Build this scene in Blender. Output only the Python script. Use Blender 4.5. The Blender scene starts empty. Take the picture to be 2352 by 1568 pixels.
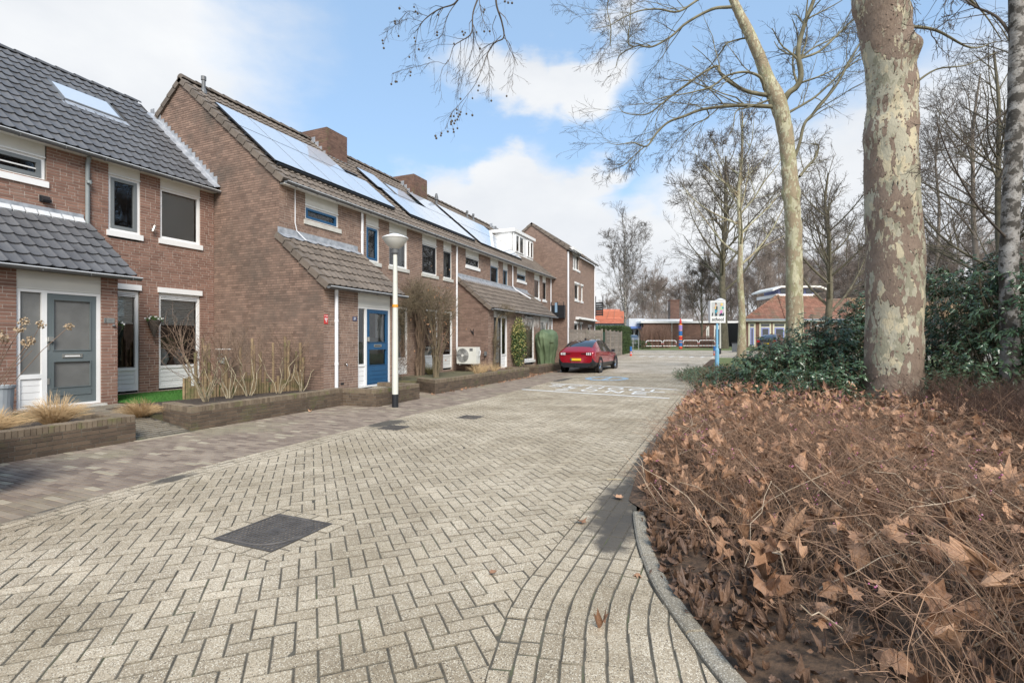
import bpy, math, random
import numpy as np
from mathutils import Vector, Matrix
from mathutils import noise as mnoise
R = math.radians
rng = np.random.default_rng(7)
random.seed(7)
S = bpy.context.scene
COL = S.collection

# ------------------------------------------------------------------ camera, sky, sun, exposure
F_PX, CAM_H, YAW = 1160.0, 1.5, math.atan(499 / 1160.0)
SN, CS = math.sin(YAW), math.cos(YAW)
cam_d = bpy.data.cameras.new('camera')
cam_d.sensor_width = 36.0
cam_d.lens = 36.0 * F_PX / 2352.0
cam_d.clip_start, cam_d.clip_end = 0.05, 2000
cam = bpy.data.objects.new('camera', cam_d)
COL.objects.link(cam)
cam.location = (0, 0, CAM_H)
cam.rotation_euler = (R(90), 0, YAW)
S.camera = cam
S.view_settings.view_transform = 'Standard'
S.view_settings.look = 'None'
S.view_settings.gamma = 1.0
S.view_settings.use_curve_mapping = False
S.view_settings.exposure = 0.5
S.cycles.use_denoising = True
S.cycles.max_bounces = 6
S.cycles.transparent_max_bounces = 12
S.cycles.sample_clamp_indirect = 6.0

def direction(px, py):
    a = (px - 1176) / F_PX
    v = Vector((-SN + a * CS, CS + a * SN, (784 - py) / F_PX))
    return v.normalized()

def at(px, py, Z):
    """a point of the place: Z metres ahead of where the photographer stood"""
    X = (px - 1176) / F_PX * Z
    return Vector((-Z * SN + X * CS, Z * CS + X * SN, CAM_H + (784 - py) * Z / F_PX))

SUN_EL, SUN_AZ = 38.0, 142.0      # azimuth clockwise from +Y
w = bpy.data.worlds.new('World')
S.world = w
w.use_nodes = True
nt = w.node_tree
nt.nodes.clear()
def N(t, typ, **kw):
    n = t.nodes.new(typ)
    for k, v in kw.items():
        if k == 'loc': continue
        setattr(n, k, v)
    return n
def L(t, a, b): t.links.new(a, b)
out = N(nt, 'ShaderNodeOutputWorld')
bg = N(nt, 'ShaderNodeBackground'); bg.inputs['Strength'].default_value = 0.12
sky = N(nt, 'ShaderNodeTexSky')
sky.sky_type = 'NISHITA'; sky.sun_disc = False
sky.sun_elevation = R(SUN_EL); sky.sun_rotation = R(SUN_AZ)
sky.altitude = 0; sky.air_density = 1.0; sky.dust_density = 1.2; sky.ozone_density = 1.0
tc = N(nt, 'ShaderNodeTexCoord')
def vmath(t, op, a, b=None):
    n = N(t, 'ShaderNodeVectorMath', operation=op)
    for i, x in enumerate((a, b)):
        if x is None: continue
        if isinstance(x, (tuple, list, Vector)): n.inputs[i].default_value = tuple(x)
        elif isinstance(x, (int, float)): n.inputs[3].default_value = x
        else: L(t, x, n.inputs[i])
    return n
def fmath(t, op, a, b=None, c=None, clamp=False):
    n = N(t, 'ShaderNodeMath', operation=op); n.use_clamp = clamp
    for i, x in enumerate((a, b, c)):
        if x is None: continue
        if isinstance(x, (int, float)): n.inputs[i].default_value = x
        else: L(t, x, n.inputs[i])
    return n.outputs[0]
gen = tc.outputs['Generated']
nz = N(nt, 'ShaderNodeTexNoise'); nz.inputs['Scale'].default_value = 3.2; nz.inputs['Detail'].default_value = 7; nz.inputs['Roughness'].default_value = 0.55
sc_ = vmath(nt, 'MULTIPLY', gen, (1, 1, 2.0)); L(nt, sc_.outputs[0], nz.inputs['Vector'])
off = vmath(nt, 'SUBTRACT', nz.outputs['Color'], (.5, .5, .5))
offs = vmath(nt, 'SCALE', off.outputs[0], .30)
wv = vmath(nt, 'ADD', gen, offs.outputs[0])
# cloud banks: direction, angular radius, vertical squash, weight
BANKS = [((80, 160), .40, 1.3, 1.0), ((420, 350), .24, 1.5, .9), ((-300, 500), .6, 1.2, 1.0), ((700, 430), .13, 1.6, .55),
         ((1180, 215), .17, 2.1, .85), ((1330, 175), .15, 1.9, .95), ((1010, 225), .09, 2.0, .5), ((1150, 450), .13, 1.5, 1.0), ((1230, 560), .20, 1.1, 1.0),
         ((1330, 440), .13, 1.6, .8), ((1000, 520), .22, 1.5, .9), ((1420, 430), .09, 2.0, .7), ((1560, 640), .35, 2.2, .85),
         ((2290, 500), .34, 1.2, 1.0), ((1900, 520), .24, 1.1, .9), ((2600, 600), .5, 1.2, 1.0), ((1800, 560), .3, 1.3, .9)]
acc = None
for (px, py), rad, sq, wt in BANKS:
    d = direction(px, py)
    s = vmath(nt, 'SUBTRACT', wv.outputs[0], d)
    s2 = vmath(nt, 'MULTIPLY', s.outputs[0], (1, 1, sq))
    ln = vmath(nt, 'LENGTH', s2.outputs[0])
    q = fmath(nt, 'DIVIDE', ln.outputs['Value'], rad)
    q = fmath(nt, 'MULTIPLY', q, q)
    q = fmath(nt, 'MULTIPLY', q, -1.0)
    q = fmath(nt, 'EXPONENT', q)
    q = fmath(nt, 'MULTIPLY', q, wt)
    acc = q if acc is None else fmath(nt, 'MAXIMUM', acc, q)
nz2 = N(nt, 'ShaderNodeTexNoise'); nz2.inputs['Scale'].default_value = 1.6; nz2.inputs['Detail'].default_value = 8
L(nt, gen, nz2.inputs['Vector'])
# elsewhere in the sky: broken cloud of the same kind, everywhere behind the photographer
sepg = N(nt, 'ShaderNodeSeparateXYZ'); L(nt, gen, sepg.inputs[0])
back = vmath(nt, 'DOT_PRODUCT', gen, (SN, -CS, 0)).outputs['Value']
back = fmath(nt, 'MULTIPLY_ADD', back, 1.6, .1, clamp=True)
gcl = fmath(nt, 'MULTIPLY_ADD', nz2.outputs['Fac'], 4.0, -1.35, clamp=True)
gcl = fmath(nt, 'MULTIPLY', gcl, back)
acc = fmath(nt, 'MAXIMUM', acc, gcl)
mr = N(nt, 'ShaderNodeMapRange'); mr.interpolation_type = 'SMOOTHSTEP'
L(nt, acc, mr.inputs['Value']); mr.inputs['From Min'].default_value = .36; mr.inputs['From Max'].default_value = .68
# clouds: white tops, faintly grey in their thick parts
cr = N(nt, 'ShaderNodeMapRange'); L(nt, nz.outputs['Fac'], cr.inputs['Value']); cr.inputs['From Min'].default_value = .35; cr.inputs['From Max'].default_value = .68
cmix = N(nt, 'ShaderNodeMix', data_type='RGBA'); L(nt, cr.outputs[0], cmix.inputs['Factor'])
cmix.inputs['A'].default_value = (4.8, 5.0, 5.3, 1); cmix.inputs['B'].default_value = (5.75, 5.85, 5.95, 1)
# clear sky: Nishita, milky with thin high veil
veil = N(nt, 'ShaderNodeMix', data_type='RGBA'); veil.inputs['Factor'].default_value = .48
skm = vmath(nt, 'MULTIPLY', sky.outputs[0], (1.1, 1.1, 1.1))
L(nt, skm.outputs[0], veil.inputs['A']); veil.inputs['B'].default_value = (3.3, 5.05, 7.3, 1)
mix = N(nt, 'ShaderNodeMix', data_type='RGBA'); L(nt, mr.outputs[0], mix.inputs['Factor'])
L(nt, veil.outputs['Result'], mix.inputs['A']); L(nt, cmix.outputs['Result'], mix.inputs['B'])
L(nt, mix.outputs['Result'], bg.inputs['Color']); L(nt, bg.outputs[0], out.inputs['Surface'])

sun_d = bpy.data.lights.new('sun', 'SUN'); sun_d.energy = 3.3; sun_d.angle = R(28); sun_d.color = (1.0, .955, .89)
sun = bpy.data.objects.new('sun', sun_d); COL.objects.link(sun)
_az, _el = R(SUN_AZ), R(SUN_EL)
_sv = Vector((math.sin(_az) * math.cos(_el), math.cos(_az) * math.cos(_el), math.sin(_el)))
sun.rotation_euler = _sv.to_track_quat('Z', 'Y').to_euler()
sun.location = (0, 0, 40)

# ------------------------------------------------------------------ object helpers
WM = {}
def tag(o, label=None, cat=None, group=None, kind=None):
    if label: o['label'] = label
    if cat: o['category'] = cat
    if group: o['group'] = group
    if kind: o['kind'] = kind
    return o
def place(o, M, parent=None):
    COL.objects.link(o)
    if parent is not None:
        o.parent = parent
        o.matrix_parent_inverse = WM[parent.name].inverted()
    o.matrix_basis = M
    WM[o.name] = M
    return o
def thing(name, label, cat, loc=(0, 0, 0), rotz=0, group=None):
    o = bpy.data.objects.new(name, None)
    o.empty_display_size = .3
    place(o, Matrix.Translation(loc) @ Matrix.Rotation(rotz, 4, 'Z'))
    return tag(o, label, cat, group)
def copy_tree(src, loc, rotz=0, label=None, parent=None, scale=1.0):
    """copy a thing and each of its parts; loc is where its base goes"""
    M = Matrix.Translation(loc) @ Matrix.Rotation(rotz, 4, 'Z') @ Matrix.Scale(scale, 4)
    c = src.copy(); COL.objects.link(c); c.matrix_basis = M; WM[c.name] = M
    if label: c['label'] = label
    def rec(s, p):
        for ch in list(s.children):
            d = ch.copy(); COL.objects.link(d); d.parent = p; d.matrix_parent_inverse = ch.matrix_parent_inverse
            d.matrix_basis = ch.matrix_basis
            WM[d.name] = WM[p.name] @ ch.matrix_parent_inverse @ ch.matrix_basis
            rec(ch, d)
    rec(src, c)
    return c

class MB:
    """collects faces; builds one mesh"""
    def __init__(s): s.V = []; s.Fc = []; s.n = 0; s.R = []; s.M = []
    def add(s, verts, faces, rnd=None, m=0):
        verts = np.asarray(verts, np.float64).reshape(-1, 3); faces = np.asarray(faces, np.int64)
        s.V.append(verts); s.Fc.append(faces + s.n); s.n += len(verts)
        if rnd is None: rnd = np.full(len(faces), random.random())
        elif np.isscalar(rnd): rnd = np.full(len(faces), rnd)
        s.R.append(np.asarray(rnd, np.float64)); s.M.append(np.full(len(faces), m, np.int32))
        return s
    def bulk(s, uv, uf, mats, rnd=None, m=0):
        """unit verts (k,3), faces (f,c); mats (n,3,4)"""
        uv = np.asarray(uv, float); uf = np.asarray(uf); mats = np.asarray(mats, float); n = len(mats)
        if n == 0: return s
        V = np.einsum('nij,kj->nki', mats[:, :, :3], uv) + mats[:, None, :, 3]
        Fc = (uf[None] + (np.arange(n) * len(uv))[:, None, None]).reshape(-1, uf.shape[1])
        if rnd is None: rnd = rng.random(n)
        return s.add(V.reshape(-1, 3), Fc, np.repeat(rnd, len(uf)), m)
    def boxes(s, O, A, B, C, rnd=None, faces='all', m=0):
        O, A, B, C = [np.atleast_2d(np.asarray(x, float)) for x in (O, A, B, C)]
        n = len(O); A, B, C = [np.broadcast_to(x, (n, 3)) for x in (A, B, C)]
        ij = np.array([(0, 0, 0), (1, 0, 0), (1, 1, 0), (0, 1, 0), (0, 0, 1), (1, 0, 1), (1, 1, 1), (0, 1, 1)], float)
        V = O[:, None] + ij[None, :, 0, None] * A[:, None] + ij[None, :, 1, None] * B[:, None] + ij[None, :, 2, None] * C[:, None]
        uf = [(4, 5, 6, 7), (0, 1, 5, 4), (1, 2, 6, 5), (2, 3, 7, 6), (3, 0, 4, 7)]
        if faces == 'all': uf = uf + [(3, 2, 1, 0)]
        uf = np.array(uf)
        Fc = (uf[None] + (np.arange(n) * 8)[:, None, None]).reshape(-1, 4)
        if rnd is None: rnd = rng.random(n)
        return s.add(V.reshape(-1, 3), Fc, np.repeat(np.broadcast_to(rnd, (n,)), len(uf)), m)
    def box(s, x0, x1, y0, y1, z0, z1, rnd=None, m=0):
        return s.boxes((x0, y0, z0), (x1 - x0, 0, 0), (0, y1 - y0, 0), (0, 0, z1 - z0), None if rnd is None else np.array([rnd]), m=m)
    def quad(s, a, b, c, d, rnd=None, m=0): return s.add([a, b, c, d], [(0, 1, 2, 3)], rnd, m)
    def tri(s, a, b, c, rnd=None, m=0): return s.add([a, b, c], [(0, 1, 2)], rnd, m)
    def prism(s, poly, h0, h1, axis='z', m=0):
        """convex polygon (ccw) extruded along an axis"""
        k = len(poly)
        def P(p, h):
            return {'z': (p[0], p[1], h), 'y': (p[0], h, p[1]), 'x': (h, p[0], p[1])}[axis]
        V = [P(p, h0) for p in poly] + [P(p, h1) for p in poly]
        side = [(i, (i + 1) % k, (i + 1) % k + k, i + k) for i in range(k)]
        if axis == 'y': side = [f[::-1] for f in side]
        s.add(V, side, None, m)
        n0 = s.n
        for j in range(1, k - 1):
            t = [V[k], V[k + j], V[k + j + 1]]; b = [V[0], V[j + 1], V[j]]
            if axis == 'y': t = t[::-1]; b = b[::-1]
            s.add(t, [(0, 1, 2)], None, m); s.add(b, [(0, 1, 2)], None, m)
        return s
    def tubes(s, P, Rd, sides=4, rnd=None, cap=False, m=0):
        """P (n,k,3) polylines, Rd (n,k) radii"""
        P = np.asarray(P, float); Rd = np.asarray(Rd, float)
        if P.ndim == 2: P = P[None]; Rd = Rd.reshape(1, -1)
        n, k = P.shape[:2]
        T = np.gradient(P, axis=1); T /= np.linalg.norm(T, axis=2, keepdims=True) + 1e-9
        mean = P[:, -1] - P[:, 0]; mean /= np.linalg.norm(mean, axis=1, keepdims=True) + 1e-9
        ref = np.where(np.abs(mean[:, 2:3]) < .8, np.array([[0, 0, 1.]]), np.array([[1., 0, 0]]))
        U = np.cross(ref[:, None], T); U /= np.linalg.norm(U, axis=2, keepdims=True) + 1e-9
        W = np.cross(T, U)
        a = np.arange(sides) * 2 * math.pi / sides
        V = P[:, :, None] + Rd[:, :, None, None] * (np.cos(a)[None, None, :, None] * U[:, :, None] + np.sin(a)[None, None, :, None] * W[:, :, None])
        idx = np.arange(k * sides).reshape(k, sides)
        f = np.stack([idx[:-1], np.roll(idx, -1, 1)[:-1], np.roll(idx, -1, 1)[1:], idx[1:]], -1).reshape(-1, 4)
        Fc = (f[None] + (np.arange(n) * k * sides)[:, None, None]).reshape(-1, 4)
        if rnd is None: rnd = rng.random(n)
        s.add(V.reshape(-1, 3), Fc, np.repeat(np.broadcast_to(rnd, (n,)), len(f)), m)
        if cap:
            for q in range(n):
                for e, row in ((0, V[q, 0]), (1, V[q, -1])):
                    c = row.mean(0); vs = np.vstack([row, c])
                    s.add(vs, [((i + 1) % sides, i, sides) if e == 0 else (i, (i + 1) % sides, sides) for i in range(sides)], None, m)
        return s
    def lathe(s, prof, c=(0, 0, 0), sides=16, m=0):
        """prof [(r,z)] bottom to top"""
        c = np.array(c, float); a = np.arange(sides) * 2 * math.pi / sides
        V = np.array([[(r * math.cos(t), r * math.sin(t), z) for t in a] for r, z in prof]) + c
        k = len(prof); idx = np.arange(k * sides).reshape(k, sides)
        f = np.stack([idx[:-1], np.roll(idx, -1, 1)[:-1], np.roll(idx, -1, 1)[1:], idx[1:]], -1).reshape(-1, 4)
        return s.add(V.reshape(-1, 3), f, None, m)
    def mesh(s, name, mats, smooth=False):
        me = bpy.data.meshes.new(name)
        V = np.concatenate(s.V) if s.V else np.zeros((0, 3))
        me.vertices.add(len(V)); me.vertices.foreach_set('co', V.astype(np.float32).ravel())
        loops = np.concatenate([f.ravel() for f in s.Fc]); cnt = np.concatenate([np.full(len(f), f.shape[1]) for f in s.Fc])
        st = np.concatenate([[0], np.cumsum(cnt)[:-1]])
        me.loops.add(len(loops)); me.loops.foreach_set('vertex_index', loops.astype(np.int32))
        me.polygons.add(len(cnt)); me.polygons.foreach_set('loop_start', st.astype(np.int32))
        me.polygons.foreach_set('material_index', np.concatenate(s.M))
        if smooth: me.polygons.foreach_set('use_smooth', np.ones(len(cnt), bool))
        else: me.polygons.foreach_set('use_smooth', np.zeros(len(cnt), bool))
        at_ = me.attributes.new('rnd', 'FLOAT', 'FACE'); at_.data.foreach_set('value', np.concatenate(s.R).astype(np.float32))
        me.update(calc_edges=True)
        for m_ in (mats if isinstance(mats, (list, tuple)) else [mats]): me.materials.append(m_)
        return me
    def obj(s, name, mat, parent=None, label=None, cat=None, group=None, kind=None, smooth=False):
        o = bpy.data.objects.new(name, s.mesh(name, mat, smooth))
        place(o, Matrix.Identity(4), parent)
        return tag(o, label, cat, group, kind)
def inst(name, me, M, parent=None, **kw):
    o = bpy.data.objects.new(name, me); place(o, M, parent); return tag(o, **kw)

# ------------------------------------------------------------------ materials
MAT = {}
def material(name, col, col2=None, rough=.8, nscale=6, namt=.5, rndamt=0.0, bump=0, bscale=60, metal=0, spec=.5, col3=None, c3scale=2, c3lo=.55, c3hi=.7, emit=None, coat=0, subs=None, trans=0, detail=4):
    """base colour varies between col and col2 by each piece's own random value and by noise; col3 comes in as blotches"""
    m = bpy.data.materials.new(name); m.use_nodes = True; t = m.node_tree
    b = t.nodes['Principled BSDF']; MAT[name] = m
    geo = N(t, 'ShaderNodeNewGeometry'); pos = geo.outputs['Position']
    b.inputs['Roughness'].default_value = rough; b.inputs['Metallic'].default_value = metal
    b.inputs['Specular IOR Level'].default_value = spec; b.inputs['Coat Weight'].default_value = coat
    c = None
    if col2 is not None:
        nz = N(t, 'ShaderNodeTexNoise'); nz.inputs['Scale'].default_value = nscale; nz.inputs['Detail'].default_value = detail
        L(t, pos, nz.inputs['Vector'])
        f = fmath(t, 'MULTIPLY_ADD', nz.outputs['Fac'], 2.4, -.7, clamp=True)
        if rndamt > 0:
            at_ = N(t, 'ShaderNodeAttribute', attribute_name='rnd'); oi = N(t, 'ShaderNodeObjectInfo')
            r = fmath(t, 'FRACT', fmath(t, 'ADD', at_.outputs['Fac'], oi.outputs['Random']))
            f = fmath(t, 'ADD', fmath(t, 'MULTIPLY', f, 1 - rndamt), fmath(t, 'MULTIPLY', r, rndamt), clamp=True)
        mx = N(t, 'ShaderNodeMix', data_type='RGBA'); L(t, f, mx.inputs['Factor'])
        mx.inputs['A'].default_value = (*col, 1); mx.inputs['B'].default_value = (*col2, 1); c = mx.outputs['Result']
        if col3 is not None:
            n3 = N(t, 'ShaderNodeTexNoise'); n3.inputs['Scale'].default_value = c3scale; n3.inputs['Detail'].default_value = 6; n3.inputs['Roughness'].default_value = .65
            L(t, pos, n3.inputs['Vector'])
            m3 = N(t, 'ShaderNodeMapRange'); L(t, n3.outputs['Fac'], m3.inputs['Value']); m3.inputs['From Min'].default_value = c3lo; m3.inputs['From Max'].default_value = c3hi
            mx3 = N(t, 'ShaderNodeMix', data_type='RGBA'); L(t, m3.outputs[0], mx3.inputs['Factor']); L(t, c, mx3.inputs['A']); mx3.inputs['B'].default_value = (*col3, 1)
            c = mx3.outputs['Result']
        L(t, c, b.inputs['Base Color'])
    else: b.inputs['Base Color'].default_value = (*col, 1)
    if bump:
        nb = N(t, 'ShaderNodeTexNoise'); nb.inputs['Scale'].default_value = bscale; nb.inputs['Detail'].default_value = 3; L(t, pos, nb.inputs['Vector'])
        bp = N(t, 'ShaderNodeBump'); bp.inputs['Strength'].default_value = bump; bp.inputs['Distance'].default_value = .01
        L(t, nb.outputs['Fac'], bp.inputs['Height']); L(t, bp.outputs[0], b.inputs['Normal'])
    if emit: b.inputs['Emission Color'].default_value = (*emit, 1); b.inputs['Emission Strength'].default_value = 1
    if subs: b.inputs['Subsurface Weight'].default_value = subs
    return m
# house brick: red-brown, weathered, with lighter salts
brick_m = material('brick_red', (.165, .105, .080), (.335, .222, .168), .9, 7, rndamt=.6, bump=.4, bscale=120, col3=(.40, .33, .28), c3scale=1.0, c3lo=.56, c3hi=.90)
brick19_m = material('brick_deep_red', (.17, .092, .068), (.32, .182, .135), .9, 6, rndamt=.7, bump=.4, bscale=120, col3=(.33, .25, .20), c3scale=.9, c3lo=.56, c3hi=.9)
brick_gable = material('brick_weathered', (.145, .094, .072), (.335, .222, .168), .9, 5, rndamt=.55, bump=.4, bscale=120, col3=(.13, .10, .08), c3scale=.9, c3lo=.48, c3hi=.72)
brick_far = material('brick_brown', (.20, .135, .108), (.33, .225, .175), .9, 3, rndamt=.6)
brick_school = material('brick_school_brown', (.14, .075, .056), (.235, .13, .095), .9, 3, rndamt=.6)
brick_dark = material('brick_garden_wall', (.070, .050, .036), (.165, .118, .080), .95, 5, rndamt=.6, bump=.5, bscale=90, col3=(.115, .115, .050), c3scale=2.2, c3lo=.55, c3hi=.75)
coping_m = material('brick_coping', (.12, .09, .062), (.25, .195, .135), .95, 8, rndamt=.6, bump=.5, bscale=90, col3=(.14, .145, .05), c3scale=3, c3lo=.54, c3hi=.7)
mortar_l = material('mortar_light', (.42, .36, .31), (.54, .47, .41), .95, 9, bump=.3)
mortar_d = material('mortar_dark', (.07, .055, .047), (.22, .175, .145), .95, 1.2)
mortar_g = material('mortar_garden', (.10, .09, .072), (.22, .195, .16), .95, 4)
tile_an = material('tile_anthracite', (.082, .082, .086), (.135, .135, .14), .55, 3, rndamt=.5, bump=.15, bscale=200, spec=.55)
tile_br = material('tile_brown', (.105, .086, .070), (.215, .175, .142), .9, 5, rndamt=.5, bump=.5, bscale=120, col3=(.30, .28, .23), c3scale=9, c3lo=.63, c3hi=.72)
tile_or = material('tile_orange', (.50, .155, .085), (.62, .23, .14), .7, 3, rndamt=.6)
tile_rd = material('tile_terracotta', (.17, .075, .05), (.33, .165, .11), .85, 2, rndamt=.7, col3=(.16, .12, .08), c3scale=.7, c3lo=.46, c3hi=.62)
zinc = material('lead_flashing', (.27, .29, .32), (.50, .52, .55), .5, 8, bump=.5, bscale=14, metal=.25)
roof_deck = material('roof_deck', (.05, .045, .04))
gutter_m = material('gutter_grey', (.115, .12, .125), (.16, .165, .17), .5, 3)
gutter_lip = material('gutter_zinc_lip', (.60, .62, .64), (.72, .73, .74), .4, 6)
white_m = material('white_paint', (.80, .80, .79), (.86, .86, .85), .35, 3, bump=.04, bscale=30)
cream_m = material('cream_panel', (.70, .69, .64), (.77, .76, .71), .5, 2)
sill_m = material('concrete_sill', (.50, .49, .45), (.62, .61, .56), .8, 6, bump=.2)
grey_door = material('grey_green_paint', (.125, .15, .155), (.145, .17, .175), .35, 3, spec=.5)
grey_cas = material('grey_casement', (.16, .175, .18), (.18, .195, .20), .4)
blue_door = material('blue_paint', (.016, .085, .19), (.022, .10, .215), .35, 3)
black_m = material('black_paint', (.018, .020, .024), None, .4)
slate_m = material('slate_blue_frame', (.10, .16, .22), None, .4)
pvc = material('white_pipe', (.72, .73, .76), (.80, .80, .82), .4, 2)
greypipe = material('grey_pipe', (.22, .245, .25), (.27, .295, .30), .45, 3)
steel = material('brushed_steel', (.55, .54, .50), None, .35, metal=.8)
chrome = material('chrome', (.7, .7, .7), None, .15, metal=1)
dark_in = material('dark_interior', (.030, .026, .024), None, .9)
blind_m = material('pleated_blind', (.72, .73, .71), (.82, .82, .80), .8, 40)
blind_v = material('venetian_blind', (.60, .61, .60), (.68, .69, .68), .6, 40)
curtain_m = material('net_curtain', (.42, .43, .43), (.60, .61, .60), .9, 14)
frost_m = material('frosted_glass', (.14, .14, .132), (.20, .20, .19), .32, 3.0, spec=.8, bump=.6, bscale=170)
def glass_mat():
    m = bpy.data.materials.new('window_glass'); m.use_nodes = True; t = m.node_tree; t.nodes.clear()
    o = N(t, 'ShaderNodeOutputMaterial'); fr = N(t, 'ShaderNodeFresnel'); fr.inputs['IOR'].default_value = 1.62
    tr = N(t, 'ShaderNodeBsdfTransparent'); tr.inputs['Color'].default_value = (.90, .92, .91, 1)
    g = N(t, 'ShaderNodeBsdfGlossy'); g.inputs['Roughness'].default_value = .01
    nz = N(t, 'ShaderNodeTexNoise'); nz.inputs['Scale'].default_value = 1.2
    bp = N(t, 'ShaderNodeBump'); bp.inputs['Strength'].default_value = .06; bp.inputs['Distance'].default_value = .02
    L(t, nz.outputs['Fac'], bp.inputs['Height']); L(t, bp.outputs[0], g.inputs['Normal'])
    mx = N(t, 'ShaderNodeMixShader'); f = fmath(t, 'MULTIPLY', fr.outputs[0], 1.8, clamp=True)
    L(t, f, mx.inputs[0]); L(t, tr.outputs[0], mx.inputs[1]); L(t, g.outputs[0], mx.inputs[2]); L(t, mx.outputs[0], o.inputs['Surface'])
    return m
glass = glass_mat()
solar_glare_m = material('solar_painted_glare', (.88, .89, .90), None, .45, metal=.55, spec=1.0, coat=1.0)  # near-white base colour paints the bright sky glare into the glass
solar_glare_m.node_tree.nodes['Principled BSDF'].inputs['IOR'].default_value = 2.4
def speckle_mat(name, base, base2, dark, light, sc=150, rndamt=.5, stain=None):
    m = material(name, base, base2, .9, 2.2, rndamt=.62, bump=.0)
    t = m.node_tree; b = t.nodes['Principled BSDF']; src = b.inputs['Base Color'].links[0].from_socket
    geo = N(t, 'ShaderNodeNewGeometry')
    v = N(t, 'ShaderNodeTexVoronoi'); v.inputs['Scale'].default_value = sc; L(t, geo.outputs['Position'], v.inputs['Vector'])
    sep = N(t, 'ShaderNodeSeparateColor'); L(t, v.outputs['Color'], sep.inputs[0])
    for chn, thr, col in (('Red', .62, light), ('Green', .88, dark), ('Blue', .80, base)):
        f = fmath(t, 'GREATER_THAN', sep.outputs[chn], thr)
        f = fmath(t, 'MULTIPLY', f, fmath(t, 'LESS_THAN', v.outputs['Distance'], .55))
        mx = N(t, 'ShaderNodeMix', data_type='RGBA'); L(t, f, mx.inputs['Factor']); L(t, src, mx.inputs['A']); mx.inputs['B'].default_value = (*col, 1); src = mx.outputs['Result']
    # broad dirt patches and worn lanes
    n = N(t, 'ShaderNodeTexNoise'); n.inputs['Scale'].default_value = .75; n.inputs['Detail'].default_value = 9; n.inputs['Roughness'].default_value = .68; L(t, geo.outputs['Position'], n.inputs['Vector'])
    f = N(t, 'ShaderNodeMapRange'); L(t, n.outputs['Fac'], f.inputs['Value']); f.inputs['From Min'].default_value = .38; f.inputs['From Max'].default_value = .66
    mu = N(t, 'ShaderNodeMix', data_type='RGBA', blend_type='MULTIPLY'); mu.inputs['Factor'].default_value = 1
    g = N(t, 'ShaderNodeMix', data_type='RGBA'); L(t, f.outputs[0], g.inputs['Factor']); g.inputs['A'].default_value = (.70, .67, .61, 1); g.inputs['B'].default_value = (1.10, 1.09, 1.07, 1)
    L(t, src, mu.inputs['A']); L(t, g.outputs['Result'], mu.inputs['B']); src = mu.outputs['Result']
    # washed-in soil where puddles dry: (x, y, rx, ry) on the ground
    for (sx, sy, rx, ry) in (stain or []):
        d = vmath(t, 'SUBTRACT', geo.outputs['Position'], (sx, sy, 0)); d = vmath(t, 'MULTIPLY', d.outputs[0], (1 / rx, 1 / ry, 0)); ln = vmath(t, 'LENGTH', d.outputs[0])
        n5 = N(t, 'ShaderNodeTexNoise'); n5.inputs['Scale'].default_value = 5; n5.inputs['Detail'].default_value = 6; L(t, geo.outputs['Position'], n5.inputs['Vector'])
        s5 = fmath(t, 'ADD', ln.outputs['Value'], fmath(t, 'MULTIPLY_ADD', n5.outputs['Fac'], 1.4, -.7))
        f5 = N(t, 'ShaderNodeMapRange'); L(t, s5, f5.inputs['Value']); f5.inputs['From Min'].default_value = 1.1; f5.inputs['From Max'].default_value = .65; f5.inputs['To Max'].default_value = .93
        mx = N(t, 'ShaderNodeMix', data_type='RGBA'); L(t, f5.outputs[0], mx.inputs['Factor']); L(t, src, mx.inputs['A']); mx.inputs['B'].default_value = (.075, .066, .055, 1); src = mx.outputs['Result']
    L(t, src, b.inputs['Base Color'])
    nb = N(t, 'ShaderNodeTexVoronoi'); nb.inputs['Scale'].default_value = sc; L(t, geo.outputs['Position'], nb.inputs['Vector'])
    bp = N(t, 'ShaderNodeBump'); bp.inputs['Strength'].default_value = .35; bp.inputs['Distance'].default_value = .004; bp.invert = True
    L(t, nb.outputs['Distance'], bp.inputs['Height']); L(t, bp.outputs[0], b.inputs['Normal'])
    return m
STAINS = [(-.93, 4.75, .24, 1.05), (-.80, 4.0, .16, .6), (-.98, 7.5, .12, 2.5), (-5.75, 2.3, .25, .8), (-5.6, 3.6, .12, .25), (-5.8, 7.6, .3, .5), (-6.0, 19, .2, 1.2), (-6.1, 15, .2, .8)]
paver_m = speckle_mat('washed_concrete', (.36, .295, .212), (.58, .49, .365), (.12, .10, .08), (.78, .71, .58), 170, stain=STAINS)
paver_far = speckle_mat('washed_concrete_far', (.46, .395, .31), (.54, .47, .38), (.2, .18, .16), (.72, .66, .56), 40, stain=STAINS)
clinker_m = material('clinker_purple', (.16, .118, .092), (.335, .268, .205), .85, 3, rndamt=.75, bump=.3, bscale=100, col3=(.27, .24, .155), c3scale=.55, c3lo=.52, c3hi=.74)
joint_m = material('joint_sand', (.06, .052, .04), (.13, .115, .085), .95, 12, col3=(.09, .105, .04), c3scale=3, c3lo=.55, c3hi=.68)
soil_m = material('soil', (.040, .030, .023), (.095, .072, .055), 1, 14, bump=1, bscale=40)
mulch_m = material('leaf_mulch', (.045, .030, .020), (.15, .092, .056), 1, 22, bump=1, bscale=50, detail=8)
grass_lawn = material('artificial_grass', (.045, .15, .025), (.085, .23, .045), .9, 30, bump=.6, bscale=200)
ground_m = material('ground_soil', (.16, .14, .085), (.24, .235, .12), 1, .6, col3=(.16, .12, .085), c3scale=.4, bump=.5, bscale=20)
kerb_m = speckle_mat('kerb_concrete', (.27, .24, .19), (.40, .36, .29), (.15, .13, .11), (.60, .56, .48), 160)
paver_edge = speckle_mat('paver_edge', (.17, .147, .11), (.30, .257, .195), (.08, .07, .055), (.30, .27, .21), 170, stain=STAINS)
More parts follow.
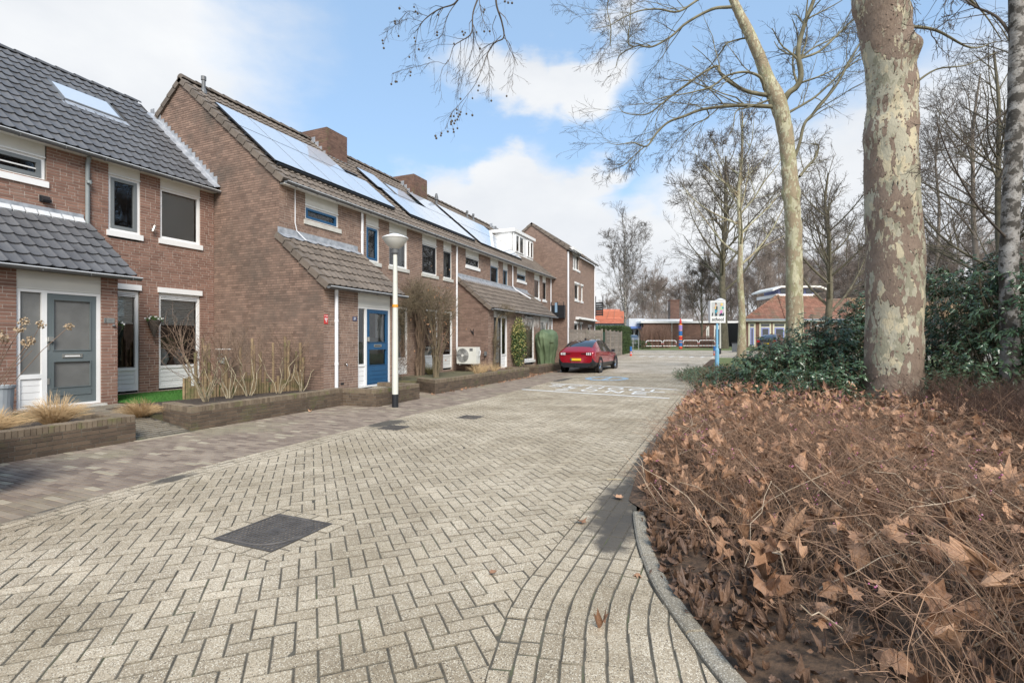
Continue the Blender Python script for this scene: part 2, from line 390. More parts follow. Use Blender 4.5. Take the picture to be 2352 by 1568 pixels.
paint_w = material('road_paint', (.70, .69, .66), (.84, .83, .80), .7, 30, bump=.2, col3=(.46, .43, .37), c3scale=14, c3lo=.60, c3hi=.75)
paint_b = material('road_paint_blue', (.30, .47, .62), (.42, .56, .66), .8, 14, col3=(.45, .42, .36), c3scale=8, c3lo=.50, c3hi=.66)
iron_m = material('cast_iron', (.065, .058, .052), (.12, .108, .098), .6, 9, bump=.3, spec=.5)
# ------------------------------------------------------------------ the lie of the land
_TY = [-50, 24, 37, 42, 57, 66, 85, 400]; _TZ = [0, 0, .33, .37, .65, .80, 1.0, 1.0]
def zt(y): return float(np.interp(y, _TY, _TZ))
_LY = [0, 2.17, 3.03, 4.34, 5.7, 7.36, 8.82, 11.4, 17.1, 20.6, 30, 37, 42]; _LX = [-5.5, -5.55, -5.67, -5.83, -5.86, -5.95, -5.98, -5.88, -6.1, -6.3, -6.6, -6.9, -7.2]
def xl(y): return float(np.interp(y, _LY, _LX))
_IY = [0, 1.4, 1.99, 2.58, 2.9, 3.8, 5.3, 7.9, 12.4, 24]; _IX = [-.2, -.78, -.99, -1.13, -1.165, -1.17, -1.165, -1.18, -1.22, -1.3]
def xi(y): return float(np.interp(y, _IY, _IX))
_KY = [.9, 1.45, 1.95, 2.4, 2.75, 3.16, 3.72, 4.19, 4.8, 6, 14, 24, 30, 36, 42]; _KX = [1.1, .62, .27, -.04, -.22, -.43, -.61, -.72, -.84, -.95, -.97, -1.05, -1.3, -1.1, -1.0]
def xk(y): return float(np.interp(y, _KY, _KX))
def strip(mb, ys, fl, fr, dz, m=0, nx=1):
    ys = list(ys)
    for a, b in zip(ys[:-1], ys[1:]):
        mb.quad((fl(a), a, zt(a) + dz), (fr(a), a, zt(a) + dz), (fr(b), b, zt(b) + dz), (fl(b), b, zt(b) + dz), m=m)
    return mb

g = MB()
ys = [-60, -20, 0, 12, 24, 28, 32, 37, 42, 50, 57, 66, 85, 130, 400]
strip(g, ys, lambda y: -300, lambda y: 300, -.05)
g.obj('ground', ground_m, kind='structure')
rd = MB()
strip(rd, np.arange(.2, 24.2, 1.0), lambda y: xl(y) - .02, lambda y: xk(y) + .02, -.0042, m=0)
strip(rd, list(np.arange(24.2, 42, 1.5)) + [42], lambda y: xl(y), lambda y: xk(y), 0, m=1)
road = rd.obj('road', [joint_m, paver_far], kind='structure')
sq = MB()
strip(sq, [42, 46, 50, 57], lambda y: -22, lambda y: 26 if y < 48 else 22, .02)
sq.obj('school_square', paver_far, kind='structure')
side = MB(); strip(side, [36, 39, 42], lambda y: xk(y) + .0, lambda y: 26, .01)
side.obj('side_road', paver_far, kind='structure')

def clip(poly, n, d):
    """keep the side n.p <= d"""
    out_ = []
    for i in range(len(poly)):
        a, b = poly[i], poly[(i + 1) % len(poly)]
        da, db = n[0] * a[0] + n[1] * a[1] - d, n[0] * b[0] + n[1] * b[1] - d
        if da <= 0: out_.append(a)
        if da * db < 0:
            t = da / (da - db); out_.append((a[0] + t * (b[0] - a[0]), a[1] + t * (b[1] - a[1])))
    return out_
def area(p): return .5 * sum(p[i][0] * p[(i + 1) % len(p)][1] - p[(i + 1) % len(p)][0] * p[i][1] for i in range(len(p)))
def unit_paver(Lh, Wh, bev=.0045, bz=.003, h=.03):
    v = [(sx * Lh, sy * Wh, -h) for sx, sy in ((-1, -1), (1, -1), (1, 1), (-1, 1))] + [(sx * Lh, sy * Wh, -bz) for sx, sy in ((-1, -1), (1, -1), (1, 1), (-1, 1))] + [(sx * (Lh - bev), sy * (Wh - bev), 0) for sx, sy in ((-1, -1), (1, -1), (1, 1), (-1, 1))]
    f = [(8, 9, 10, 11)] + [(i, (i + 1) % 4, (i + 1) % 4 + 4, i + 4) for i in range(4)] + [(i + 4, (i + 1) % 4 + 4, (i + 1) % 4 + 8, i + 8) for i in range(4)]
    return np.array(v), np.array(f)
def lay(parent, name, mat, items, Lh, Wh, cut, near=(0, 0), n_ind=290, z=0, zf=None, bev=.0045, kindname=None, jit=.0022):
    """items: (x, y, angle); full pieces. The n_ind nearest become objects, the rest one object; cut: clipped outlines"""
    uv, uf = unit_paver(Lh, Wh, bev)
    items = sorted(items, key=lambda p: (p[0] - near[0]) ** 2 + (p[1] - near[1]) ** 2)
    mats_ = [mat, paver_edge if bev >= .0045 and mat is not None else mat]
    me = MB().add(uv, uf[:1], 0.0).add(uv, uf[1:], 0.0, 1).mesh(name, mats_)
    def mat4(it):
        x, y, a = it[:3]
        zz = (zf(x, y) if zf else z) + random.gauss(0, jit * .5)
        return Matrix.Translation((x, y, zz)) @ Matrix.Rotation(a + random.gauss(0, .009), 4, 'Z') @ Matrix.Rotation(random.gauss(0, .014), 4, 'X') @ Matrix.Rotation(random.gauss(0, .008), 4, 'Y')
    for it in items[:n_ind]: inst(name, me, mat4(it), parent)
    rest = items[n_ind:]
    if rest or cut:
        mb = MB()
        if rest: arr_ = np.array([np.array(mat4(it))[:3] for it in rest]); rn_ = rng.random(len(rest)); mb.bulk(uv, uf[:1], arr_, rn_); mb.bulk(uv, uf[1:], arr_, rn_, 1)
        for p in cut:
            if len(p) < 3 or area(p) < 8e-4: continue
            zz = (zf(*p[0]) if zf else z) + random.gauss(0, jit * .5); c = np.mean(p, 0); r_ = random.random()
            pi = [tuple(c + (np.array(q) - c) * .94) for q in p]; k = len(p)
            V = [(x, y, zz) for x, y in pi] + [(x, y, zz - .003) for x, y in p] + [(x, y, zz - .03) for x, y in p]
            mb.add(V, [(i + k, (i + 1) % k + k, (i + 1) % k, i) for i in range(k)] + [(i + 2 * k, (i + 1) % k + 2 * k, (i + 1) % k + k, i + k) for i in range(k)], r_, 1)
            mb.add([V[0]] + V[1:k], [(0, j, j + 1) for j in range(1, k - 1)], r_)
        mb.obj(kindname or name + '_field', mats_, parent, kind='stuff')

# --- roadway: herringbone at 45 degrees, cut against the border courses
A_ = .105; GAP = .0024
BORD = .33
DR = [(-3.61, -3.00, 2.63, 3.24)]                # the inspection cover
full, cuts = [], []
def in_cover(x, y, g_=.105): return any(a - g_ < x < b + g_ and c - g_ < y < d + g_ for a, b, c, d in DR)
rot = math.radians(45); cr_, sr_ = math.cos(rot), math.sin(rot)
for i in range(-160, 260):
    for j in range(-60, 260):
        d = (i - j) % 4
        if d == 0: cx, cy, ln, vert = i + 1.0, j + .5, 0, 0
        elif d == 3: cx, cy, vert = i + .5, j + 1.0, 1
        else: continue
        X = (cx * cr_ - cy * sr_) * A_ - 3.4; Y = (cx * sr_ + cy * cr_) * A_ + 3.0
        if not (.9 < Y < 24.2 and -6.3 < X < .2): continue
        l_, r_ = xl(Y) + BORD, xi(Y)
        if X < l_ - .12 or X > r_ + .12: continue
        a = rot + (math.pi / 2 if vert else 0)
        ca, sa = math.cos(a), math.sin(a)
        P = [(X + u * ca - v * sa, Y + u * sa + v * ca) for u, v in ((-.1018, -.0493), (.1018, -.0493), (.1018, .0493), (-.1018, .0493))]
        mi, ma = min(p[0] for p in P), max(p[0] for p in P)
        cutme = False
        if mi < l_: P = clip(P, (-1, (xl(Y + .2) - xl(Y - .2)) / .4), -l_ - .002 + (xl(Y + .2) - xl(Y - .2)) / .4 * Y); cutme = True
        if ma > r_: P = clip(P, (1, -(xi(Y + .2) - xi(Y - .2)) / .4), r_ - .002 - (xi(Y + .2) - xi(Y - .2)) / .4 * Y); cutme = True
        a0, b0, c1, d1 = DR[0]; gg = .109
        if in_cover(X, Y, .26) and any(True for _ in [0]):
            la, lb, lc, ld = a0 - gg, b0 + gg, c1 - gg, d1 + gg
            if max(p[0] for p in P) > la and min(p[0] for p in P) < lb and max(p[1] for p in P) > lc and min(p[1] for p in P) < ld:
                Q = clip(clip(P, (-1, 0), -la), (1, 0), lb)
                for piece in (clip(P, (1, 0), la), clip(P, (-1, 0), -lb), clip(Q, (0, 1), lc) if len(Q) > 2 else [], clip(Q, (0, -1), -ld) if len(Q) > 2 else []):
                    if len(piece) >= 3: cuts.append(piece)
                continue
        if cutme:
            if len(P) >= 3: cuts.append(P)
        else: full.append((X, Y, a))
# course round the cover
a0, b0, c1, d1 = DR[0]
Lr = (b0 - a0 + .107) / 4
for k in range(4):
    u0, u1 = k * Lr + .004, (k + 1) * Lr - .004
    for R_ in ([(a0 - .107 + u0, c1 - .105), (a0 - .107 + u1, c1 - .105), (a0 - .107 + u1, c1 - .005), (a0 - .107 + u0, c1 - .005)],
               [(b0 + .107 - u1, d1 + .005), (b0 + .107 - u0, d1 + .005), (b0 + .107 - u0, d1 + .105), (b0 + .107 - u1, d1 + .105)],
               [(a0 - .105, d1 + .107 - u1), (a0 - .005, d1 + .107 - u1), (a0 - .005, d1 + .107 - u0), (a0 - .105, d1 + .107 - u0)],
               [(b0 + .005, c1 - .107 + u0), (b0 + .105, c1 - .107 + u0), (b0 + .105, c1 - .107 + u1), (b0 + .005, c1 - .107 + u1)]): cuts.append(R_)
lay(road, 'paver', paver_m, full, .1022, .0497, cuts, near=(-1.6, 2.0))
# --- border courses along the pavement
bl = MB(); items = []
for r_ in range(3):
    y = 1.0 + random.random() * .2
    while y < 24:
        items.append((xl(y) + .055 + r_ * .107, y, math.pi / 2 + math.atan(-(xl(y + .2) - xl(y - .2)) / .4))); y += .212
edge_l = bpy.data.objects.new('gutter_course', None); place(edge_l, Matrix.Identity(4)); tag(edge_l, kind='structure')
lay(edge_l, 'paver', paver_m, items, .1022, .0495, [], near=(-2, 2), n_ind=200)
# --- fanning courses between the roadway and the kerb
edge_r = bpy.data.objects.new('kerbside_course', None); place(edge_r, Matrix.Identity(4)); tag(edge_r, kind='structure')
items, cuts = [], []
for r_ in range(12):
    y = .8 + (r_ % 2) * .1 + random.random() * .05
    while y < 24:
        length = .2125 if random.random() > .18 else .108
        y_s = y; y = y + length / 2
        sl = (xi(y + .25) - xi(y - .25)) / .5; nn = math.hypot(1, sl)
        o_ = (r_ + .5) * .107
        sp = max(0, (3.6 - y)) * .015 * r_            # rows open out at the bend
        X, Y = xi(y) + o_ / nn, y - o_ * sl / nn
        Y2 = Y
        if X - .06 < xk(Y2):
            a = math.pi / 2 - math.atan(sl); ca, sa = math.cos(a), math.sin(a); hl = length / 2 - .0045
            P = [(X + u * ca - v * sa, Y2 + u * sa + v * ca) for u, v in ((-hl, -.0495), (hl, -.0495), (hl, .0495), (-hl, .0495))]
            if max(p[0] for p in P) > xk(Y2) or length < .2:
                ks = (xk(Y2 + .1) - xk(Y2 - .1)) / .2
                P = clip(P, (1, -ks), xk(Y2) - .004 - ks * Y2)
                if len(P) >= 3: cuts.append(P)
            else: items.append((X, Y2, a))
        y = y_s + length
lay(edge_r, 'paver', paver_m, items, .1022, .0495, cuts, near=(-.5, 2.2), n_ind=280)
# --- kerb stones
kerb = bpy.data.objects.new('kerb', None); place(kerb, Matrix.Identity(4)); tag(kerb, kind='structure')
def kerb_pt(s):                                     # walk along the line
    return s
kys = np.linspace(1.2, 4.6, 75)
pts = np.array([(xk(y), y) for y in kys]); 
# smooth the polyline
for _ in range(12): pts[1:-1] = .25 * pts[:-2] + .5 * pts[1:-1] + .25 * pts[2:]
d_ = np.concatenate([[0], np.cumsum(np.hypot(*np.diff(pts, axis=0).T))])
s0 = 0.0; stone = 0
while s0 < d_[-1] - .2:
    s1 = min(s0 + (.92 if s0 < 5 else 1.0), d_[-1]); mb = MB(); q = np.linspace(s0 + .006, s1 - .006, 5)
    xs, ys_ = np.interp(q, d_, pts[:, 0]), np.interp(q, d_, pts[:, 1])
    tx, ty = np.gradient(xs), np.gradient(ys_); ll = np.hypot(tx, ty); nx, ny = ty / ll, -tx / ll
    wd = .10; top = .028 + random.uniform(-.004, .004)
    prof = [(0, -.05), (0, top - .012), (.014, top), (wd - .012, top), (wd, top - .010), (wd, -.05)]
    V = [[(xs[i] + nx[i] * u, ys_[i] + ny[i] * u, z) for u, z in prof] for i in range(5)]
    idx = np.arange(30).reshape(5, 6)
    f = np.stack([idx[:-1, :-1], idx[1:, :-1], idx[1:, 1:], idx[:-1, 1:]], -1).reshape(-1, 4)[:, ::-1]
    mb.add(np.array(V).reshape(-1, 3), f)
    mb.add(V[0], [(0, 1, 2), (0, 2, 3), (0, 3, 4), (0, 4, 5)]); mb.add(V[-1], [(2, 1, 0), (3, 2, 0), (4, 3, 0), (5, 4, 0)])
    mb.obj('kerb_stone', kerb_m, kerb); s0 = s1

# --- pavement of purple clinkers, courses across the pavement
pv = MB(); strip(pv, np.arange(0, 24.1, 2), lambda y: -9.3, lambda y: xl(y), -.0055, m=0)
strip(pv, [24, 28, 32, 37, 42, 46], lambda y: -9.3, lambda y: xl(y), .0, m=1)
pavement_far = material('pavement_far', (.33, .27, .215), (.41, .35, .285), .9, 8, bump=.3, bscale=30)
pave = pv.obj('pavement', [joint_m, pavement_far], kind='structure')
items, cuts = [], []
light_items = []
row = 0; y = .6
while y < 24:
    off_ = (row % 2) * .1 + random.random() * .02; x = -8.7 + off_
    while x < xl(y) + .1:
        inside = (x < -8.42 and y < 4.7) or (x < -8.42 and 5.7 < y < 9.35) or (x < -7.55 and 9.45 < y < 11.1) or (x < -7.9 and 12.7 < y < 19.9)
        if not inside and x + .1 <= xl(y) - .005: (light_items if random.random() < .05 else items).append((x, y, 0))
        elif not inside and x - .1 < xl(y) - .01:
            P = [(x - .098, y - .0395), (xl(y) - .004, y - .0395), (xl(y) - .004, y + .0395), (x - .098, y + .0395)]
            if P[1][0] - P[0][0] > .02: cuts.append(P)
        x += .2025
    y += .0845; row += 1
lay(pave, 'clinker', clinker_m, items, .0965, .0382, cuts, near=(-4.4, 3.0), n_ind=290, bev=.004, jit=.0016)
clinker_y = material('clinker_buff', (.33, .28, .20), (.42, .36, .265), .85, 6, rndamt=.6)
lay(pave, 'buff_clinker', clinker_y, light_items, .0965, .0382, [], near=(-4.4, 3.0), n_ind=110, bev=.004, jit=.0016)

# --- cast iron cover and gullies
cv = thing('inspection_cover', 'square cast iron inspection cover with waffle grid set in the light roadway', 'manhole cover', (-3.305, 2.935, 0))
mb = MB(); s_ = .302
mb.box(-3.305 - s_, -3.305 + s_, 2.935 - s_, 2.935 + s_, -.03, -.004)
for e in ((-s_, -s_, s_, -s_ + .018), (-s_, s_ - .018, s_, s_), (-s_, -s_ + .018, -s_ + .018, s_ - .018), (s_ - .018, -s_ + .018, s_, s_ - .018)):
    mb.box(-3.305 + e[0], -3.305 + e[2], 2.935 + e[1], 2.935 + e[3], -.004, .004)
mb.obj('frame', iron_m, cv)
ribs = MB(); nb_ = 15
for k in range(1, nb_):
    t = -s_ + .018 + (2 * s_ - .036) * k / nb_
    ribs.box(-3.305 + t - .007, -3.305 + t + .007, 2.935 - s_ + .018, 2.935 + s_ - .018, -.004, .0025)
    ribs.box(-3.305 - s_ + .018, -3.305 + s_ - .018, 2.935 + t - .007, 2.935 + t + .007, -.004, .0022)
ribs.obj('waffle_ribs', iron_m, cv, kind='stuff')
sand = MB()                                           # sand washed into the cells
sand.box(-3.305 - s_ + .02, -3.305 + s_ - .02, 2.935 - s_ + .02, 2.935 + s_ - .02, -.0045, -.0028)
sand.obj('sand_fill', material('cover_sand', (.085, .078, .07), (.30, .25, .19), .95, 3.2, col3=(.06, .055, .052), c3scale=7, c3lo=.45, c3hi=.6), cv, kind='stuff')
rim = MB(); P = []
for k in range(25):
    a = -math.pi / 2 + math.pi * k / 24; P.append((-3.305 + .04 + .24 * math.cos(a) * 1.0, 2.935 + .27 * math.sin(a), .003))
P = [(-3.305 - .28, 2.935 - .27, .003)] + P + [(-3.305 - .28, 2.935 + .27, .003)]
rim.tubes(np.array(P), np.full(len(P), .008), 4); rim.obj('lid_rim', iron_m, cv)
pl = MB(); pl.box(-3.355, -3.235, 2.885, 2.985, .0, .0035); pl.obj('lid_plate', iron_m, cv)
pl = MB(); pl.boxes((-3.345, 2.915, .0035), (.09, .0, 0), (-.008, .008, 0), (0, 0, .003)); pl.boxes((-3.27, 2.90, .0035), (.012, 0, 0), (0, .07, 0), (0, 0, .003)); pl.obj('lid_emblem', iron_m, cv)
def gully(x, y, label):
    t = thing('storm_drain', label, 'drain', (x, y, 0), 0, 'road drains')
    m_ = MB()
    for e in ((-.2, -.2, .2, -.17), (-.2, .17, .2, .2), (-.2, -.17, -.17, .17), (.17, -.17, .2, .17)): m_.box(x + e[0], x + e[2], y + e[1], y + e[3], -.02, .008)
    m_.obj('frame', iron_m, t)
    p_ = MB(); p_.box(x - .17, x + .17, y - .17, y + .17, -.02, -.012); p_.obj('pit', black_m, t)
    for k in range(7):
        b_ = MB(); b_.box(x - .155 + k * .048, x - .133 + k * .048, y - .17, y + .17, -.012, .007); b_.obj('bar', iron_m, t)
a_ = at(905, 982, 8.79); gully(a_.x, a_.y, 'iron slotted road drain in the pale gutter courses below the lamp post')
a_ = at(1080, 958, 10.0); gully(a_.x, a_.y, 'small iron road drain further up the roadway past the lamp post')

# --- road markings: SCHOOL ZONE between two lines, blue ring
def ground_quad(mb, p, z=.0045):
    mb.quad(*[(x, y, zt(y) + z) for x, y in p])
mk = MB()
ground_quad(mk, [(-5.85, 17.05), (-1.45, 16.40), (-1.45, 16.56), (-5.85, 17.21)])
ground_quad(mk, [(-5.95, 14.55), (-1.45, 13.80), (-1.45, 13.96), (-5.95, 14.71)])
mk.obj('line_marking', paint_w, road)
def letters(txt, x0, x1, yb, slope, h, wdt, st=.06):
    """block letters painted flat, reading from the direction of the photographer"""
    n = len(txt); out_ = []
    for i, ch in enumerate(txt):
        cx = x0 + (x1 - x0) * i / max(1, n - 1)
        cy = yb + slope * (cx - x0)
        def seg(a, b):
            (u0, v0), (u1, v1) = a, b
            ax, ay, bx, by = cx + u0 * wdt, cy + v0 * h, cx + u1 * wdt, cy + v1 * h
            dx, dy = bx - ax, by - ay; l_ = math.hypot(dx, dy) or 1; tx, ty = dx / l_, dy / l_
            sw = st * .62; sh = st * 1.1
            cnt[0] += 1; zq = .0046 + .0004 * (cnt[0] % 3)
            # stroke broader along the street than across, as stretched road lettering
            ox, oy = -ty * sw, tx * sh
            m_.quad((ax + ox, ay + oy, zq), (ax - ox, ay - oy, zq), (bx - ox, by - oy, zq), (bx + ox, by + oy, zq))
        m_ = MB(); cnt = [0]
        arc = lambda c, r, a, b, k=8: [(c[0] + r[0] * math.cos(math.radians(a + (b - a) * q / k)), c[1] + r[1] * math.sin(math.radians(a + (b - a) * q / k))) for q in range(k + 1)]
        S_ = {'H': [[(-.5, 0), (-.5, 1)], [(.5, 0), (.5, 1)], [(-.5, .5), (.5, .5)]],
              'L': [[(-.5, 1), (-.5, 0), (.5, 0)]], 'Z': [[(-.5, 1), (.5, 1), (-.5, 0), (.5, 0)]],
              'N': [[(-.5, 0), (-.5, 1), (.5, 0), (.5, 1)]], 'E': [[(.5, 0), (-.5, 0), (-.5, 1), (.5, 1)], [(-.5, .5), (.35, .5)]],
              'O': [arc((0, .5), (.52, .5), 0, 360, 16)], 'C': [arc((0, .5), (.52, .5), 50, 310, 12)],
              'S': [arc((0, .75), (.5, .25), 20, 270, 8) + arc((0, .25), (.5, .25), 90, -160, 8)]}[ch]
        for pl_ in S_:
            for a, b in zip(pl_[:-1], pl_[1:]): seg(a, b)
        m_.obj('letter_marking', paint_w, road)
letters('SCHOOL', -5.35, -1.95, 15.95, -.145, .72, .40)
letters('ZONE', -4.75, -2.35, 14.95, -.15, .72, .40)
c_ = at(1325, 868, 20.5)
ring = MB()
for k in range(28):
    a, b = k / 28 * math.tau, (k + .85) / 28 * math.tau
    for r0, r1 in ((.62, .86),):
        ground_quad(ring, [(-4.55 + r0 * math.cos(a), 20.3 + 1.35 * r0 * math.sin(a)), (-4.55 + r1 * math.cos(a), 20.3 + 1.35 * r1 * math.sin(a)), (-4.55 + r1 * math.cos(b), 20.3 + 1.35 * r1 * math.sin(b)), (-4.55 + r0 * math.cos(b), 20.3 + 1.35 * r0 * math.sin(b))])
ground_quad(ring, [(-4.6, 19.5), (-4.45, 19.5), (-4.45, 21.1), (-4.6, 21.1)])
ring.obj('blue_ring_marking', paint_b, road, label='pale blue chalky ring painted on the roadway')
tee = MB()
for k in range(8):
    x = -6.3 + k * .72
    tee.quad((x, 38.6, zt(38.6) + .006), (x + .16, 38.6, zt(38.6) + .006), (x + .34, 40.4, zt(40.4) + .006), (x + .12, 40.4, zt(40.4) + .006))
ground_quad(tee, [(-6.8, 40.4), (-1.1, 40.4), (-1.1, 40.62), (-6.8, 40.62)], .006)
tee.obj('teeth_marking', paint_w, road)
# ------------------------------------------------------------------ brick walls
BC, BL = .0625, .2205      # course height, brick + joint
def wall_on(parent, name, O, u, n, segs, mat, mortar, near=(0, 0, 1.5), n_ind=290, proud=.006, z_snap=0.0, bl=BL, bc=BC, jt=.0125, bh=None, soldier=False, depth=.1):
    """segs: for a course centre height z, segs(z) -> list of (u0, u1) spans of brickwork. O origin (z = 0), u along, n outwards"""
    O, u, n = np.array(O, float), np.array(u, float), np.array(n, float); up = np.array((0, 0, 1.))
    mb = MB(); recs = []
    zlo, zhi = segs('range')
    c = 0; z = math.floor(zlo / bc) * bc
    while z < zhi:
        z0, z1 = max(z, zlo), min(z + bc, zhi)
        if z1 - z0 > .012:
            for a, b in segs((z0 + z1) / 2):
                if b - a < .02: continue
                # mortar strip
                p = O + u * a + up * z0
                p = p + u * .005; mb.boxes(p - n * depth, u * (b - a - .01), n * depth, up * (z1 - z0)) if np.cross(u, n)[2] > 0 else mb.boxes(p, u * (b - a - .01), -n * depth, up * (z1 - z0))
                # stretchers with wandering joints (wild bond)
                s = a + (jt / 2 if (c % 2) else -bl / 2 + jt / 2) - random.choice([0, 0, .11]) * 0
                k = a
                first = True
                while k < b - .015:
                    if first: l_ = random.choice([bl, bl / 2, bl * .75]); first = False
                    else: l_ = bl if random.random() < .80 else bl / 2
                    e = min(k + l_, b)
                    if b - e < .04: e = b
                    recs.append((k + (jt / 2 if k > a else 0), e - (jt / 2 if e < b else 0), z0 + jt / 2, z1 - jt / 2 if not bh else z0 + bh)); k = e
        z += bc; c += 1
    w_ = mb.obj(name, mortar, parent)
    recs = np.array([r for r in recs if r[1] - r[0] > .01 and r[3] - r[2] > .01])
    if len(recs) == 0: return w_
    cen = O + u * (recs[:, :1] + recs[:, 1:2]) / 2 + up * ((recs[:, 2:3] + recs[:, 3:4]) / 2)
    dist = np.linalg.norm(cen - np.array(near), axis=1)
    isfull = (np.abs(recs[:, 1] - recs[:, 0] - (bl - jt)) < 1e-4) & (np.abs(recs[:, 3] - recs[:, 2] - (bc - jt)) < 1e-4)
    order = np.argsort(np.where(isfull, dist, 1e9))[:n_ind]; order = [i for i in order if isfull[i]]
    L_, H_ = bl - jt, bc - jt
    if order:
        un = MB().boxes((-L_ / 2, -.02, -H_ / 2), (L_, 0, 0), (0, .02 + proud, 0), (0, 0, H_)) if True else None
        me = un.mesh('brick', mat)
        # local x -> u, local y -> n, z up
        base = np.eye(4); base[:3, 0] = u if np.cross(u, n)[2] > 0 else -u; base[:3, 1] = n; base[:3, 2] = up
        for i in order:
            M = base.copy(); M[:3, 3] = cen[i] + n * random.gauss(0, .0009); inst('brick', me, Matrix(M.tolist()), w_)
    rest = np.ones(len(recs), bool); rest[order] = False; r = recs[rest]
    if len(r):
        jj = rng.normal(0, .0009, (len(r), 1))
        o_ = O + u * r[:, :1] + up * r[:, 2:3] - n * .02 + n * jj
        A = u * (r[:, 1:2] - r[:, :1]); B = np.broadcast_to(n * (.02 + proud), A.shape); C = up * (r[:, 3:4] - r[:, 2:3])
        mb = MB()
        if np.cross(u, n)[2] > 0: mb.boxes(o_, A, B, C)
        else: mb.boxes(o_ + A, -A, B, C)
        mb.obj('brick_courses', mat, w_, kind='stuff')
    return w_
def spans(zlo, zhi, outline, holes):
    """outline(z) -> (u0,u1) or None; holes (u0,u1,z0,z1)"""
    def f(z):
        if isinstance(z, str): return zlo, zhi
        o_ = outline(z)
        if o_ is None: return []
        sp = [o_]
        for a, b, c, d in holes:
            if c <= z <= d:
                new = []
                for p, q in sp:
                    if b <= p or a >= q: new.append((p, q)); continue
                    if a > p: new.append((p, a))
                    if b < q: new.append((b, q))
                sp = new
        return sp
    return f

# ------------------------------------------------------------------ roof tiles
TP = [(0, .027), (.03, .013), (.085, .002), (.16, .001), (.235, .011), (.28, .029), (.30, .027)]
def tile_unit(wd=.30, ln=.40, th=.022, lift=.034):
    k = len(TP); s_ = wd / .30
    v = []
    for x, z in TP: v.append((x * s_, 0, z + lift))
    for x, z in TP: v.append((x * s_, ln, z))
    for x, z in TP: v.append((x * s_, 0.004, z + lift - th))
    f = [(i, i + 1, i + 1 + k, i + k) for i in range(k - 1)] + [(i + 2 * k, i + 1 + 2 * k, i + 1, i) for i in range(k - 1)]
    v += [(0, ln, -.02), (wd, ln, -.02), (0, .004, .0), (wd, .004, .0)]
    a = 3 * k
    f += [(0, k, a, a + 2), (k - 1, a + 3, a + 1, 2 * k - 1)]
    return np.array(v), np.array(f)
TU = tile_unit()
def tiles(parent, eave, ridge, y0, y1, mat, near, n_ind=290, skip=None, wd=.20, pitch=.335, name='tile', clipy=None):
    """lay pantiles on the slope from eave (x, z) up to ridge (x, z) between y0 and y1; slope faces +x"""
    ex, ez = eave; rx, rz = ridge; ln = math.hypot(rx - ex, rz - ez); s = np.array(((rx - ex) / ln, 0, (rz - ez) / ln))
    uy = np.array((0, 1., 0)); nrm = np.cross(uy, s)
    if nrm[2] < 0: nrm = -nrm
    rows = int(ln / pitch + .2); cols = int(round((y1 - y0) / wd)); W_ = (y1 - y0) / cols
    items = []
    for r_ in range(rows):
        for c_ in range(cols):
            y = y0 + c_ * W_; up = r_ * pitch
            p = np.array((ex, 0, ez)) + s * up; yc = y + W_ / 2; pc = p + s * pitch / 2
            if skip and skip(yc, pc[0]): continue
            M = np.zeros((3, 4)); M[:, 0] = -uy * (W_ / wd) if s[0] > 0 else uy * (W_ / wd); M[:, 1] = s; M[:, 2] = nrm
            M[:, 3] = p + uy * (y if s[0] <= 0 else y + W_) + nrm * random.gauss(0, .0015)
            items.append((np.linalg.norm(pc + uy * yc - np.array(near)), M))
    items.sort(key=lambda t: t[0])
    # local basis (y along eave, s, n): handedness
    uv, uf = TU; uv = uv.copy(); uv[:, 0] *= wd / .30
    test = np.linalg.det(items[0][1][:, :3]) < 0
    if test:
        for d_, M in items: M[:, 0] *= -1; M[:, 3] += uy * W_
    me = MB().add(uv, uf, 0.0).mesh('tile', mat, False)
    for d_, M in items[:n_ind]:
        inst(name, me, Matrix([list(r) for r in M] + [[0, 0, 0, 1]]), parent)
    if len(items) > n_ind:
        MB().bulk(uv, uf, np.array([M for _, M in items[n_ind:]])).obj('tile_courses', mat, parent, kind='stuff')
def slab(parent, name, a, b, y0, y1, th, mat):
    """sloping slab between (x,z) a and b, thickness th below"""
    mb = MB()
    (ax, az), (bx, bz) = a, b; ln = math.hypot(bx - ax, bz - az); n_ = (-(bz - az) / ln * -1, 0)
    nx, nz_ = (bz - az) / ln, -(bx - ax) / ln
    if nz_ < 0: nx, nz_ = -nx, -nz_
    c_, d_ = (ax - nx * th, az - nz_ * th), (bx - nx * th, bz - nz_ * th)
    pts_ = [(ax, az), (bx, bz), d_, c_]
    V = [(x, y0, z) for x, z in pts_] + [(x, y1, z) for x, z in pts_]
    mb.add(V, [(0, 1, 2, 3), (7, 6, 5, 4), (0, 4, 5, 1), (1, 5, 6, 2), (2, 6, 7, 3), (3, 7, 4, 0)])
    return mb.obj(name, mat, parent)
